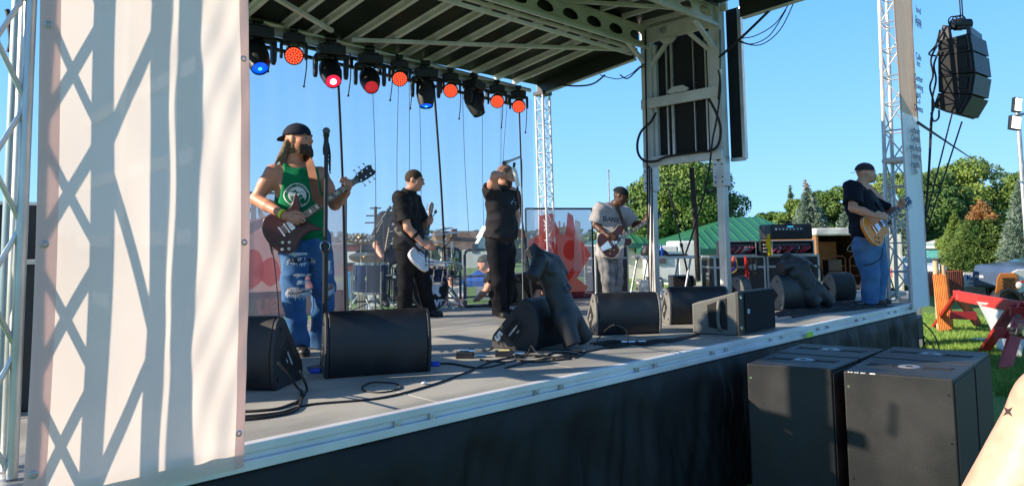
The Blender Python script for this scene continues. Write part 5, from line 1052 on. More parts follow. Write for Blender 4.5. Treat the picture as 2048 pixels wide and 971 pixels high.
# ================================================================ 2  bass player in black
D = depth(onz(850, 634)); J = lambda x, y, o=0.: P(x, y, D+o); J2 = J
fr = nrm(IR*.85-IF*.25)
BO = J(842, 508, -.18); BX = nrm(J(859, 438, .30)-BO)
kp = dict(front=fr, face=nrm(IR*.8-IF*.1-UP*.16), head=J(829, 361, .0), hup=nrm(UP+IR*.10), neck=J(817, 385), chest=J(812, 425, .0), pelvis=J(818, 500, .0), shR=J(803, 396, -.17), shL=J(827, 398, .17), elR=J(815, 455, -.24), wrR=J(846, 487, -.22), elL=J(846, 450, .24), wrL=J(853, 448, .16),
    hipR=J(812, 508, -.07), hipL=J(832, 508, .07), knR=J(812, 570, -.10), anR=J(806, 620, -.05), knL=J(848, 570, .05), anL=J(858, 624, .10), toeR=nrm(IR*.7-IF*.6), toeL=nrm(IR*.9-IF*.4),
    hR=dict(d=nrm(IR*.8-UP*.4), n=nrm(IF), t=nrm(UP+IR*.4), curl=(.4, .6, .4), th=.4), hL=dict(d=nrm(UP*.3+IR*.2-IF*.6), n=nrm(IR*.7-UP*.2), t=nrm(UP), curl=(1., 1.2, .8), th=.4))
T, body, shirt, _ = person('b', 'short haired man in a black button shirt and black trousers playing a white bass', onz(845, 632), kp, SKB, dict(shirt=BSHIRT, sleeve=.78, trousers=BPANT, shoes=SHOE, hem=J(816, 497), wr=.016, twr=.016, seed=21, loose=.026, legr=(.108, .085, .08), collar=True, cuff=.045), h=.008, w=1.02, hs=1.05)
def short_hair(T, kp, col, f_=1., full=True, s=1.):
    c_, f, u = kp['head'], nrm(kp['face']), kp.get('hup', UP); u = nrm(u-f*(u@f)); d = np.cross(u, f); F = Field(); F.ell(c_+u*.030*s-f*.016*s, (.083*s*f_, .101*s*f_, .095*s*f_), [d, f, u])
    F.plane(c_+u*.005+f*.055*s, nrm(f*1.-u*.75)); F.plane(c_-u*.035*s-f*.05*s, nrm(-u-f*.15)); o = skin(F, .006, 'hair', col, T, .0015, 2, 120, noise=.0006); return o
short_hair(T, kp, M('cropped_brown_hair', (.045, .026, .016), .85, 0, .3, 60, .5, 200))
d = nrm(kp['wrR']-kp['elR']); X_ = nrm(np.cross(d, UP)); c = MB(); c.lathe([(.036, -.02), (.046, -.015), (.046, .035), (.036, .04)], kp['elR']*.6+kp['wrR']*.4, X_, np.cross(d, X_), d, 20); tag(c.build('forearm_band', BSHIRT, smooth=True), 'black elastic band round the bass player forearm', 'arm band')
PEARL = M('white_lacquer', (.72, .74, .76), .25)
T2, W, *_ = guitar('bass_guitar', 'white bass guitar held upright by the man in the black shirt', BO, BX, nrm(-IF*.9+IR*.75), 'bass', PEARL, M('maple_neck', (.42, .25, .12), .4), M('maple_head', (.45, .28, .13), .4), 1.0, 2, BLK, (BLK, [(.0, -.08), (-.05, -.10), (.02, -.05), (.12, -.045), (.14, -.09), (.1, -.1)]), cat='bass guitar', nl=.52)
strap('black strap across the lower back of the bass player', [J(790, 455, -.12), J(803, 470, -.2), J(822, 485, -.22), J(838, 503, -.2)], .05, BLKM)
# clip mic holder above the head of bass
c = MB(); q = J(857, 424, .36); c.cyl(J(858, 435, .35), J(858, 600, .6), .006, 6); c.tube(wire([J(848, 425, .36), J(850, 432, .36), J(857, 434, .36), J(866, 432, .36), J(870, 424, .36)], 1, 5), .005, 6); c.sphere(J(848, 424, .36), (.02, .02, .016), 8, 6); c.sphere(J(871, 423, .36), (.02, .02, .024), 8, 6); tag(c.build('drum_stand', BLKM, smooth=True), 'thin stand with two small clamps above the bass guitar head', 'stand')
# ================================================================ 3  singer
D = depth(onz(1010, 632)); J = lambda x, y, o=0.: P(x, y, D+o)
fr = nrm(IR*.7-IF*.6)
kp = dict(front=fr, face=nrm(IR*.85-IF*.25-UP*.35), head=J(1011, 351, .0), hup=nrm(UP+IR*.25), neck=J(1002, 374), chest=J(1001, 412, 0), pelvis=J(1000, 482, .02), shR=J(982, 381, -.12), shL=J(1022, 384, .14), elR=J(990, 350, -.34), wrR=J(1001, 350, -.10), elL=J(1033, 430, .16), wrL=J(1034, 462, .02),
    hipR=J(992, 492, -.06), hipL=J(1010, 492, .07), knR=J(997, 565, -.12), anR=J(1000, 616, -.05), knL=J(1014, 560, .06), anL=J(1003, 606, .22), toeR=nrm(-IF*.8+IR*.3), toeL=nrm(IR*.9-IF*.35),
    hR=dict(d=nrm(IF*.8+IR*.15), n=nrm(IR*.9-IF*.1), t=nrm(UP), curl=(.3, .5, .3)), hL=dict(d=nrm(-UP*.4+IR*.5-IF*.4), n=nrm(IR*.2+IF*.8), t=nrm(UP*.6+IR*.4), curl=(.9, 1., .6)))
T, body, shirt, _ = person('c', 'shaven headed bearded singer in black with one arm raised to his face', onz(1010, 634), kp, SKB, dict(shirt=M('charcoal_shirt', (.030, .028, .032), .75, 0, .2, 7, .2, 300), sleeve=.72, trousers=BPANT, shoes=SHOE, hem=J(1001, 474), hemr=.17, wr=.017, seed=31, loose=.030, legr=(.112, .088, .082), twr=.018, cuff=.045, collar=True), h=.008, w=1.04, hs=1.08)
short_hair(T, kp, M('stubble_hair', (.20, .11, .08), .8, 0, .3, 50, .2, 300), .985)
F = Field(); g = np.random.default_rng(8); hc, hf = kp['head'], nrm(kp['face']); hu = nrm(kp['hup']-hf*(kp['hup']@hf)); hd_ = np.cross(hu, hf)
for i in range(50): a = g.uniform(-1.3, 1.3); s_ = hc+hd_*math.sin(a)*.062+hf*(math.cos(a)*.062+.026)-hu*(.05+.03*g.uniform()); F.cap(s_, s_-hu*.03*math.cos(a)**2+hf*.012, .013, .008, .012)
skin(F, .006, 'beard', BEARD, T, .002, 5, 110, noise=.0008)
c = MB(); cn = J(1027, 398, -.3); X_ = IR
text(c, 'A', .075, cn, IR, UP, -IF, 0, 'CENTER', .004); c.add([cn+IR*a+UP*b for a, b in ((-.025, -.045), (.03, -.045), (.028, -.03), (-.02, -.033))], [(0, 1, 2, 3)]); decal(shirt, c, 'shirt_print', M('pale_blue_print', (.5, .62, .85), .7), IF, shirt, .004)
# ================================================================ 4  player in grey jersey
D = 9.9; D = depth(onz(1222, 600)); J = lambda x, y, o=0.: P(x, y, D+o)
fr = nrm(-IF*.75+IR*.65); SO = J(1226, 484, -.26); SX = nrm(J(1318, 428, -.20)-SO)
kp = dict(front=fr, face=nrm(IR*.75-IF*.35-UP*.45), head=J(1241, 393, -.06), hup=nrm(UP+IR*.35), neck=J(1228, 409), chest=J(1221, 438, 0), pelvis=J(1219, 500, 0), shR=J(1201, 418, -.10), shL=J(1247, 424, .10), elR=J(1190, 450, -.10), wrR=J(1218, 473, -.30), elL=J(1270, 450, .05), wrL=J(1290, 442, -.14),
    hipR=J(1210, 508, -.06), hipL=J(1230, 508, .06), knR=J(1216, 560, -.12), anR=J(1219, 592, -.05), knL=J(1233, 560, .0), anL=J(1231, 590, .06), toeR=nrm(-IF*.8+IR*.4), toeL=nrm(IR*.8-IF*.4),
    hR=dict(d=nrm(IR*.85-UP*.2-IF*.1), n=nrm(IF*.8-UP*.5), t=nrm(UP*.7+IR*.3), curl=(.6, .8, .5)), hL=dict(d=nrm(IR*.4+UP*.45-IF*.4), n=nrm(-IF*.2-IR*.75-UP*.3), t=nrm(UP*.6+IF*.6-IR*.3), curl=(.9, 1.1, .8)))
JER = M('grey_jersey', (.42, .40, .41), .8, 0, .08, 6, .2, 300)
T, body, shirt, _ = person('d', 'man in a grey baseball jersey and flat cap playing a dark red hollow guitar', onz(1224, 600), kp, SKD, dict(shirt=JER, sleeve=.85, trousers=M('washed_grey_jeans', (.16, .16, .165), .85, 0, .4, 12, .4, 300, col2=(.30, .30, .30)), shoes=SHOE, hem=J(1218, 512), hemr=.175, wr=.015, seed=41, loose=.034, legr=(.112, .09, .085), twr=.012, cuff=.045), h=.009, w=1.08, hs=1.05)
hf = nrm(kp['face']); o = cap_hat(T, kp['head'], nrm(hf+UP*.2), nrm(UP+IR*.25), M('slate_flat_cap', (.018, .022, .03), .85, 0, .2, 20, .3, 300), False, 1.14, True)
short_hair(T, kp, BEARD, .96)
c = MB(); cn = J(1226, 438, -.35); X_ = nrm(IR-UP*.10); text(c, 'DANK', .085, cn, X_, nrm(UP+IR*.1), -IF, 0, 'CENTER', .003); decal(shirt, c, 'jersey_lettering', M('navy_lettering', (.02, .035, .12), .7), IF, shirt, .004)
WALN = M('dark_red_lacquer', (.10, .022, .022), .25, 0, .2, 6, 0, 40, col2=(.06, .014, .016))
T4, W, *_ = guitar('electric_guitar', 'dark red hollow body guitar with pale pickguard held by the man in the grey jersey', SO, SX, nrm(-IF+IR*.1+UP*.05), 'hollow', WALN, MAHOG, None, 1.0, 3, CHROME, (M('cream_pickguard', (.6, .6, .52), .35), [(.02, -.05), (.03, -.14), (.09, -.135), (.15, -.07), (.17, -.035), (.10, -.035)]), True, bind=IVORY)
strap('black strap across the chest of the grey jersey player', [J(1254, 462, -.27), J(1246, 445, -.25), J(1240, 428, -.18), J(1234, 414, -.1), J(1226, 408, .06)], .05, BLKM)
hangcable('black cable looping below the dark red hollow guitar', [W(-.17, -.08, -.02), J(1214, 512, -.2), J(1222, 525, -.18), J(1230, 518, -.15), J(1236, 540, -.1), J(1226, 590, -.1)])
c = MB(); F = Field(); F.cap(J(1202, 492, -.12), J(1200, 512, -.1), .035, .05, .02, (IF, .4)); v, f = F.mesh(.008); v = wrinkle(v, f, .008, 3, 50); tag(mesh_np('bandana', v, f, M('orange_bandana', (.5, .16, .04), .8, 0, .3, 30, col2=(.6, .5, .4))), 'orange patterned bandana hanging from the back pocket of the grey jersey player', 'bandana')
# ================================================================ 5  far player with gold guitar
D = depth(onz(1745, 609)); J = lambda x, y, o=0.: P(x, y, D+o)
fr = nrm(IR*.92-IF*.25); SO = J(1752, 456, -.42); SX = nrm(J(1830, 392, .06)-SO)
kp = dict(front=fr, face=nrm(IR*.98-IF*.12-UP*.06), head=J(1732, 347, .0), neck=J(1718, 372), chest=J(1718, 408, 0), pelvis=J(1734, 478, 0), shR=J(1706, 374, -.17), shL=J(1734, 378, .17), elR=J(1706, 416, -.30), wrR=J(1757, 433, -.50), elL=J(1780, 425, .16), wrL=J(1797, 415, -.12),
    hipR=J(1730, 492, -.08), hipL=J(1745, 492, .08), knR=J(1740, 548, -.10), anR=J(1740, 595, -.06), knL=J(1757, 546, .08), anL=J(1752, 593, .10), toeR=nrm(IR*.95-IF*.2), toeL=nrm(IR*.95),
    hR=dict(d=nrm(IR*.85-UP*.1), n=nrm(IF*.9-UP*.3), t=nrm(UP*.8+IR*.3), curl=(.6, .8, .5)), hL=dict(d=nrm(IR*.5+UP*.5-IF*.3), n=nrm(-IF*.3-IR*.7-UP*.3), t=nrm(UP*.6+IF*.6), curl=(.9, 1.1, .8)))
T, body, shirt, _ = person('e', 'heavy set man in a black shirt, backward cap and blue jeans playing a gold guitar', onz(1745, 609), kp, SKB, dict(shirt=M('navy_black_shirt', (.010, .012, .022), .75, 0, .2, 7, .2, 300), sleeve=.78, trousers=DENIML, trouser_name='jeans', shoes=M('brown_shoe', (.05, .03, .02), .6), hem=J(1728, 470), hemr=.15, wr=.016, seed=51, loose=.030, legr=(.128, .105, .098), twr=.018, cuff=.055, belly=True), h=.0085, w=1.18, hs=1.08)
cap_hat(T, kp['head'], nrm(kp['face']+UP*.1), nrm(UP+IR*.02), M('charcoal_cap', (.04, .038, .042), .85, 0, .2, 20, .3, 300), True, 1.12)
F = Field(); hc, hf = kp['head'], nrm(kp['face']); F.cap(hc+hf*.095-UP*.068, hc+hf*.085-UP*.100, .016, .014, .01); F.cap(hc+hf*.102-UP*.042-IF*.02, hc+hf*.102-UP*.042+IF*.02, .008, .008, .01); skin(F, .0055, 'goatee', M('ginger_beard', (.10, .045, .025), .85), T, .002, 5, 110)
GOLD = M('gold_top_lacquer', (.78, .22, .008), .3, .0, .15, 5, .02, 40)
T5, W, *_ = guitar('electric_guitar', 'gold single cutaway guitar held by the far player in the backward cap', SO, SX, nrm(-IF*1.+IR*.22+UP*.12), 'single', GOLD, MAHOG, M('blue_black_head', (.02, .03, .06), .4), 1.10, 4, CHROME, bind=IVORY)
strap('black strap across the chest of the far gold guitar player', [J(1780, 448, -.16), J(1768, 425, -.10), J(1757, 405, -.04), J(1742, 385, .0), J(1722, 372, .12)], .05, BLKM)
hangcable('grey cable hanging in a loop behind the jeans of the far gold guitar player', [W(-.16, -.04, -.02), J(1715, 480, -.1), J(1700, 490, -.12), J(1695, 500, -.12), J(1706, 502, -.12), J(1716, 492, -.14), J(1722, 478, -.16)], .006, M('beige_cable', (.25, .2, .12), .6))
hangcable('black cable curving across the thigh of the far gold guitar player', [J(1765, 495, -.22), J(1762, 515, -.24), J(1745, 527, -.24), J(1728, 530, -.2)], .006)
# ================================================================ DRUM KIT
DK = depth(onz(860, 621)); J = lambda x, y, o=0.: P(x, y, DK+o)
BLUEL = M('midnight_blue_lacquer', (.012, .03, .10), .2, .3, .2, 4); HEADW = M('drum_head', (.62, .62, .60), .5)
KIT = 'drum kit behind the band'
def drum(name, label, c, ax, r, l, front=None, legs=0):
    ax = nrm(ax); X_ = nrm(np.cross(ax, A(.1, .2, 1) if abs(ax[2]) < .8 else A(1, 0, 0))); Y_ = np.cross(ax, X_); T = thing(name, label, 'drum', c-UP*r if abs(ax[2]) < .8 else c-UP*l, KIT)
    m = MB(); m.lathe([(r, 0), (r, -l)], c, X_, Y_, ax, 36); m.build('shell', BLUEL, T, smooth=True)
    for o_ in (0, -l): m = MB(); m.lathe([(r+.004, -.018), (r+.014, -.018), (r+.014, .012), (r-.006, .012), (r-.006, -.01)], c+ax*o_, X_, Y_, ax, 36); m.build('hoop', front[1] if front else CHROME, T, smooth=True)
    m = MB(); m.lathe([(0, .002), (r-.004, .002)], c, X_, Y_, ax, 36); hd = m.build('drum_head', front[0] if front else HEADW, T)
    m = MB(); m.lathe([(0, .002), (r-.004, .002)], c-ax*(l+.002), X_, Y_, -ax, 36); m.build('drum_head', HEADW, T)
    for k in range(8): a = 6.283*k/8; q = c+(X_*math.cos(a)+Y_*math.sin(a))*(r+.014); m = MB(); m.bar(q-ax*.02, q-ax*(l-.02), .010, .010); m.box(q-ax*l/2, (.022, .022, .05), (X_, Y_, ax)); m.build('lug', CHROME, T)
    for k in range(legs): a = 6.283*k/legs+.5; q = c+(A(math.cos(a), math.sin(a), 0))*(r+.03); m = MB(); m.cyl(q-UP*.1, A(q[0], q[1], DECK), .009, 8); m.build('leg', CHROME, T)
    return T, hd, X_, Y_
bc = J(861, 578); bn = nrm(IR*.66-IF*.75); rb = abs(J(861, 536)[2]-bc[2])
T, hd, X_, Y_ = drum('bass_drum', 'large bass drum with a black front head and white lettering behind the bass player leg', bc, bn, rb, .40, (DARK, M('drum_hoop_grey', (.10, .095, .09), .35, .3)))
hx = nrm(np.cross(UP, bn)); m = MB(); text(m, 'ged', .17, bc+hx*.06+UP*.145, hx, UP, bn, .004, 'CENTER', .005); text(m, 'own', .19, bc+hx*.06-UP*.165, hx, UP, bn, .004, 'CENTER', .006)
for pl in ([(-.02, .10), (.05, .07), (.13, .08), (.15, .04), (.10, .02), (.09, -.04), (.13, -.09), (.09, -.10), (.03, -.05), (-.02, -.10), (-.04, -.02)], [(-.10, .08), (-.04, .10), (-.06, .02), (-.05, -.05), (-.10, -.09), (-.13, 0)]): m.add([bc+hx*(a+.03)+UP*b+bn*.0045 for a, b in pl], [tuple(range(len(pl)))])
m.build('head_lettering', M('drum_lettering', (.60, .68, .80), .6), hd)
drum('floor_tom', 'dark blue floor tom on chrome legs left of the bass player', J(742, 526, .1), UP+IR*.03, .21, .36, None, 3)
drum('rack_tom', 'dark blue rack tom mounted above the bass drum', J(872, 528, .15), UP*.9+IR*.15-IF*.2, .14, .20)
drum('rack_tom', 'smaller blue rack tom right behind the bass guitar', J(843, 524, .3), UP*.9-IF*.25, .12, .18)
drum('snare_drum', 'silver snare drum mostly hidden behind the bass player', J(812, 530, .5), UP, .17, .14)
BRASS = M('brass_cymbal', (.42, .26, .07), .32, .9, .25, 6, .2, 30, stretch=(1, 1, 1)); 
def cymbal(label, x, y, o, r, tilt, holes=False, m_=BRASS, foot=None, group=None):
    c = J(x, y, o); n = nrm(tilt); X_ = nrm(np.cross(n, IF)); Y_ = np.cross(n, X_); T = thing('cymbal', label, 'cymbal', A(c[0], c[1], DECK), KIT)
    m = MB(); m.lathe([(0, .028), (r*.16, .022), (r*.2, .010), (r*.6, .002), (r, -.012), (r, -.015), (r*.2, .006), (0, .024)], c, X_, Y_, n, 36); d_ = m.build('disc', m_, T, smooth=True)
    if holes:
        m = MB()
        for rr, k, hr in ((.5, 10, .018), (.72, 14, .014)):
            for j in range(k): a = 6.283*j/k; q = c+(X_*math.cos(a)+Y_*math.sin(a))*r*rr; 
            for j in range(k): a = 6.283*j/k; q = c+(X_*math.cos(a)+Y_*math.sin(a))*r*rr; m.lathe([(0, .005), (hr, .004)], q, X_, Y_, n, 8); m.lathe([(0, -.012), (hr, -.0125)], q, X_, Y_, n, 8)
        m.build('hole_pattern', M('cymbal_hole', (.60, .68, .75), .5), d_)
    m = MB(); f_ = A(c[0]+.02, c[1]+.02, DECK); m.cyl(f_+UP*.25, c, .010, 8); m.cyl(c, c+n*.06, .006, 6); m.build('pole', CHROME, T, smooth=True)
    for k in range(3): a = 2.09*k+x; m = MB(); m.cyl(f_+UP*.32, f_+A(math.cos(a), math.sin(a), 0)*.24+UP*.01, .008, 6); m.build('leg', CHROME, T)
    return T
cymbal('brass cymbal with rings of holes, highest at the left of the drums', 721, 475, .1, .19, UP*.9-IF*.36+IR*.12, True)
cymbal('dark brass cymbal low at the left above the floor tom', 731, 514, .3, .21, UP*.92-IF*.28+IR*.16)
cymbal('thin cymbal above the rack tom, in front of the house roof', 892, 466, .3, .20, UP*.97-IF*.04-IR*.10, m_=M('grey_brass', (.30, .26, .19), .3, .9))
cymbal('thin cymbal sticking out behind the bass guitar hand', 862, 484, .45, .21, UP*.98-IF*.02-IR*.03)
cymbal('small high cymbal seen edge on near the chimney of the house', 887, 457, .6, .13, UP*.97-IR*.2, m_=M('grey_brass', (.3, .26, .19)))
# rack bars and hardware
for i, (a, e, r, l) in enumerate([((838, 527, 0), (905, 523, .1), .019, 'chrome rack bar running right of the bass player above the bass drum'), ((722, 555, 0), (783, 549, .05), .013, 'chrome rack bar crossing the floor tom at the left')]):
    m = MB(); m.cyl(J(*a), J(*e), r, 12); tag(m.build('rack_bar', CHROME, smooth=True), l, 'drum rack', KIT)
g = np.random.default_rng(5)
for i, (x, y0, y1, l) in enumerate([(892, 470, 612, 'chrome drum stand below the thin cymbal'), (905, 470, 605, 'second chrome drum stand right of the bass drum'), (880, 540, 610, 'short chrome stand at the right of the bass drum'), (822, 520, 612, 'chrome stand hidden behind the bass player legs')]):
    T = thing('drum_stand', l, 'stand', J(x, y1), KIT); m = MB(); a = J(x, y1, .2); a[2] = DECK+.2; b_ = J(x-2, y0, .2); m.cyl(a, b_, .011, 8); m.cyl(a+UP*.25, a+UP*.31, .02, 8); m.cyl(a+UP*.5, a+UP*.56, .019, 8); m.build('pole', CHROME, T, smooth=True)
    for k in range(3): t = 2.09*k+.3*i; m = MB(); m.cyl(a+UP*.05, a+A(math.cos(t), math.sin(t), 0)*.26-UP*.19, .008, 6); m.build('leg', CHROME, T)
    for k in range(4): q = a+(b_-a)*g.uniform(.4, .98); m = MB(); m.box(q, (.035, .035, .045), (nrm(g.normal(size=3)), UP, IF)); m.cyl(q, q+g.normal(0, .10, 3), .006, 6); m.build('clamp', CHROME, T)
T = thing('drum_pedal', 'chrome hi hat pedal on the deck between the bass player feet', 'pedal', J(821, 622)); a = onz(821, 620); m = MB(); m.box(a+UP*.015, (.10, .24, .02), (IR, IF, UP)); m.build('footboard', CHROME, T); m = MB(); m.cyl(a+IF*.1, a+IF*.1+UP*.42, .010, 8); m.cyl(a+IF*.1+UP*.2, a+IF*.1+UP*.28, .018, 8); m.build('pole', CHROME, T)
# fancy: microphone ball on rack
m = MB(); m.sphere(J(904, 545, 0), .032, 14, 10); tag(m.build('drum_mic', BLKM, smooth=True), 'round black drum microphone with a shiny rim right of the bass drum', 'microphone'); 
# ================================================================ people behind
def seat_kp(Jn, hd, face, fr, pts): return dict(front=fr, face=face, head=Jn(*hd), **{k: Jn(*v) for k, v in pts.items()}, toeL=fr, toeR=fr)
Dd = DK+1.15; J = lambda x, y, o=0.: P(x, y, Dd+o)
fr = nrm(-IF*.8+IR*.3)
kp = seat_kp(J, (806, 402), nrm(-IF*.7+IR*.6-UP*.1), fr, dict(neck=(800, 424), chest=(790, 452), pelvis=(786, 520), shR=(768, 436, -.05), shL=(818, 436, .05), elR=(752, 490, -.15), wrR=(764, 515, -.35), elL=(835, 480, 0), wrL=(840, 510, -.3), hipR=(776, 528), hipL=(800, 528), knR=(768, 550, -.4), knL=(808, 550, -.4), anR=(770, 600, -.4), anL=(806, 600, -.4)))
T, b_, sh_, _ = person('drummer', 'drummer in a black shirt with white back print, mostly hidden behind the bass player', A(J(786, 600)[0], J(786, 600)[1], DECK), kp, SKB, dict(shirt=BSHIRT, sleeve=.85, trousers=BPANT, shoes=SHOE, wr=.014, seed=61, loose=.03), h=.011, w=1.05, fine=False)
short_hair(T, kp, BROW)
m = MB(); g = np.random.default_rng(4)
for i in range(16): q = J(783+g.uniform(-14, 8), 415+i*5.0, -.4); s_ = g.uniform(.03, .07); m.add([q, q+IR*s_, q+IR*s_*.8-UP*.02, q-UP*.025-IR*.01], [(0, 1, 2, 3)])
decal(sh_, m, 'shirt_print', WP, IF, sh_, .005)
m = MB(); m.cyl(J(768, 512, -.35), J(778, 455, -.2), .008, 6); tag(m.build('drumstick', M('hickory', (.55, .38, .22), .6)), 'pale drumstick held up beside the left cymbals', 'drumstick')
m = MB(); c_ = A(J(788, 560)[0], J(788, 560)[1], DECK); m.lathe([(0, .46), (.15, .46), (.17, .43), (.16, .38), (.02, .37), (.02, 0)], c_, A(1, 0, 0), A(0, 1, 0), UP, 20); tag(m.build('drum_stool', BLK, smooth=True), 'round black stool under the drummer', 'stool')
# crouching stage hand
Dd = depth(onz(975, 606)); J = lambda x, y, o=0.: P(x, y, Dd+o); fr = nrm(-IR*.9-IF*.3)
kp = seat_kp(J, (969, 528), nrm(-IR*.8-UP*.6), fr, dict(neck=(980, 538), chest=(992, 552), pelvis=(1018, 588), shR=(984, 545, .12), shL=(988, 552, -.18), elR=(972, 580, .14), wrR=(955, 600, .1), elL=(975, 578, -.22), wrL=(950, 600, -.2), hipR=(1016, 590, .1), hipL=(1016, 590, -.1), knR=(990, 578, .12), knL=(988, 586, -.14), anR=(1004, 606, .1), anL=(1002, 610, -.14)))
T, *_ = person('hand', 'person in a black shirt and grey trousers crouching behind the singer legs', onz(1005, 614), kp, SKB, dict(shirt=BSHIRT, sleeve=.6, trousers=M('grey_trousers', (.06, .058, .055), .85), shoes=SHOE, seed=71, hem=kp['pelvis'], wr=.012, legr=(.09, .075, .07)), h=.011, w=1.0, fine=False)
cap_hat(T, kp['head'], nrm(kp['face']+UP*.6), nrm(UP-IR*.5), M('grey_flat_cap', (.05, .05, .05)), True, 1.08)
Dd = depth(onz(1040, 604)); J = lambda x, y, o=0.: P(x, y, Dd+o); fr = nrm(IR*.9-IF*.2)
kp = seat_kp(J, (1098, 548, .2), nrm(IR*.8-UP*.6), fr, dict(neck=(1086, 552, .2), chest=(1074, 560, .15), pelvis=(1040, 574), shR=(1078, 562, 0), shL=(1080, 556, .35), elR=(1074, 590, -.05), wrR=(1062, 606, -.15), elL=(1090, 585, .3), wrL=(1085, 604, .3), hipR=(1036, 578, -.1), hipL=(1038, 576, .12), knR=(1046, 604, -.12), knL=(1052, 600, .1), anR=(1012, 606, -.12), anL=(1015, 602, .1)))
person('hand2', 'person in khaki trousers kneeling behind the nearer torso and microphone stand', onz(1040, 606), kp, SKB, dict(shirt=M('brown_shirt', (.05, .03, .025), .8), sleeve=.6, trousers=M('khaki_cloth', (.15, .115, .07), .85, 0, .2, 6, .2, 200), shoes=SHOE, seed=81, hem=kp['pelvis'], wr=.012, legr=(.10, .085, .075)), h=.011, w=1.0, fine=False)
# white shirt man seated on the grass behind
Dd = 14.; J = lambda x, y, o=0.: P(x, y, Dd+o); fr = nrm(-IF*.9+IR*.1)
kp = seat_kp(J, (904, 558), nrm(-IF*.8-IR*.3), fr, dict(neck=(905, 567), chest=(907, 580), pelvis=(908, 614), shR=(892, 574), shL=(922, 574), elR=(888, 596, -.1), wrR=(896, 612, -.3), elL=(926, 596, -.1), wrL=(916, 612, -.3), hipR=(900, 616), hipL=(918, 616), knR=(896, 616, -.45), knL=(920, 616, -.45), anR=(896, 650, -.45), anL=(920, 650, -.45)))
T, *_ = person('watcher', 'man in a white long sleeved shirt and sunglasses sitting behind the black railing', A(kp['pelvis'][0], kp['pelvis'][1], 0), kp, SKB, dict(shirt=WHITE, sleeve=.98, trousers=BPANT, shoes=SHOE, seed=91, wr=.008), h=.012, w=.95, fine=False)
short_hair(T, kp, BROW); m = MB()
for q in (-1, 1): m.sphere(kp['head']+nrm(kp['face'])*.09+np.cross(UP, nrm(kp['face']))*q*.033+UP*.006, (.028, .028, .02), 10, 6)
m.cyl(kp['head']+nrm(kp['face'])*.095+np.cross(UP, nrm(kp['face']))*-.03+UP*.01, kp['head']+nrm(kp['face'])*.095+np.cross(UP, nrm(kp['face']))*.03+UP*.01, .004, 6); tag(m.build('sunglasses', DARK, smooth=True), 'dark sunglasses on the man in the white shirt', 'sunglasses')
m = MB(); q = kp['pelvis']; m.box((q[0], q[1], .40), (.5, .5, .04)); m.box((q[0]+IF[0]*.24, q[1]+IF[1]*.24, .65), (.5, .04, .4), (IR, IF, UP)); T = thing('folding_chair', 'dark folding chair under the man in the white shirt', 'chair', (q[0], q[1], 0)); m.build('seat', BLK, T)
for i in (-1, 1):
    for j in (-1, 1): m = MB(); m.cyl((q[0]+.22*i, q[1]+.22*j, 0), (q[0]+.22*i, q[1]+.22*j, .39), .012, 6); m.build('leg', STEEL, T)
# ================================================================ railings behind the drums
def railing(label, x0, x1, yt, yb, d0, d1):
    a, b_ = P(x0, yb, d0), P(x1, yb, d1); z0 = DECK+.02; z1 = P((x0+x1)/2, yt, (d0+d1)/2)[2]; e = nrm(A(b_[0]-a[0], b_[1]-a[1], 0)); L = math.hypot(b_[0]-a[0], b_[1]-a[1]); o = A(a[0], a[1], 0); T = thing('railing', label, 'railing', o+e*L/2+UP*z0, 'black railings at the back of the stage')
    r = .07; pts = [o+UP*z0, o+UP*(z1-r)]+[o+e*(r-r*math.cos(t))+UP*(z1-r+r*math.sin(t)) for t in np.linspace(0, 1.57, 5)]+[o+e*(L-r+r*math.sin(t))+UP*(z1-r+r*math.cos(t)) for t in np.linspace(0, 1.57, 5)]+[o+e*L+UP*z0]
    m = MB(); m.tube(pts, .021, 10); m.build('frame', BLKM, T, smooth=True)
    for zz in (.46, .04): m = MB(); m.cyl(o+UP*(z0+(z1-z0)*zz), o+e*L+UP*(z0+(z1-z0)*zz), .014, 8); m.build('cross_rail', BLKM, T)
    n_ = max(2, int(L/.45))
    for k in range(1, n_): m = MB(); m.cyl(o+e*L*k/n_+UP*z0, o+e*L*k/n_+UP*z1, .009, 6); m.build('bar', BLKM, T)
railing('black railing with rounded corners behind the drums', 711, 921, 499, 606, 9.6, 10.1); railing('black railing with rounded corners behind the singer', 930, 1052, 499, 604, 10.15, 10.6)
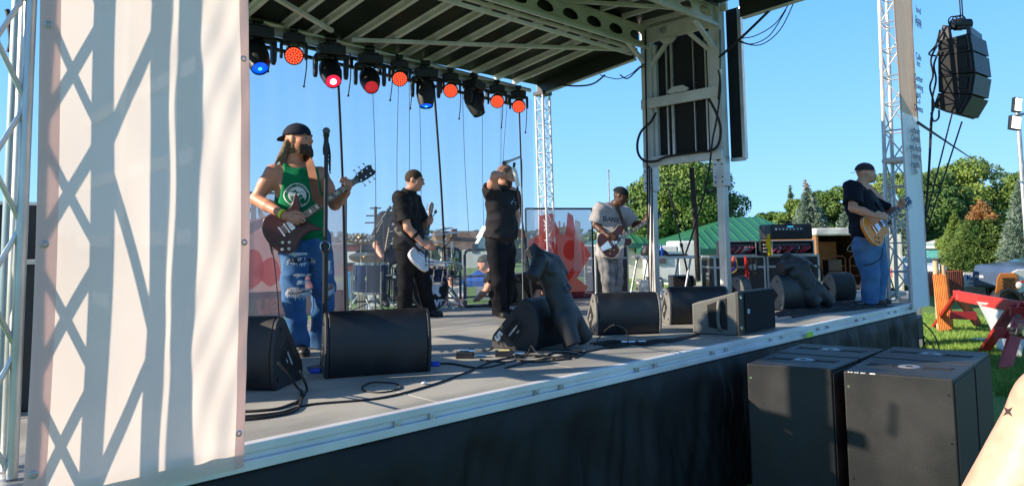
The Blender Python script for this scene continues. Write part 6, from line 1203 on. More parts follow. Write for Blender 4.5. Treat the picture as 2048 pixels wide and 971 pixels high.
# ================================================================ printed mesh panels
def printpanel(label, TL, TR, BR, BL, d0, d1, art, name='printed_panel'):
    tl, tr_, br, bl = P(*TL, d0), P(*TR, d1), P(*BR, d1), P(*BL, d0); br = A(tr_[0], tr_[1], br[2]); bl = A(tl[0], tl[1], bl[2]); T = thing(name, label, 'banner', (bl+br)/2, 'red printed mesh banners at the back of the stage')
    X_ = nrm(A(tr_[0]-tl[0], tr_[1]-tl[1], 0)); N_ = np.cross(X_, UP); N_ = N_ if N_ @ IF < 0 else -N_; W_ = math.hypot(tr_[0]-tl[0], tr_[1]-tl[1]); Hh = (tl[2]+tr_[2])/2-(bl[2]+br[2])/2; o = A(bl[0], bl[1], (bl[2]+br[2])/2)
    n = 24; u = np.linspace(0, 1, n); vv = np.array([[o+X_*W_*a+UP*Hh*b_+N_*.012*math.sin(a*8+b_*3) for a in u] for b_ in u]); m = MB(); m.add(vv.reshape(-1, 3), [(i*n+j, i*n+j+1, (i+1)*n+j+1, (i+1)*n+j) for i in range(n-1) for j in range(n-1)]); cl_ = m.build('mesh_sheet', cloth_thin('banner_mesh', (.55, .50, .58), .45, .55), T)
    for (a, b_) in (((0, 1), (1, 1)), ((0, 0), (0, 1)), ((1, 0), (1, 1)), ((0, 0), (1, 0))): m = MB(); m.cyl(o+X_*W_*a[0]+UP*Hh*a[1], o+X_*W_*b_[0]+UP*Hh*b_[1], .014, 8); m.build('frame_tube', BLKM, T)
    for s_ in (0, 1): m = MB(); m.bar(o+X_*W_*s_-N_*.3+UP*.02, o+X_*W_*s_+N_*.3+UP*.02, .04, .03); m.build('foot', BLKM, T)
    mats = {'r': cloth_thin('red_print', (.90, .13, .10), .12, .6), 'p': cloth_thin('pink_print', (.98, .48, .42), .15, .6), 'd': cloth_thin('maroon_print', (.16, .03, .06), .15, .5), 'g': cloth_thin('grey_print', (.33, .30, .36), .3, .5), 'w': cloth_thin('pale_print', (.92, .74, .70), .2, .6)}
    for k, (mt, pl) in enumerate(art):
        off = .02+.002*k
        if isinstance(pl, tuple): m = MB(); text(m, pl[0], pl[1]*Hh, o+X_*W_*pl[2]+UP*Hh*pl[3], X_, UP, N_, off, 'CENTER', .012)
        else: m = MB(); m.add([o+X_*W_*a+UP*Hh*b_+N_*off for a, b_ in pl], [tuple(range(len(pl)))])
        m.build('artwork', mats[mt], cl_)
    return T
circ = lambda cx, cy, rx_, ry_, n=28, a0=0, a1=6.283: [(cx+rx_*math.cos(t), cy+ry_*math.sin(t)) for t in np.linspace(a0, a1, n, endpoint=abs(a1-a0) < 6.2)]
def sp(p, n=4): return [tuple(q) for q in spline(p, n)]
printpanel('wide red and pink printed mesh banner behind the green shirt player', (478, 384), (692, 389), (697, 622), (478, 634), 8.1, 8.6,
 [('p', [(.0, .20), (.72, .20), (.70, .5), (.60, .72), (.40, .84), (.0, .76)]), ('r', circ(-.02, .58, .10, .08)), ('r', sp([(.02, .44), (.10, .54), (.2, .50), (.22, .30), (.05, .22)])), ('r', sp([(.13, .36), (.30, .48), (.38, .35), (.30, .24), (.2, .30)])), ('r', sp([(.36, .60), (.50, .56), (.56, .40), (.48, .24), (.36, .28), (.44, .44)])), ('r', sp([(.66, .58), (.84, .50), (.80, .30), (.66, .22), (.62, .4)])), ('d', [(0, 0), (1, 0), (1, .19), (.72, .20), (0, .20)]), ('w', ('HU', .22, .16, .85)), ('p', ('ua', .22, .28, .10)), ('w', ('W', .2, .62, .84)), ('g', sp([(.02, .72), (.25, .80), (.30, .78), (.08, .66)]))])
printpanel('smaller red printed mesh banner with a pointed emblem right of the singer', (1051, 413), (1184, 421), (1189, 592), (1064, 598), 10.2, 10.5,
 [('r', [(.18, .0), (.82, .0), (.90, .12), (.74, .22), (.96, .48), (.84, .62), (.74, .66), (.70, .92), (.62, .96), (.58, .72), (.52, .70), (.46, .80), (.38, .95), (.20, .92), (.18, .70), (.04, .66), (.02, .5), (.2, .3), (.1, .1)]), ('p', circ(.48, .44, .34, .27)), ('r', sp([(.25, .5), (.3, .64), (.42, .62), (.46, .5), (.36, .42)])), ('r', sp([(.54, .5), (.58, .62), (.7, .64), (.74, .5), (.64, .42)])), ('p', [(.44, .52), (.49, .64), (.54, .52), (.49, .46)]), ('r', sp([(.30, .34), (.42, .22), (.49, .12), (.38, .18), (.26, .30)])), ('r', sp([(.68, .34), (.56, .22), (.49, .12), (.60, .18), (.72, .30)])), ('p', [(.40, .68), (.42, .68), (.43, .84), (.40, .84)]), ('p', [(.47, .66), (.50, .66), (.50, .86), (.47, .86)]), ('p', [(.54, .68), (.56, .68), (.57, .84), (.54, .84)]), ('w', [(.28, .34), (.38, .34), (.36, .88), (.30, .88)]), ('w', [(.68, .3), (.82, .3), (.80, .85), (.72, .88)]), ('d', [(0, 0), (1, 0), (1, .07), (0, .07)])])
# ================================================================ SUBWOOFERS
ZS = 1.10
SUBM = M('worn_black_paint', (.015, .015, .016), .5, 0, .3, 2.2, .4, 150, col2=(.032, .031, .030), thr=(.42, .70), rv=.18); 
subs = [('front right subwoofer box, nearest to the spectator arm', [(1685, 741), (1907, 758), (1947, 729), (1739, 713)], 0), ('rear right subwoofer box beside the green lawn', [(1740, 712), (1948, 728), (1979, 704), (1785, 692)], 1), ('front left subwoofer box, close to the stage skirt', [(1492, 726), (1663, 737), (1719, 716), (1549, 704)], 0), ('rear left subwoofer box, against the stage skirt', [(1550, 703), (1720, 715), (1768, 696), (1604, 686)], 1)]
for l, q, far in subs:
    v = [onz(x, y, ZS)[:2] for x, y in q]; v = [A(*p, 0) for p in v]; c = sum(v)/4; v = [p+(c-p)*.012 for p in v]
    T = thing('subwoofer', 'tall black '+l, 'subwoofer', c, 'black subwoofer boxes in front of the stage'); m = MB(); m.add([p+UP*z for z in (.01, ZS) for p in v], [(0, 3, 2, 1), (4, 5, 6, 7)]+[(i, (i+1) % 4, 4+(i+1) % 4, 4+i) for i in range(4)]); m.build('box', SUBM, T, bevel=.009, seg=3)
    X_ = nrm(v[1]-v[0]); W_ = np.linalg.norm(v[1]-v[0]); Y_ = nrm((v[3]+v[2]-v[0]-v[1])); Dp = np.linalg.norm((v[3]+v[2]-v[0]-v[1])/2); cc = (v[0]+v[1]+v[2]+v[3])/4+UP*ZS
    for s_ in (-1, 1):
        m = MB(); a, b_ = .085*W_/.6, .055; m.prism([(-a, -b_), (-a*.5, -b_*.55), (a*.5, -b_*.55), (a, -b_), (a*.78, 0), (a, b_), (a*.5, b_*.55), (-a*.5, b_*.55), (-a, b_), (-a*.78, 0)], cc+X_*s_*W_*.27+Y_*Dp*.04, X_, Y_, UP, -.001, .003); m.build('handle_recess', DARK, T)
    m = MB(); m.lathe([(.022, .004), (.062, .006), (.068, .001)], cc+Y_*Dp*.04, X_, Y_, UP, 28); pc_ = m.build('pole_cup', M('cup_grey', (.34, .36, .38), .4, .5), T, smooth=True); m = MB(); m.lathe([(0, .0055), (.024, .0055)], cc+Y_*Dp*.04, X_, Y_, UP, 20); m.build('cup_hole', DARK, pc_)
    n_ = np.cross(X_, UP); n_ = n_ if n_ @ IF < 0 else -n_
    for z in (.10, .40, .70, .98):
        for s_ in (.045, .955): m = MB(); p = v[0]+(v[1]-v[0])*s_+UP*(ZS-z); m.cyl(p, p+n_*.003, .008, 10); m.build('screw', CHROME if z == .1 and s_ < .5 else BLKM, T)
    m = MB(); sx = nrm(v[2]-v[1]); ns = np.cross(sx, UP); ns = ns if ns @ IR > 0 else -ns; m.box((v[1]+v[2])/2+UP*ZS/2+ns*.004, (np.linalg.norm(v[2]-v[1])-.03, .010, ZS-.06), (sx, ns, UP)); m.build('grille', M('grille_maroon_black', (.028, .018, .02), .6, 0, .2, 8, .3, 300), T, bevel=.003)
    if 'front right' in l:
        m = MB(); g = np.random.default_rng(1)
        for k in range(9): p = v[0]+(v[1]-v[0])*g.uniform(.02, .35)+UP*(ZS-.004); m.box(p+n_*.001, (g.uniform(.006, .03), .004, .007), (X_, Y_, UP))
        m.build('paint_chips', WHITE, T)
# ================================================================ spectator arm
Jp = lambda x, y, d: P(x, y, d)
T = thing('person', 'spectator at the lower right corner with a bare raised arm and small star tattoo', 'person', A(*P(2200, 700, 1.3)[:2], 0))
F = Field(); sh, el, wr = Jp(1996, 1085, 1.0), Jp(2112, 812, .98), Jp(2260, 560, 1.05); ne = Jp(2290, 1010, 1.25)
F.cap(sh, el, .068, .050, .03); F.cap(el, wr, .046, .028, .02); F.cap(sh-UP*.03, ne-UP*.14, .07, .07, .04); F.cap(ne-UP*.16, ne-UP*.55, .15, .14, .05); F.cap(ne-UP*.12, ne+UP*.03, .055, .052, .03); head(F, ne+UP*.12, IF, UP); hand(F, wr, nrm(UP+IR*.2), -IF, IR, 1.)
skin(F, .008, 'body', M('pale_skin', (.50, .28, .20), .5, 0, .08, 28, .12, 90, sss=.1, col2=(.62, .38, .28)), T); F = Field(); F.cap(ne-UP*.2, ne-UP*.75, .165, .16, .05); F.cap(ne-UP*.2+IR*.15, sh-UP*.04+IR*.12, .07, .075, .04); skin(F, .01, 'tank_top', M('dark_top', (.03, .03, .05), .8), T, .01)
F = Field(); pz = ne-UP*.8; F.cap(pz, pz-UP*.1, .16, .15, .05); 
for s_ in (-1, 1): q = pz+IR*.09*s_-UP*.1; F.cap(q, A(q[0], q[1], .5), .09, .07); F.cap(A(q[0], q[1], .5), A(q[0], q[1], .04), .07, .055)
skin(F, .012, 'jeans', DENIM, T, .01)
m = MB(); c = Jp(2016, 822, .9); X_, Y_ = nrm(IR+UP*.2), nrm(UP-IR*.2)
for k in range(4): a = k*1.57+.5; a2 = a+.785; a0 = a-.785; m.add([c, c+(X_*math.cos(a0)+Y_*math.sin(a0))*.003, c+(X_*math.cos(a)+Y_*math.sin(a))*.009, c+(X_*math.cos(a2)+Y_*math.sin(a2))*.003], [(0, 1, 2, 3)])
tg = bpy.data.objects['body'] ; bd = [o for o in T.children if o.name.startswith('body')][0]; decal(bd, m, 'tattoo', M('tattoo_ink', (.22, .12, .11), .6), IF, bd, .001)
# ================================================================ deck clutter
def dcable(pts, r, label, m=None, group='black cables lying on the stage deck', name='deck_cable', cat='cable'):
    r *= .78; c = MB(); q = [onz(x, y, DECK+r+(p[0] if p else 0)) for x, y, *p in pts]; c.tube(wire(q, 1, 8), r, 6); return tag(c.build(name, m or RUB, smooth=True), label, cat, group)
dcable([(485, 832), (560, 824), (620, 808), (760, 795), (860, 770), (930, 745), (985, 722), (1040, 712), (1100, 712)], .008, 'long black cable running along the front of the deck to the 5 monitor')
dcable([(600, 800), (560, 815), (520, 820), (487, 822)], .009, 'black cable leaving the left monitor towards the banner')
dcable([(556, 725, .25), (575, 745, .15), (592, 770, .05), (606, 790), (590, 805), (600, 800), (614, 778), (600, 742, .16)], .009, 'black cable plugged into the left monitor and looping on the deck')
dcable([(485, 838), (540, 832), (590, 820), (602, 800), (603, 780)], .010, 'black cable running out under the banner edge')
dcable([(725, 772), (745, 764), (790, 766), (800, 776), (760, 784), (728, 780), (725, 772)], .006, 'thin cable lying in a flat ring in front of the near monitor')
dcable([(865, 728), (900, 726), (960, 735), (1010, 725)], .008, 'black cable leaving the right side of the near monitor')
dcable([(1062, 690, .09), (1058, 700, .04), (1050, 712), (1020, 722), (990, 722), (960, 718)], .007, 'cable plugged into the 5 monitor dropping to the deck')
dcable([(1062, 690, .09), (1072, 703, .02), (1085, 706), (1115, 704)], .006, 'second cable from the 5 monitor socket', M('light_grey_cable', (.25, .25, .26), .6))
for k, (cx, cy, rx_, ry_) in enumerate([(1085, 712, 55, 9), (1110, 706, 60, 8), (1070, 716, 38, 7), (1125, 711, 30, 7)]): dcable([(cx+rx_*math.cos(t), cy+ry_*math.sin(t)) for t in np.linspace(.3*k, 6.0+.3*k, 12)], .008, 'coiled black cable ring in front of the nearer torso')
dcable([(1010, 735), (1060, 722), (1120, 712), (1185, 700), (1230, 690), (1300, 680), (1370, 676)], .008, 'black cable running from the coils to the box speaker')
dcable([(940, 700), (975, 700), (990, 690), (1000, 690), (1020, 700)], .005, 'thin cable in a small arch by the pedal box')
dcable([(1190, 690), (1200, 672, .06), (1225, 650, .22), (1252, 660, .16), (1256, 690)], .006, 'black cable arching up in front of the second monitor')
for k in range(7): dcable([(1180+k*6, 686+k), (1230, 680+k*2.5), (1290+k*4, 690-k*2), (1340, 678+k), (1400, 668)], .007, 'tangle of black cables between the torso and the box speaker')
g = np.random.default_rng(12)
for k in range(34):
    x0 = g.uniform(1530, 1600); x1 = g.uniform(1660, 1790); y0 = g.uniform(612, 634); y1 = g.uniform(600, 613); mid = [(x0+(x1-x0)*t+g.uniform(-12, 12), y0+(y1-y0)*t+g.uniform(-4, 4)) for t in (.3, .55, .8)]
    dcable([(x0, y0)]+mid+[(x1, y1)], g.uniform(.007, .011), 'black cable in the heap at the feet of the far player', None, 'heap of black cables at the far stage corner')
for k in range(6): x = 880+k*18; dcable([(x, 612), (x+25, 608+k), (x+60, 614-k), (x+110, 606), (x+150, 610)], .009, 'black cable on the deck behind the singer', None)
for x, y, l in ((550, 716, 'blue cable connector in the left monitor'), (632, 741, 'blue cable connector at the left end of the near monitor'), (870, 727, 'blue cable connector at the right end of the near monitor')):
    p = onz(x, y, DECK+.04) if x > 560 else P(548, 714, depth(onz(565, 775))-.02); m = MB(); m.cyl(p-IR*.035, p+IR*.03, .017, 12); tag(m.build('blue_connector', M('connector_blue', (.01, .06, .55), .35), smooth=True), l, 'connector')
a = onz(930, 715); T = thing('effect_pedal', 'black pedal with chrome top on the deck left of the 5 monitor', 'pedal', a); m = MB(); m.box(a+UP*.022, (.13, .08, .044), (IR, IF, UP)); m.build('case', BLK, T, bevel=.006); m = MB(); m.cyl(a+IR*.03+UP*.05, a+IR*.07+UP*.05, .016, 12); m.box(a+IR*.0+UP*.052, (.07, .03, .01), (IR, IF, UP)); m.build('footswitch', CHROME, T)
m = MB(); m.cyl(a+IR*.08+UP*.02, a+IR*.15+UP*.015, .009, 8); tag(m.build('jack_plug', CHROME, smooth=True), 'chrome jack plug at the right of the black pedal', 'plug')
a = onz(1008, 712); T = thing('effect_pedal', 'black box with a pale yellow top just below the 5 monitor', 'pedal', a); m = MB(); m.box(a+UP*.022, (.13, .07, .042), (IR, IF, UP)); m.build('case', BLK, T, bevel=.004); m = MB(); m.box(a+UP*.045, (.08, .05, .004), (IR, IF, UP)); m.build('top_label', M('pale_yellow', (.7, .62, .25), .5), T)
m = MB(); m.cyl(a+IR*.08+UP*.02, a+IR*.15+UP*.02, .010, 8); tag(m.build('jack_plug', CHROME, smooth=True), 'chrome jack plug at the right of the yellow topped box', 'plug')
a = onz(848, 768); m = MB(); m.sphere(a+UP*.008, (.02, .014, .009), 10, 6); tag(m.build('paper_scrap', WHITE, smooth=True), 'small crumpled white scrap on the front of the deck', 'litter')
a = onz(1255, 686); m = MB(); m.cyl(a-IR*.05+UP*.012, a+IR*.06+UP*.012, .012, 8); m.cyl(a+IR*.09+IF*.02+UP*.012, a+IR*.15+IF*.02+UP*.012, .010, 8); tag(m.build('metal_plug', CHROME, smooth=True), 'shiny metal cable plugs on the deck before the second monitor', 'plug')
a = onz(628, 690); T = thing('shoulder_bag', 'x', 'bag', a); bpy.data.objects.remove(T)
# mess under the right corner
g = np.random.default_rng(3)
for k in range(10):
    x = 1830+g.uniform(-6, 30); m = MB(); X0 = float(ony(1830, 600, YF)[0]); p0 = A(XFAR+.02, YF+g.uniform(0, .4), DECK-.03); p2 = A(XFAR+g.uniform(.0, .7), YF+g.uniform(-.3, .4), g.uniform(.0, .35)); m.tube(wire([p0, (p0+p2)/2+A(g.uniform(-.1, .35), -.1, g.uniform(-.2, .2)), p2], 1, 8), .009, 5); tag(m.build('corner_cable', RUB, smooth=True), 'black cable hanging off the far right stage corner to the grass', 'cable', 'cables hanging off the stage corner')
m = MB(); p = ony(1838, 618, YF-.02); m.box((p[0], YF+.05, .85), (.22, .16, .3)); tag(m.build('power_box', BLK, bevel=.02), 'black box fixed below the narrow banner at the stage corner', 'electrical box')
# ================================================================ LINE ARRAY
XA = 10.9; T0 = 'hanging black line array speakers'
boxes = [([(1876, 82), (1939, 66), (1945, 101), (1876, 113)], 'top'), ([(1876, 114), (1945, 102), (1950, 144), (1876, 150)], 'second'), ([(1876, 151), (1950, 146), (1944, 188), (1877, 184)], 'third'), ([(1876, 186), (1944, 190), (1923, 229), (1866, 214)], 'lowest')]
for i, (q, l) in enumerate(boxes):
    v = [onx(x, y, XA) for x, y in q]; T = thing('line_array_cabinet', l+' cabinet of the black line array hanging beside the far right tower', 'speaker', v[3], T0); w_ = A(.62, 0, 0)
    fr_ = [p+(-A(0, .13, 0) if k in (1, 2) else 0) for k, p in enumerate(v)]
    m = MB(); m.add(v+[p+w_ for p in v], [(0, 1, 2, 3), (4, 7, 6, 5), (0, 4, 5, 1), (1, 5, 6, 2), (2, 6, 7, 3), (3, 7, 4, 0)]); m.build('cabinet', DARK, T, bevel=.006)
    m = MB(); m.add([v[1]+A(.02, -.004, -.01), v[2]+A(.02, -.004, .01), v[2]+A(.60, -.06, .01), v[1]+A(.60, -.06, -.01), v[1]+A(.02, .02, -.01), v[2]+A(.02, .02, .01), v[2]+A(.60, .02, .01), v[1]+A(.60, .02, -.01)], [(0, 1, 2, 3), (0, 4, 5, 1), (3, 2, 6, 7), (0, 3, 7, 4), (1, 5, 6, 2)]); m.build('grille', M('array_grille', (.055, .06, .07), .5, .2, .1, 20, .5, 300), T)
    c = sum(v)/4; m = MB(); dy = nrm(v[1]-v[2]); dx = nrm((v[1]+v[2]-v[0]-v[3])); m.box(c-A(.004, 0, 0)+dx*.09, (.10, .012, .14), (dx, A(1, 0, 0), dy)); h_ = m.build('handle_recess', DARK, T); m = MB(); m.box(c-A(.012, 0, 0)+dx*.13, (.012, .012, .11), (dx, A(1, 0, 0), dy)); m.build('handle', BLKM, h_)
    m = MB(); m.bar((v[1]+v[2])/2+dy*.12-dx*.03-A(.01, 0, 0), (v[1]+v[2])/2-dy*.12-dx*.03-A(.01, 0, 0), .03, .02); m.build('rigging_plate', BLKM, T)
T = thing('rigging_bumper', 'black steel rigging frame on top of the hanging line array', 'rigging', onx(1900, 80, XA)); a, b_, c_ = onx(1882, 80, XA), onx(1880, 52, XA), onx(1900, 50, XA)
m = MB(); m.add([onx(x, y, X) for X in (XA+.02, XA+.58) for x, y in ((1876, 84), (1905, 77), (1901, 52), (1885, 50))], [(0, 1, 2, 3), (4, 7, 6, 5), (0, 4, 5, 1), (1, 5, 6, 2), (2, 6, 7, 3), (3, 7, 4, 0)]); m.build('frame', BLKM, T, bevel=.01)
m = MB(); m.box(onx(1937, 60, XA)+A(.3, 0, 0), (.6, .05, .10)); m.build('front_bar', BLKM, T)
T = thing('chain_hoist', 'dark chain hoist motor above the hanging line array', 'hoist', onx(1910, 40, XA)); pm = onx(1910, 40, XA)+A(.3, 0, 0); m = MB(); m.cyl(pm-IR*.13, pm+IR*.12, .075, 16); m.build('motor', BLK, T, smooth=True); 
m = MB(); m.box(pm-IR*.02, (.12, .12, .15), (IR, IF, UP)); m.build('hook_block', BLKM, T, bevel=.01)
for k in range(3): q = pm+UP*.05-IR*.04*k; m = MB(); th = np.linspace(0, 6.28, 16); m.tube([q+IR*.07*math.cos(t)+UP*.08*math.sin(t)+IF*.02*k for t in th], .009, 5, False); m.build('chain_loop', RUB, T)
for dx in (0, .03): m = MB(); m.cyl(pm+IR*dx, pm+IR*dx+UP*4, .009, 6); tag(m.build('lifting_chain', RUB), 'dark chain rising from the hoist out of the picture', 'chain', 'lifting chains of the line array')
# crane arm high above the frame
m = MB(); m.box(pm+UP*4.05+A(-.6, .2, 0), (1.6, .12, .14)); tag(m.build('steel_boom', STEEL), 'steel lifting arm far above the line array', 'beam')
g = np.random.default_rng(9)
for k, pts in enumerate([[(1875, 90), (1862, 118), (1866, 150), (1860, 175), (1868, 210), (1862, 240), (1858, 330), (1850, 440), (1843, 520)], [(1879, 100), (1868, 130), (1872, 160), (1865, 195), (1864, 230), (1857, 360), (1846, 480), (1842, 560)], [(1880, 60), (1872, 90), (1858, 108), (1872, 112)], [(1862, 225), (1867, 242), (1877, 236), (1878, 220)]]):
    m = MB(); m.tube(wire([onx(x, y, XA-.05) for x, y in pts], 1, 8), .013, 6); tag(m.build('array_cable', RUB, smooth=True), ['thick cable running down from the left side of the line array', 'second thick cable down the left side of the line array', 'cable loop beside the rigging frame', 'small cable loop under the left corner of the line array'][k], 'cable')
for k, (a, b_, l) in enumerate([((1904, 228), (1843, 470), 'left of the two straight ropes down from the line array'), ((1924, 243), (1850, 470), 'right of the two straight ropes down from the line array')]): m = MB(); m.cyl(onx(*a, XA), onx(*b_, XA-.4), .010, 6); tag(m.build('guy_rope', RUB), l, 'rope')
m = MB(); m.cyl(onx(1836, 245, XFAR+.4), P(1945, 318, 30), .02, 5); tag(m.build('power_line', RUB), 'thin wire running from the right tower down behind the trees', 'wire')
# floodlights
T = thing('flood_light_mast', 'mast with two lit rectangular floodlights cut by the right picture edge', 'floodlight', A(*P(2062, 600, 16)[:2], 0)); m = MB(); a = P(2062, 600, 16); m.cyl(A(a[0], a[1], 0), A(a[0], a[1], P(2062, 215, 16)[2]), .05, 10); m.cyl(P(2030, 232, 16), P(2064, 224, 16), .03, 8); m.build('pole', STEEL, T)
FL = M('flood_lens', (.8, .8, .8), .3, emit=(1, .93, .85), es=2.6)
for x, y, hh, ww in ((2037, 209, 27, 13), (2033, 245, 26, 19)):
    c = P(x, y, 15.9); X_ = nrm(IR*.9-UP*.1*1.5); Y_ = nrm(UP+IR*.15); k = 15.9/1400; m = MB(); m.box(c+IF*.06, (ww*k+.03, .1, hh*k+.03), (X_, IF, Y_)); hd = m.build('housing', BLKM, T, bevel=.01)
    for j in (-1, 0, 1): m = MB(); m.box(c+Y_*j*hh*k*.32, (ww*k*.85, .02, hh*k*.26), (X_, IF, Y_)); m.build('lens', FL, hd)
# ================================================================ BACKGROUND
def gp(x, d, z=0.): q = P(x, 480, d); return A(q[0], q[1], z)
def zp(y, d, x=1024): return float(P(x, y, d)[2])
def leaf_cloud(cl, n, size, seed, squash=.8):
    """cl: list of (centre, radii) clumps -> quads spread through the clumps, denser near the surface"""
    q = np.random.default_rng(seed); wts = np.array([c[1][0]*c[1][1] for c in cl]); idx = q.choice(len(cl), n, p=wts/wts.sum())
    d = q.normal(size=(n, 3)); d /= np.linalg.norm(d, axis=1)[:, None]; r = q.uniform(.55, 1.05, n)**.5
    C_ = np.array([c[0] for c in cl])[idx]; R_ = np.array([c[1] for c in cl])[idx]; c = C_+d*R_*r[:, None]
    nn = d+q.normal(0, .7, (n, 3)); nn /= np.linalg.norm(nn, axis=1)[:, None]; t = np.cross(nn, q.normal(size=(n, 3))); t /= np.linalg.norm(t, axis=1)[:, None]; b_ = np.cross(nn, t); s = size*q.uniform(.6, 1.3, n)[:, None]
    v = np.stack([c-t*s, c-b_*s*.55, c+t*s, c+b_*s*.55], 1).reshape(-1, 3); return v, np.arange(4*n).reshape(-1, 4)
LEAF = [M('maple_leaves', (.045, .11, .022), .6, 0, .5, .35, col2=(.14, .22, .045), spec=.3), M('dark_leaves', (.03, .08, .02), .6, 0, .5, .35, col2=(.09, .16, .04), spec=.3), M('yellow_green_leaves', (.08, .155, .03), .6, 0, .5, .35, col2=(.20, .27, .055), spec=.3), M('blue_spruce_needles', (.09, .15, .11), .7, 0, .5, 1.2, col2=(.20, .27, .21), spec=.3), M('spruce_needles', (.04, .10, .025), .7, 0, .5, 1.2, col2=(.12, .18, .04), spec=.3), M('rusty_needles', (.28, .12, .04), .8, 0, .4, 1.5, col2=(.30, .19, .07))]
BARK = M('bark', (.06, .045, .035), .95, 0, .3, 4, .8, 12, stretch=(1, 1, .2))
def tree(label, x, d, ytop, wpx, ybot=None, mat=0, n=9000, seed=1, leaf=.10, name='tree', lean=0, group='trees beyond the stage', zb=None, clumps=26):
    q = np.random.default_rng(seed); b = gp(x, d); H = zp(ytop, d, x); W_ = wpx/F_PX*d/2; z0 = zb if zb is not None else H*.22; T = thing(name, label, 'tree', b, group); cz, ch = (H+z0)/2, (H-z0)/2
    m = MB(); m.tube([b, b+UP*H*.3+IR*.1, b+UP*H*.62+IR*lean*.3, b+UP*H*.9+IR*lean], [.05*H*.5+.03, .038*H*.5, .02*H*.5, .01], 8); m.build('trunk', BARK, T, smooth=True)
    cl = []
    for k in range(clumps):
        u = q.uniform(-1, 1); a = q.uniform(0, 6.28); rr = math.sqrt(max(0, 1-u*u))*q.uniform(.55, .95); c = b+UP*(cz+ch*u*.86)+A(math.cos(a), math.sin(a), 0)*W_*rr*.86; s = q.uniform(.11, .27); cl.append((c, A(W_*s+.15, W_*s+.15, (W_*s+.15)*.75)))
        if k < 9: mm = MB(); st = b+UP*H*q.uniform(.3, .6); mm.tube([st, (st+c)/2+UP*.1, c], [.06, .04, .015], 6); mm.build('limb', BARK, T, smooth=True)
    v, f = leaf_cloud(cl, n, leaf, seed+9); mesh_np('crown', v, f, LEAF[mat], T, smooth=False); return T
def conifer(label, x, d, ytop, wpx, mat=4, seed=1, nb=900, name='spruce_tree', zb=.4, top=None, group='spruce trees beyond the stage', size=.07, perb=16):
    q = np.random.default_rng(seed); b = gp(x, d); H = zp(ytop, d, x); W_ = wpx/F_PX*d/2; T = thing(name, label, 'tree', b, group)
    m = MB(); m.tube([b, b+UP*H*.5, b+UP*H], [.03*H*.5+.03, .02*H*.5, .008], 8); m.build('trunk', BARK, T, smooth=True)
    z = zb+(H-zb)*(1-np.sqrt(q.uniform(0, 1, nb)))*1.; a = q.uniform(0, 6.28, nb); t = (z-zb)/(H-zb); L = W_*(1-t)**.85*q.uniform(.7, 1.08, nb)*(1+.10*np.sin(a*3+seed))
    s = np.tile(np.linspace(.12, 1, perb), (nb, 1))+q.uniform(-.03, .03, (nb, perb)); dirx, diry = np.cos(a)[:, None], np.sin(a)[:, None]; rad = L[:, None]*s; zz = z[:, None]-rad*.22+rad*s*.12
    c = np.stack([b[0]+dirx*rad, b[1]+diry*rad, zz+q.normal(0, .02, rad.shape)], -1).reshape(-1, 3); c += q.normal(0, .035, c.shape); n = len(c)
    tv = np.stack([np.repeat(np.cos(a), perb), np.repeat(np.sin(a), perb), np.full(n, -.15)], 1)+q.normal(0, .45, (n, 3)); tv /= np.linalg.norm(tv, axis=1)[:, None]; bb = np.cross(tv, q.normal(size=(n, 3))); bb /= np.linalg.norm(bb, axis=1)[:, None]; sz = size*q.uniform(.7, 1.4, n)[:, None]
    v = np.stack([c-tv*sz, c-bb*sz*.28, c+tv*sz*1.2, c+bb*sz*.28], 1); zc = c[:, 2]
    if top is None: mesh_np('crown', v.reshape(-1, 3), np.arange(4*n).reshape(-1, 4), LEAF[mat], T, smooth=False)
    else:
        k = zc > zb+(H-zb)*top[0]
        for nm, kk, mi in (('crown', ~k, mat), ('dry_top', k, top[1])): vv = v[kk].reshape(-1, 3); mesh_np(nm, vv, np.arange(len(vv)).reshape(-1, 4), LEAF[mi], T, smooth=False)
    return T
# big maple behind the end frame
tree('large broad maple standing behind the roof legs and green roof', 1362, 40, 318, 262, mat=0, n=52000, seed=3, leaf=.095, clumps=90, name='maple_tree')
# far line of trees, left to right
tl = [(1540, 58, 424, 90, 0, 5), (1592, 56, 400, 100, 2, 6), (1690, 54, 368, 120, 0, 8), (1790, 52, 340, 150, 2, 11), (1640, 60, 385, 120, 1, 13), (1870, 46, 345, 170, 1, 15), (1955, 50, 318, 220, 2, 17), (1895, 55, 330, 190, 2, 20), (2040, 55, 335, 160, 0, 18), (2120, 52, 330, 200, 1, 19)]
names = ['low rounded tree at the left end of the distant tree line', 'yellow green tree left of the grey green spruce in the distance', 'bright tree just left of the far player in the tree line', 'pale yellow green tree behind the far right tower', 'darker tree behind the amplifier case in the distance', 'dark leafy tree right behind the narrow sponsor banner', 'broad yellow green tree under the hanging line array', 'tall yellow green tree behind the ropes of the line array', 'leafy tree behind the orange topped spruce at right', 'dark tree at the right picture edge']
for (x, d, yt, w_, mt, sd), l in zip(tl, names): tree(l, x, d, yt, w_, mat=mt, n=22000, seed=sd, leaf=.105, clumps=52, zb=.4)
tree('pale green shrub in front of the teal building', 1885, 33, 478, 62, mat=2, n=4000, seed=31, leaf=.07, clumps=14, zb=.1, name='shrub'); tree('green shrub behind the blue tent near the house', 906, 40, 520, 40, mat=0, n=3000, seed=32, leaf=.07, clumps=10, zb=.1, name='shrub'); tree('small tree left of the house behind the drum stands', 868, 62, 486, 36, mat=1, n=3000, seed=33, leaf=.12, clumps=10, zb=.1)
conifer('grey green spruce left of the far player above the amplifier', 1620, 50, 368, 130, 3, 4, 2200, size=.085, perb=14); conifer('small dark pointed spruce top in the distant tree line', 1585, 56, 372, 50, 4, 5, 700, size=.12, perb=10, name='spruce_tree')
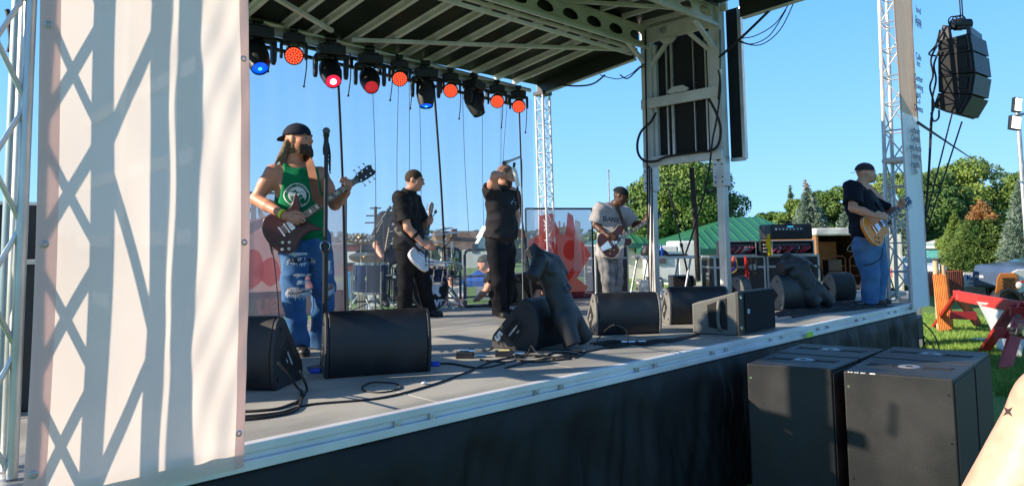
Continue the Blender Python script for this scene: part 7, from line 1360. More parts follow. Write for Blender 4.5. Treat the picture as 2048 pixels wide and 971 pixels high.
conifer('rust topped spruce above the grey green spruce', 1617, 53, 356, 60, 4, 6, 600, size=.12, perb=10, top=(.80, 5)); conifer('tall pale spruce between the far player and the tower', 1778, 44, 350, 110, 3, 7, 2000, size=.08, perb=12); conifer('grey green spruce hidden behind the far player back', 1700, 46, 395, 90, 3, 8, 900, size=.11, perb=12)
conifer('dark spruce with a rusty orange top right of the sponsor banner', 1968, 27, 398, 190, 4, 9, 3600, size=.058, perb=24, top=(.74, 5)); conifer('yellowish young spruce left of the rusty topped spruce', 1912, 30, 420, 90, 2, 10, 1500, size=.055, perb=14); conifer('big blue green spruce at the right picture edge', 2062, 25, 322, 150, 3, 12, 3600, size=.058, perb=24)
# ---- house, far left middle
def boxb(T, name, c, ex, sx, sy, z0, z1, m, bevel=0):
    ey = np.cross(UP, ex); b_ = MB(); b_.box(A(c[0], c[1], (z0+z1)/2), (sx, sy, z1-z0), (ex, ey, UP)); return b_.build(name, m, T, bevel=bevel)
d = 68.; ex = nrm(IR+IF*.35); ey = np.cross(UP, ex); hc_ = gp(925, d+3); zt = zp(497, d); zr = zp(459, d); ROOFB = M('brown_shingles', (.16, .11, .07), .9, 0, .2, 2, .3, 12); CRM = M('cream_siding', (.52, .50, .43), .8, 0, .06, 2)
T = thing('house', 'cream house with brown roof, brick chimney and gable behind the drums', 'house', hc_); boxb(T, 'wall', hc_, ex, 5.6, 5, 0, zt, CRM)
b_ = MB(); b_.add([A(*(hc_+ex*sx*3+ey*sy*2.9)[:2], zt-.1) for sx, sy in ((-1, -1), (1, -1), (1, 1), (-1, 1))]+[A(*(hc_+ex*sx*3)[:2], zr) for sx in (-1, 1)]+[A(*(hc_+ex*sx*3)[:2], zt-.1) for sx in (-1, 1)], [(0, 1, 5, 4), (3, 4, 5, 2), (0, 4, 3), (1, 2, 5), (0, 3, 2, 1)]); rf = b_.build('roof', ROOFB, T)
boxb(rf, 'chimney', hc_-ex*1.2+ey*(-1.2), ex, .55, .55, zt, zp(455, d), M('chimney_brick', (.20, .10, .07), .9))
g0 = hc_+ex*1.9-ey*2.9; b_ = MB(); zg = zp(448, d-2); b_.prism([(-1.5, -1.6), (1.5, -1.6), (1.5, 0), (0, zg-zt), (-1.5, 0)], A(g0[0], g0[1], zt), ex, UP, ey, 0, 2.0); ga = b_.build('gable', M('pale_gable', (.58, .60, .58), .8), T)
b_ = MB(); b_.box(A(*(g0-ey*.03)[:2], zt+.55), (.65, .06, 1.1), (ex, ey, UP)); w_ = b_.build('window', M('window_glass', (.05, .07, .09), .1, 0, .1, spec=.8), ga)
for k in (-1.8, -.3): b_ = MB(); b_.box(A(*(hc_+ex*k-ey*2.52)[:2], zt*.55), (.8, .05, 1.1), (ex, ey, UP)); b_.build('window', M('window_glass', (.05, .07, .09)), T)
d = 60.; hc_ = gp(952, d); T = thing('outbuilding', 'plain white lean to wall in front of the cream house', 'building', hc_); boxb(T, 'wall', hc_, nrm(IR), 2.2, 3, 0, zp(498, d), M('white_siding', (.60, .62, .60), .8, 0, .05, 2)); boxb(T, 'window', hc_-IF*1.52, nrm(IR), .5, .05, 1.2, 2.0, M('window_glass', (.05, .07, .09)))
# brick building left
d = 45.; c = gp(690, d+3); T = thing('brick_building', 'dark red brick building behind the left banner edge', 'building', c); z = zp(484, d); boxb(T, 'wall', c, nrm(IR), 3.2, 6, 0, z, M('red_brick', (.16, .045, .035), .9, 0, .25, 6, .3, 30)); boxb(T, 'parapet', c, nrm(IR), 3.3, 6.1, z, z+.12, M('grey_coping', (.3, .3, .3))); boxb(T, 'sign_board', gp(704, d-.15), nrm(IR), .9, .06, .9, 1.6, WHITE); boxb(T, 'window', gp(680, d-.05), nrm(IR), .7, .1, .9, 1.7, M('window_glass', (.05, .07, .09)))
d = 50.; c = gp(560, d+3); T = thing('brick_building', 'long red building seen through the pink printed banner', 'building', c); boxb(T, 'wall', c, nrm(IR), 6.5, 6, 0, zp(455, d), M('red_brick', (.16, .045, .035))); 
for k in range(4): boxb(T, 'window', gp(500+k*40, d-.05), nrm(IR), .7, .1, 1., 1.9, M('window_glass', (.05, .07, .09)))
# utility pole
d = 62.; a = gp(751, d); T = thing('utility_pole', 'wooden utility pole with three crossarms seen behind the microphone booms', 'utility pole', a); m = MB(); m.cyl(a, A(a[0], a[1], zp(409, d)), .13, 10); m.build('pole', BARK, T)
for y, w_ in ((412, .9), (427, 1.5), (441, 1.7)): m = MB(); q = A(a[0], a[1], zp(y, d)); m.bar(q-IR*w_*.55, q+IR*w_*.55, .10, .12); m.build('crossarm', BARK, T)
m = MB(); m.cyl(A(a[0], a[1], zp(468, d))+IR*.3, A(a[0], a[1], zp(456, d))+IR*.3, .2, 12); m.build('transformer', STEEL, T)
m = MB(); a = gp(1220, 50); m.cyl(a, A(a[0], a[1], zp(341, 50, 1220)), .06, 8); m.sphere(A(a[0], a[1], zp(340, 50, 1220)), .10, 8, 6); tag(m.build('flag_pole', STEEL), 'thin grey pole rising behind the grey jersey player', 'pole')
# blue tents, sign, flag, bin, low fence
TENT = M('blue_tent_cloth', (.03, .10, .38), .7, 0, .15, 2)
for x, w_, yt, ye, d, l in ((985, 118, 519, 557, 20, 'blue canopy tent behind the singer'), (868, 70, 526, 553, 22, 'small blue canopy tent behind the bass drum')):
    c = gp(x, d); hw = w_/F_PX*d/2; z1, z0 = zp(ye, d), zp(yt, d); T = thing('canopy_tent', l, 'tent', c, 'blue canopy tents'); m = MB(); m.add([c+IR*a*hw+IF*b_*hw+UP*z1 for a, b_ in ((-1, -1), (1, -1), (1, 1), (-1, 1))]+[A(c[0], c[1], z0)]+[c+IR*a*hw+IF*b_*hw+UP*(z1-.15) for a, b_ in ((-1, -1), (1, -1), (1, 1), (-1, 1))], [(0, 1, 4), (1, 2, 4), (2, 3, 4), (3, 0, 4), (0, 5, 6, 1), (1, 6, 7, 2), (2, 7, 8, 3), (3, 8, 5, 0)]); m.build('canopy', TENT, T)
    for a in (-1, 1):
        for b_ in (-1, 1): m = MB(); q = c+IR*a*hw*.97+IF*b_*hw*.97; m.cyl(A(q[0], q[1], 0), A(q[0], q[1], z1), .025, 6); m.build('leg', STEEL, T)
d = 13.; a = gp(768, d); z0, z1 = zp(607, d), zp(584, d); T = thing('yard_sign', 'white sign with blue lettering behind the floor tom', 'sign', a); boxb(T, 'board', a, nrm(IR), .66, .03, z0, z1, WHITE); m = MB(); text(m, 'O NET', .17, A(a[0], a[1], (z0+z1)/2)-IF*.02, IR, UP, -IF, .002, 'CENTER', .004); m.build('lettering', M('steel_blue_ink', (.10, .16, .28), .6), T)
for s_ in (-1, 1): m = MB(); q = a+IR*.3*s_; m.cyl(q, A(q[0], q[1], z1), .02, 6); m.build('leg', STEEL, T)
d = 12.5; a = gp(738, d); T = thing('flag', 'small red and white striped flag beside the floor tom', 'flag', a); m = MB(); m.cyl(a, A(a[0], a[1], zp(528, d)), .012, 6); m.build('pole', WHITE, T)
for k in range(6): m = MB(); z = zp(532+k*8, d); m.box(A(a[0], a[1], z)-IR*(.02+.02*k), (.10, .015, .068), (nrm(IR+UP*.3), IF, UP)); m.build('stripe', M('flag_red', (.5, .04, .05)) if k % 2 == 0 else WHITE, T)
d = 18.; a = gp(705, d); m = MB(); m.lathe([(0, 0), (.16, 0), (.2, .62), (.215, .62), (.215, .68), (.19, .68), (0, .66)], a+UP*(zp(592, d)), A(1, 0, 0), A(0, 1, 0), UP, 20); tag(m.build('blue_barrel', M('barrel_blue', (.04, .18, .42), .4), smooth=True), 'blue barrel behind the railing at the left of the drums', 'barrel')
T = thing('pallet_stack', 'stack of pale wooden pallets behind the left railing', 'pallets', gp(728, 14)); 
for k in range(8): m = MB(); q = gp(718+k*5, 14); m.box(A(q[0], q[1], zp(596, 14)), (.035, .08, .32), (IR, IF, UP)); m.build('slat', M('pale_wood', (.34, .30, .24), .8), T)
m = MB(); q = gp(728, 14); m.box(A(q[0], q[1], zp(596, 14)-.2), (.5, .1, .08), (IR, IF, UP)); m.build('rail', M('pale_wood', (.34, .30, .24)), T)
d = 24.
for k, (x, w_, l) in enumerate(((905, 60, 'plain grey barrier board behind the drums'), (985, 70, 'plain grey barrier board behind the crouching stage hand'))): q = gp(x, d); T = thing('barrier_board', l, 'barrier', q); boxb(T, 'panel', q, nrm(IR), w_/F_PX*d, .04, .1, zp(562, d), M('grey_barrier', (.30, .31, .32), .6)); boxb(T, 'top_rail', q, nrm(IR), w_/F_PX*d, .07, zp(562, d), zp(562, d)+.05, STEEL)
# ---- pavilion with the green roof
GR = M('green_metal_roof', (.035, .19, .11), .4, .2, .08, 2); GRD = M('green_fascia', (.012, .085, .06), .5)
def hiproof(label, xa, xb, xr0, xr1, yr, ye, d, dep, wallm, back=0.):
    T = thing('pavilion', label, 'building', gp((xa+xb)/2, d)); q0, q1 = gp(xa, d), gp(xb, d); ze = zp(ye, d, (xa+xb)/2); ex = nrm(q1-q0); ey = np.cross(UP, ex); q2, q3 = q1+ey*dep, q0+ey*dep; zr = zp(yr, d+dep/2, (xr0+xr1)/2); r0, r1 = gp(xr0, d+dep/2), gp(xr1, d+dep/2)
    m = MB(); V = [A(*q[:2], ze) for q in (q0, q1, q2, q3)]+[A(*q[:2], zr) for q in (r0, r1)]; m.add(V, [(0, 1, 5, 4), (1, 2, 5), (2, 3, 4, 5), (3, 0, 4), (0, 3, 2, 1)]); rf = m.build('roof', GR, T)
    m = MB(); W_ = np.linalg.norm(q1-q0); n = int(W_/.42)
    for k in range(1, n):
        p = V[0]+(V[1]-V[0])*k/n; u = (p-V[0])@ex; a0, a1 = (V[4]-V[0])@ex, (V[5]-V[0])@ex
        t = min(1, u/a0 if u < a0 else ((W_-u)/(W_-a1) if u > a1 else 1)); base = V[4] if u < a0 else V[5]; up_ = (V[4]-V[0]); up_ = up_-ex*(up_@ex); e_ = p+up_*t; m.bar(p+UP*.03, e_+UP*.03, .045, .05)
    m.build('seams', GR, rf)
    for a, b_ in ((0, 1), (1, 2), (2, 3), (3, 0)): m = MB(); m.bar(V[a]-UP*.10, V[b_]-UP*.10, .08, .26); m.build('fascia', GRD, rf)
    c = (q0+q1)/2+ey*dep/2; b_ = MB(); b_.box(A(c[0], c[1], (ze-.15)/2), (W_-1., dep-1., ze-.15), (ex, ey, UP)); wl = b_.build('wall', wallm, T)
    m = MB()
    for z in np.arange(.6, ze-.3, .6): m.box(A(*(c-ey*(dep/2-.5+.006))[:2], z), (W_-1., .012, .02), (ex, ey, UP))
    m.build('joint_lines', M('joint_grey', (.35, .34, .30)), wl); return T, V, ex, ey
CB = M('white_block_wall', (.66, .64, .55), .85, 0, .06, 1.5, .2, 20)
hiproof('white walled pavilion with a green ribbed metal roof behind the road cases', 1322, 1665, 1462, 1520, 434, 497, 31, 9, CB)
hiproof('lower green roofed wing left of the pavilion, behind the table', 1190, 1352, 1240, 1300, 462, 487, 37, 6, M('pale_wing_wall', (.50, .52, .50), .85, 0, .05, 2))
q = gp(1318, 28); T = thing('service_truck', 'white boxy vehicle parked in front of the green roofed wing', 'vehicle', q); boxb(T, 'body', q, nrm(IR), 1.0, 2, .4, zp(495, 28), M('vehicle_white', (.62, .64, .64), .4), .05); q = gp(1365, 28); boxb(T, 'cargo_box', q, nrm(IR), .9, 2, .4, zp(486, 28), M('vehicle_white', (.62, .64, .64)), .08)
m = MB(); q = gp(1318, 26.95); m.box(A(q[0], q[1], zp(520, 27)), (.5, .05, .4), (IR, IF, UP)); m.build('window', M('window_glass', (.05, .07, .09)), T)
for x in (1306, 1370): m = MB(); q = gp(x, 27); m.cyl(q+UP*.35-IF*.1, q+UP*.35+IF*.15, .35, 18); m.build('wheel', RUB, T)
# ---- open trailer
d = 21.; z0, z1 = .55, zp(470, d, 1690); WOOD = M('plywood', (.26, .13, .05), .6, 0, .2, 3, .1, 20, stretch=(1, 1, .3)); q0, q1 = gp(1634, d), gp(1772, d); ex = nrm(q1-q0); ey = np.cross(UP, ex); W_ = np.linalg.norm(q1-q0); L_ = 4.5; c = (q0+q1)/2
T = thing('box_trailer', 'open box trailer with plywood inside and a white roof behind the far player', 'trailer', c)
for nm, cc, s_, m_ in (('floor', c+ey*L_/2+UP*z0, (W_, L_, .08), M('trailer_floor', (.05, .045, .04))), ('side_wall', q0+ey*L_/2+UP*(z0+z1)/2, (.06, L_, z1-z0), WOOD), ('side_wall', q1+ey*L_/2+UP*(z0+z1)/2, (.06, L_, z1-z0), WOOD), ('front_wall', c+ey*L_+UP*(z0+z1)/2, (W_, .06, z1-z0), WOOD)):
    m = MB(); m.box(cc, s_, (ex, ey, UP)); m.build(nm, m_, T)
m = MB(); zr = zp(455, d, 1690); m.add([p+UP*z for z, off in ((z1, 0), (zr, 0)) for p in (q0-ex*.1-ey*.15, q1+ex*.1-ey*.15, q1+ex*.1+ey*L_, q0-ex*.1+ey*L_)], [(0, 3, 2, 1), (4, 5, 6, 7), (0, 1, 5, 4), (1, 2, 6, 5), (2, 3, 7, 6), (3, 0, 4, 7)]); m.build('roof', M('trailer_roof', (.45, .46, .45), .7, 0, .3, 3, .3, 12), T, bevel=.05)
m = MB(); m.box(c+ex*.1+ey*2.2+UP*(z0+z1-.15)/2, (W_*.42, .05, z1-z0-.25), (ex, ey, UP)); m.build('plywood_panel', M('light_plywood', (.36, .19, .07), .6, 0, .15, 3), T)
d2 = gp(1800, d-1.8); m = MB(); n_ = 16; dv = d2-q1; 
for k in range(n_): p = q1+dv*(k+.5)/n_; m.box(A(p[0], p[1], (z0+z1)/2)+np.cross(UP, nrm(dv))*.012*(k % 2), (np.linalg.norm(dv)/n_, .045, z1-z0), (nrm(dv), np.cross(UP, nrm(dv)), UP))
dr = m.build('rear_door', M('door_white', (.42, .44, .42), .5, .2, .15, 3), T); m = MB(); p = q1+dv*.35; m.box(A(p[0], p[1], .98)-IF*.06, (.12, .05, .26), (IR, IF, UP)); m.build('tail_light', M('red_lens', (.5, .03, .02), .3), dr)
m = MB(); m.cyl(q0+ex*.4+ey*1.2+UP*.3, q0+ex*.6+ey*1.2+UP*.3, .3, 18); m.build('wheel', RUB, T); m = MB(); m.cyl(q1-ex*.6+ey*1.2+UP*.3, q1-ex*.4+ey*1.2+UP*.3, .3, 18); m.build('wheel', RUB, T)
for i, x in enumerate((1675, 1710)):
    a = gp(x, d+.7, z0+.05); T = thing('hand_truck', ['left hand truck with a hooped frame inside the open trailer', 'right hand truck with a hooped frame inside the open trailer'][i], 'hand truck', a); m = MB(); hh = .85; pts = [a-IR*.2, a-IR*.2+UP*(hh-.08), a-IR*.12+UP*hh, a+IR*.12+UP*hh, a+IR*.2+UP*(hh-.08), a+IR*.2]; m.tube(pts, .02, 8); m.build('frame', M('rust_brown', (.12, .05, .03), .6), T)
    for z in (.25, .55): m = MB(); m.cyl(a-IR*.2+UP*z, a+IR*.2+UP*z, .015, 6); m.build('rung', M('rust_brown', (.12, .05, .03)), T)
q = gp(1662, d+.6); T = thing('amp_stack', 'dark boxes stacked at the left inside the open trailer', 'boxes', A(q[0], q[1], z0+.05)); boxb(T, 'lower_box', q, nrm(IR), .5, .5, z0+.05, z0+.45, BLKT, .01); boxb(T, 'upper_box', q, nrm(IR), .42, .4, z0+.46, z0+.8, BLKT, .01)
# person reaching at the trailer
Dd = 11.6; J = lambda x, y, o=0.: P(x, y, Dd+o); T = thing('person', 'person mostly hidden behind the far player, only a bare arm reaching out at shin height', 'person', gp(1745, Dd)); F = Field(); z_ = lambda p, z: A(p[0], p[1], z)
F.cap(J(1748, 560), J(1772, 582), .05, .04); F.cap(J(1772, 582), J(1784, 588, -.1), .036, .025); hand(F, J(1784, 588, -.1), nrm(IR-UP*.2), -UP, -IF, 1.); b0 = J(1742, 568, .1); F.cap(b0, b0-UP*.35, .15, .14); F.cap(b0+IR*.0+UP*.02, J(1748, 560), .06, .05); F.cap(b0, b0+UP*.12-IR*.05, .055, .05); head(F, b0+UP*.2-IR*.06, IR, UP)
for s_ in (-1, 1): q = b0-UP*.4+IF*.1*s_; F.cap(q, z_(q, .08), .08, .05); F.cap(z_(q, .08), z_(q, .05)+IR*.12, .04, .03)
v, f = F.mesh(.014); mesh_np('body', v, f, SKB, T); F = Field(); F.cap(b0-UP*.02, b0-UP*.36, .165, .16); F.cap(b0-UP*.36, b0-UP*.45, .165, .15); skin(F, .014, 'shirt', BSHIRT, T)
F = Field()
for s_ in (-1, 1): q = b0-UP*.4+IF*.1*s_; F.cap(q, z_(q, .12), .10, .07)
skin(F, .014, 'trousers', BPANT, T)
m = MB(); q = gp(1800, 13); m.box(A(q[0], q[1], .5), (.42, .4, 1.0), (IR, IF, UP)); m.build('grey_crate', M('crate_grey', (.30, .31, .32), .6), bevel=.02); tag(bpy.data.objects['grey_crate'], 'pale grey crate at the foot of the far right tower', 'crate')
# ---- vehicles
def car(label, name, xc, d, ex, L, W_, zc, zh, paint, cat='car', pick=False):
    ex = nrm(ex); ey = np.cross(UP, ex); c = gp(xc, d); T = thing(name, label, cat, c); h = zc; k = L/4.6
    prof = [(-2.3, .35), (-2.32, .75), (-2.2, .98), (-1.15, 1.06), (-.75, zc*.985), (-.4, zc), (.9, zc*.985), (1.5, 1.12), (2.25, 1.05), (2.3, .4)] if not pick else [(-2.3, .45), (-2.32, .85), (-2.2, 1.12), (-1.15, 1.20), (-.6, zc*.98), (-.3, zc), (.75, zc*.98), (.9, 1.2), (2.3, 1.18), (2.3, .5)]
    pr = [(x*k, z) for x, z in prof]; body = pr[:4]+pr[-3:] if not pick else pr[:4]+[(.9*k, 1.2)]+pr[-2:]
    m = MB(); m.prism([(x, z) for x, z in (pr[:4]+([(1.5*k, 1.12)] if not pick else [(.9*k, 1.2)])+pr[-2:])], c, ex, UP, ey, -W_/2, W_/2); bo = m.build('body', paint, T, bevel=.06, smooth=True, seg=3)
    cab = pr[3:8]; m = MB(); m.prism(cab, c, ex, UP, ey, -W_/2+.12, W_/2-.12); m.build('cabin', M('tinted_glass', (.03, .09, .11), .08, 0, .1, spec=.8), T, bevel=.05, smooth=True)
    m = MB(); m.prism([(pr[5][0]-.1, zc-.05), (pr[6][0]+.05, zc*.985-.05), (pr[6][0]-.05, zc+.012), (pr[5][0]+.05, zc+.02)], c, ex, UP, ey, -W_/2+.14, W_/2-.14); m.build('roof', paint, bo, bevel=.02)
    for sx in (-1.42, 1.38):
        for s_ in (-1, 1):
            q = c+ex*sx*k+ey*s_*(W_/2-.10)+UP*.36; m = MB(); m.lathe([(0, -.11), (.34, -.11), (.36, -.06), (.36, .06), (.34, .11), (0, .11)], q, ex, UP, ey, 26); wh = m.build('wheel', RUB, T, smooth=True); m = MB(); m.lathe([(0, .02), (.06, .06), (.2, .04), (.23, .0)], q+ey*s_*.09, ex, UP, ey*s_, 20); m.build('rim', STEEL, wh, smooth=True)
            m = MB(); m.lathe([(.38, 0), (.43, 0), (.43, .02), (.38, .02)], q+ey*s_*.09, ex, UP, ey*s_, 26); m.build('arch_trim', BLK, bo)
    for s_ in (-1, 1): m = MB(); m.box(c-ex*2.28*k+ey*s_*(W_/2-.25)+UP*.8, (.08, .35, .16), (ex, ey, UP)); m.build('headlight', M('headlight_glass', (.5, .5, .5), .1), T, bevel=.03)
    return T
car('grey blue pickup truck parked behind the red sawhorse', 'pickup_truck', 2118, 21.5, IR+IF*.25, 4.8, 1.8, zp(513, 21.5, 2030), 1.2, M('slate_blue_paint', (.07, .11, .19), .25, .3, .1, 3), 'pickup truck', True)
car('dark car with shiny roof behind the orange slatted fence', 'parked_car', 1875, 30, IR*1+IF*.1, 4.2, 1.7, zp(528, 30, 1870), 1.0, M('dark_blue_paint', (.015, .022, .05), .15, .3, .1, 3))
car('white car with a red tail light between the trailer door and the tower', 'parked_car', 1806, 27, IF*1+IR*.3, 4.4, 1.75, zp(514, 27, 1800), 1.1, M('car_white', (.60, .64, .70), .25))
# orange and white utility vehicle
d = 17.5; T = thing('utility_vehicle', 'orange and white utility vehicle with a slotted engine panel at the right edge', 'utility vehicle', gp(2045, d)); OR = M('orange_paint', (.55, .17, .03), .4, 0, .1, 5); VW = M('off_white_paint', (.62, .62, .60), .4)
def pz(x, y, o=0): return P(x, y, d+o)
m = MB(); pl = [(1990, 587), (1994, 556), (2000, 546), (2030, 545), (2036, 552), (2034, 585)]; v = [pz(*p) for p in pl]; m.add(v+[p+nrm(p-C0)*.8 for p in v], [tuple(range(6)), tuple(range(6, 12))[::-1]]+[(i, (i+1) % 6, 6+(i+1) % 6, 6+i) for i in range(6)]); en = m.build('engine_panel', OR, T, bevel=.02)
m = MB()
for r_ in range(7):
    for c_ in range(5): q = pz(2006+c_*5.2+(r_ % 2)*2, 556+r_*3.6, -.012); m.box(q, (.045, .02, .02), (nrm(IR+UP*.3), IF, UP))
m.build('slots', DARK, en)
m = MB(); pl = [(2034, 585), (2036, 552), (2022, 544), (2035, 538), (2090, 536), (2095, 590)]; v = [pz(*p, .05) for p in pl]; m.add(v+[p+nrm(p-C0)*1. for p in v], [tuple(range(6)), tuple(range(6, 12))[::-1]]+[(i, (i+1) % 6, 6+(i+1) % 6, 6+i) for i in range(6)]); m.build('hood', VW, T, bevel=.03)
m = MB(); q = pz(2040, 570, -.05); m.lathe([(0, .05), (.05, .045), (.085, .02), (.095, -.02)], q, IR, UP, -IF, 22); m.build('headlight', M('headlight_glass', (.5, .5, .5)), T, smooth=True)
for x in (2012, 2066): m = MB(); q = pz(x, 610, .1); q[2] = .36; m.lathe([(0, -.14), (.32, -.14), (.36, -.08), (.36, .08), (.32, .14), (0, .14)], q, IR, UP, IF, 24); m.build('wheel', RUB, T, smooth=True)
m = MB(); m.tube(wire([pz(1996, 597, -.1), pz(2000, 586, -.1), pz(2015, 580, -.1), pz(2034, 586, -.1), pz(2046, 600, -.1)], 1, 6), .05, 8); m.build('fender', BLK, T, smooth=True)
m = MB(); m.box(pz(2046, 563, -.08), (.1, .03, .05), (IR, IF, UP)); m.build('marker_light', M('red_lens', (.5, .03, .02)), T)
# ---- fences, sign, poles
WG = M('weathered_wood', (.26, .25, .22), .9, 0, .25, 3, .4, 20, stretch=(4, 4, .5))
d = 36.; T = thing('wood_fence', 'weathered grey board fence in front of the spruces', 'fence', gp(1900, d)); n_ = 44; a, e = gp(1842, d), gp(1985, d+3)
for k in range(n_): p = a+(e-a)*(k+.5)/n_; m = MB(); h_ = zp(519, d, 1900)+.04*math.sin(k*2.7); m.box(A(p[0], p[1], h_/2), (np.linalg.norm(e-a)/n_*.88, .03, h_), (nrm(e-a), np.cross(UP, nrm(e-a)), UP)); m.build('board', WG, T)
d = 24.; T = thing('slat_fence', 'orange red slatted snow fence behind the red sawhorse', 'fence', gp(1880, d)); a, e = gp(1836, d), gp(1921, d+.6); RS = M('orange_red_slat', (.40, .10, .05), .7, 0, .25, 3)
for k in range(20): p = a+(e-a)*(k+.5)/20; m = MB(); m.box(A(p[0], p[1], zp(542, d, 1880)/2), (.055, .02, zp(542, d, 1880)), (IR, IF, UP)); m.build('slat', RS, T)
d = 23.; T = thing('picket_fence', 'pale picket fence running behind the sawhorse towards the pickup', 'fence', gp(1950, d)); a, e = gp(1922, d), gp(1992, d)
for k in range(16): p = a+(e-a)*(k+.5)/16; m = MB(); m.box(A(p[0], p[1], .42), (.06, .02, .84), (IR, IF, UP)); m.build('picket', M('pale_picket', (.45, .40, .33), .8), T)
m = MB(); m.box(A(*((a+e)/2+IF*.03)[:2], .55), (np.linalg.norm(e-a), .03, .06), (IR, IF, UP)); m.build('rail', WG, T)
d = 22.7; c = gp(1947, d); z0, z1 = zp(572, d, 1947), zp(544, d, 1947); T = thing('banner_sign', 'white banner sign with blue lettering on the picket fence', 'sign', c); m = MB(); m.box(A(c[0], c[1], (z0+z1)/2), (46/F_PX*d, .02, z1-z0), (IR, IF, UP)); sg = m.build('board', WHITE, T); m = MB(); text(m, 'Kruger', .22, A(c[0], c[1], (z0+z1)/2+.06)-IF*.012, IR, UP, -IF, .003, 'CENTER', .008); m.build('lettering', M('royal_blue_ink', (.02, .10, .42), .5), sg); m = MB(); m.box(A(c[0], c[1], z0+.10)-IF*.014, (.5, .004, .03), (IR, IF, UP)); m.build('rule_line', M('royal_blue_ink', (.02, .10, .42)), sg)
for i, (x, yt) in enumerate(((1868, 521), (1882, 529))): d = 15.; a = gp(x, d); m = MB(); m.cyl(a, A(a[0], a[1], zp(yt, d, x)), .055, 10); tag(m.build('tan_post', M('tan_post', (.45, .34, .20), .7), smooth=True), ['taller tan post standing among the orange stakes', 'shorter tan post standing among the orange stakes'][i], 'post')
ORS = M('orange_stake', (.62, .20, .04), .6, 0, .2, 4)
for k in range(9): d = 14.6+.05*k; x = 1868+k*2.6; a = gp(x+k*.8, d); m = MB(); m.bar(a+UP*.05, A(a[0], a[1], zp(549-k % 3*2, d, x))-IR*.06, .022, .022); tag(m.build('orange_stake', ORS), 'thin orange wooden stake leaning in a bundle beside the sawhorse', 'stake', 'bundle of orange stakes')
d = 34.; c = gp(1915, d+2); T = thing('teal_shed', 'teal shed with a pale sloping roof behind the trees at right', 'building', c); z1 = zp(480, d, 1900); boxb(T, 'wall', c, nrm(IR), 2.4, 3, 0, z1-.2, M('teal_siding', (.05, .22, .24), .8)); m = MB(); m.add([c+IR*a+IF*b_+UP*z for a, b_, z in ((-1.4, -1.7, z1-.42), (1.3, -1.7, z1+.25), (1.3, 1.7, z1+.25), (-1.4, 1.7, z1-.42), (-1.4, -1.7, z1-.30), (1.3, -1.7, z1+.37), (1.3, 1.7, z1+.37), (-1.4, 1.7, z1-.30))], [(0, 3, 2, 1), (4, 5, 6, 7), (0, 1, 5, 4), (1, 2, 6, 5), (2, 3, 7, 6), (3, 0, 4, 7)]); m.build('roof', M('pale_roof', (.5, .5, .48)), T)
# ---- red sawhorse
RED = M('red_painted_wood', (.50, .035, .03), .55, 0, .25, 2.5, .3, 30, col2=(.36, .02, .02), stretch=(1, 1, .4))
dA = 13.6; dB = 10.9; pa = P(1912, 590, dA); pbm = P(2062, 618, dB); T = thing('sawhorse', 'large red painted wooden sawhorse on the lawn at right', 'sawhorse', A(*((pa+pbm)/2)[:2], 0)); bx = nrm(pbm-pa); m = MB(); m.bar(pa-bx*.05, pbm+bx*.6, .07, .19); m.build('beam', RED, T, bevel=.004)
def gl(x, y): return onz(x, y, 0.0)
for top, foot in ((pa, gl(1866, 656)), (pa+bx*.12, gl(1958, 651)), (P(2028, 612, dB+.3), gl(1966, 705)), (P(2046, 614, dB+.2), gl(2008, 742)), (P(2044, 614, dB+.4), gl(2110, 690))):
    m = MB(); ax = nrm(foot-top); m.bar(top-ax*.06-IF*.0, foot, .19, .05, IF); m.build('leg', RED, T, bevel=.004)
m = MB(); m.bar(P(1900, 629, dA-.3), P(1952, 631, dA-.3), .04, .15); m.build('brace', RED, T); m = MB(); m.bar(P(1990, 665, dB-.1), P(2090, 668, dB-.1), .04, .16); m.build('brace', RED, T); m = MB(); m.bar(P(2020, 622, dB-.02), P(2080, 625, dB), .04, .14); m.build('brace', RED, T)
# white cloth on the sawhorse
nx, ny = 30, 24; v = []
for j in range(ny):
    t = j/(ny-1)
    for i in range(nx):
        u = i/(nx-1); a = P(1953, 600, dA-1.0)+(P(2055, 612, dB+.2)-P(1953, 600, dA-1.0))*u; v.append(a-UP*(.02+t*(1.05*(1-.62*(2*u-.75)**2)))-IF*(.10*t+.03*math.sin(u*19+t*3))+IR*(.22*t*(1-u)))
idx = np.arange(nx*ny).reshape(ny, nx); f = np.stack([idx[:-1, :-1], idx[:-1, 1:], idx[1:, 1:], idx[1:, :-1]], -1).reshape(-1, 4)
o = mesh_np('draped_banner', np.array(v), f, cloth_thin('white_banner_cloth', (.75, .78, .78), .02, .45)); tag(o, 'white vinyl banner draped over the beam of the red sawhorse', 'banner'); 
m = MB(); c = P(2034, 640, dB-.12); text(m, 'SUMMER\nSTAGE LINE\nSALES & HIRE', .07, c, nrm(bx), UP, -IF, .01, 'CENTER', .002); lt = m.build('lettering', M('grey_ink', (.16, .16, .18)), o)
m = MB(); a = onz(1962, 680, .02); m.box(a+UP*.02, (.3, .15, .03), (IR, IF, UP)); tag(m.build('paper_sheet', WHITE, bevel=.01), 'small white sheet lying on the grass under the sawhorse', 'litter')
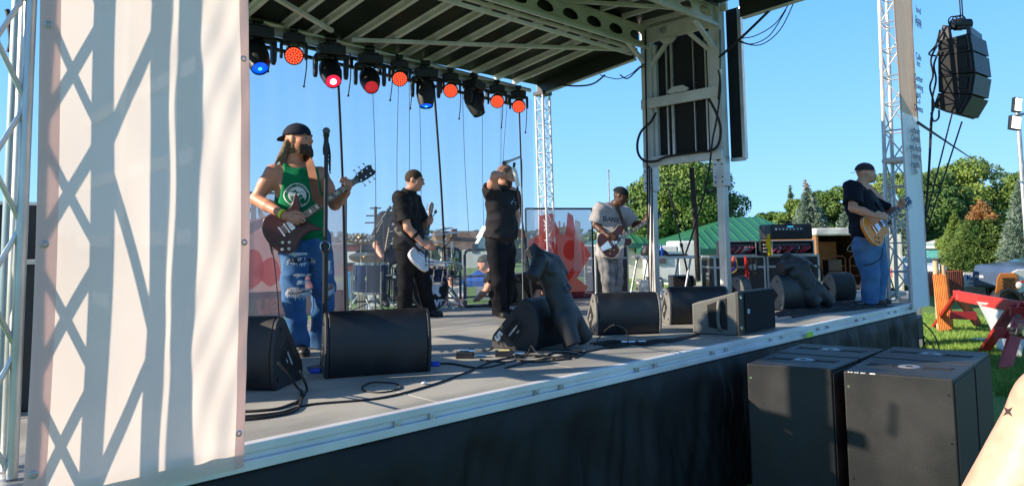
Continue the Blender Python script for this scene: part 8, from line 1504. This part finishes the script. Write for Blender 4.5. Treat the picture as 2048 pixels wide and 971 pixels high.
# black camera like device at the right edge
T = thing('camera_rig', 'black and chrome camera rig at the right edge in front of the sawhorse', 'camera', P(2036, 666, 3.2)); q = P(2036, 664, 3.2)
for (dx, dz, s_) in ((0, 0, (.05, .05, .035)), (.03, .012, (.035, .05, .05)), (-.025, .014, (.03, .04, .015))): m = MB(); m.box(q+IR*dx+UP*dz, s_, (nrm(IR-UP*.3), IF, nrm(UP+IR*.3))); m.build('housing', BLK, T, bevel=.006)
m = MB(); m.cyl(q-IF*.03+UP*.004, q-IF*.05+UP*.004, .018, 16); m.build('lens', CHROME, T); m = MB(); m.cyl(q+IR*.02, q+IR*.12-UP*.10, .009, 8); m.build('arm', BLKM, T); m = MB(); m.cyl(q+IR*.12-UP*.10, A(*(q+IR*.14)[:2], 0), .014, 8); m.build('pole', BLKM, T)
# left side, behind the near tower
q = gp(30, 16); T = thing('stage_stairs', 'grey metal steps and rack seen behind the near left tower', 'steps', q)
for k in range(8): m = MB(); z = 1.3+.10*k; m.box(A(q[0], q[1], z-.35)+IF*.1*k, (1.1, .25, .035), (IR, IF, UP)); m.build('tread', BLKM if k % 2 else STEEL, T)
for s_ in (-1, 1): m = MB(); m.bar(A(q[0], q[1], 0)+IR*.55*s_, A(q[0], q[1], 1.9)+IR*.55*s_+IF*.8, .05, .05); m.build('stringer', STEEL, T)
q = gp(25, 40); T = thing('red_barn', 'dark red building far behind the near left tower', 'building', q); boxb(T, 'wall', q, nrm(IR), 6, 5, 0, zp(470, 40), M('red_brick', (.16, .045, .035))); boxb(T, 'roof', q, nrm(IR), 6.2, 5.2, zp(470, 40), zp(462, 40), M('grey_coping', (.3, .3, .3)))
m = MB(); p_ = [P(14, 20, 3.6), P(17, 30, 3.6), P(20, 60, 3.6), P(22, 85, 3.6), P(17, 105, 3.6)]; m.tube(wire(p_, 1, 6), .012, 8); tag(m.build('tower_cable', RUB, smooth=True), 'black cable bundle hanging at the top of the near left tower', 'cable')
# row of distant trees behind everything at left (seen through the backdrop)
for k, (x, w_, yt) in enumerate(((640, 120, 478), (740, 90, 486), (1010, 120, 480), (1130, 140, 466), (1230, 110, 452), (40, 160, 470))): tree(['far tree behind the left banner', 'low far trees behind the utility pole', 'far tree behind the singer', 'far tree seen through the emblem banner', 'far tree left of the maple behind the grey jersey player', 'far tree behind the near left tower'][k], x, 75, yt, w_, mat=(0, 1, 1, 0, 2, 1)[k], n=4000, seed=50+k, leaf=.2, clumps=16, zb=.2)
q = np.random.default_rng(2)
hedge = []
for k in range(140): x = -700+k*24; c = gp(x, 120); hedge.append((c+UP*q.uniform(1., 2.6), A(3.2, 3.2, 2.2)))
v, f = leaf_cloud(hedge, 30000, .45, 77); tag(mesh_np('distant_woods', v, f, LEAF[1], smooth=False), 'dark band of woods along the whole horizon', 'woods', kind='stuff')
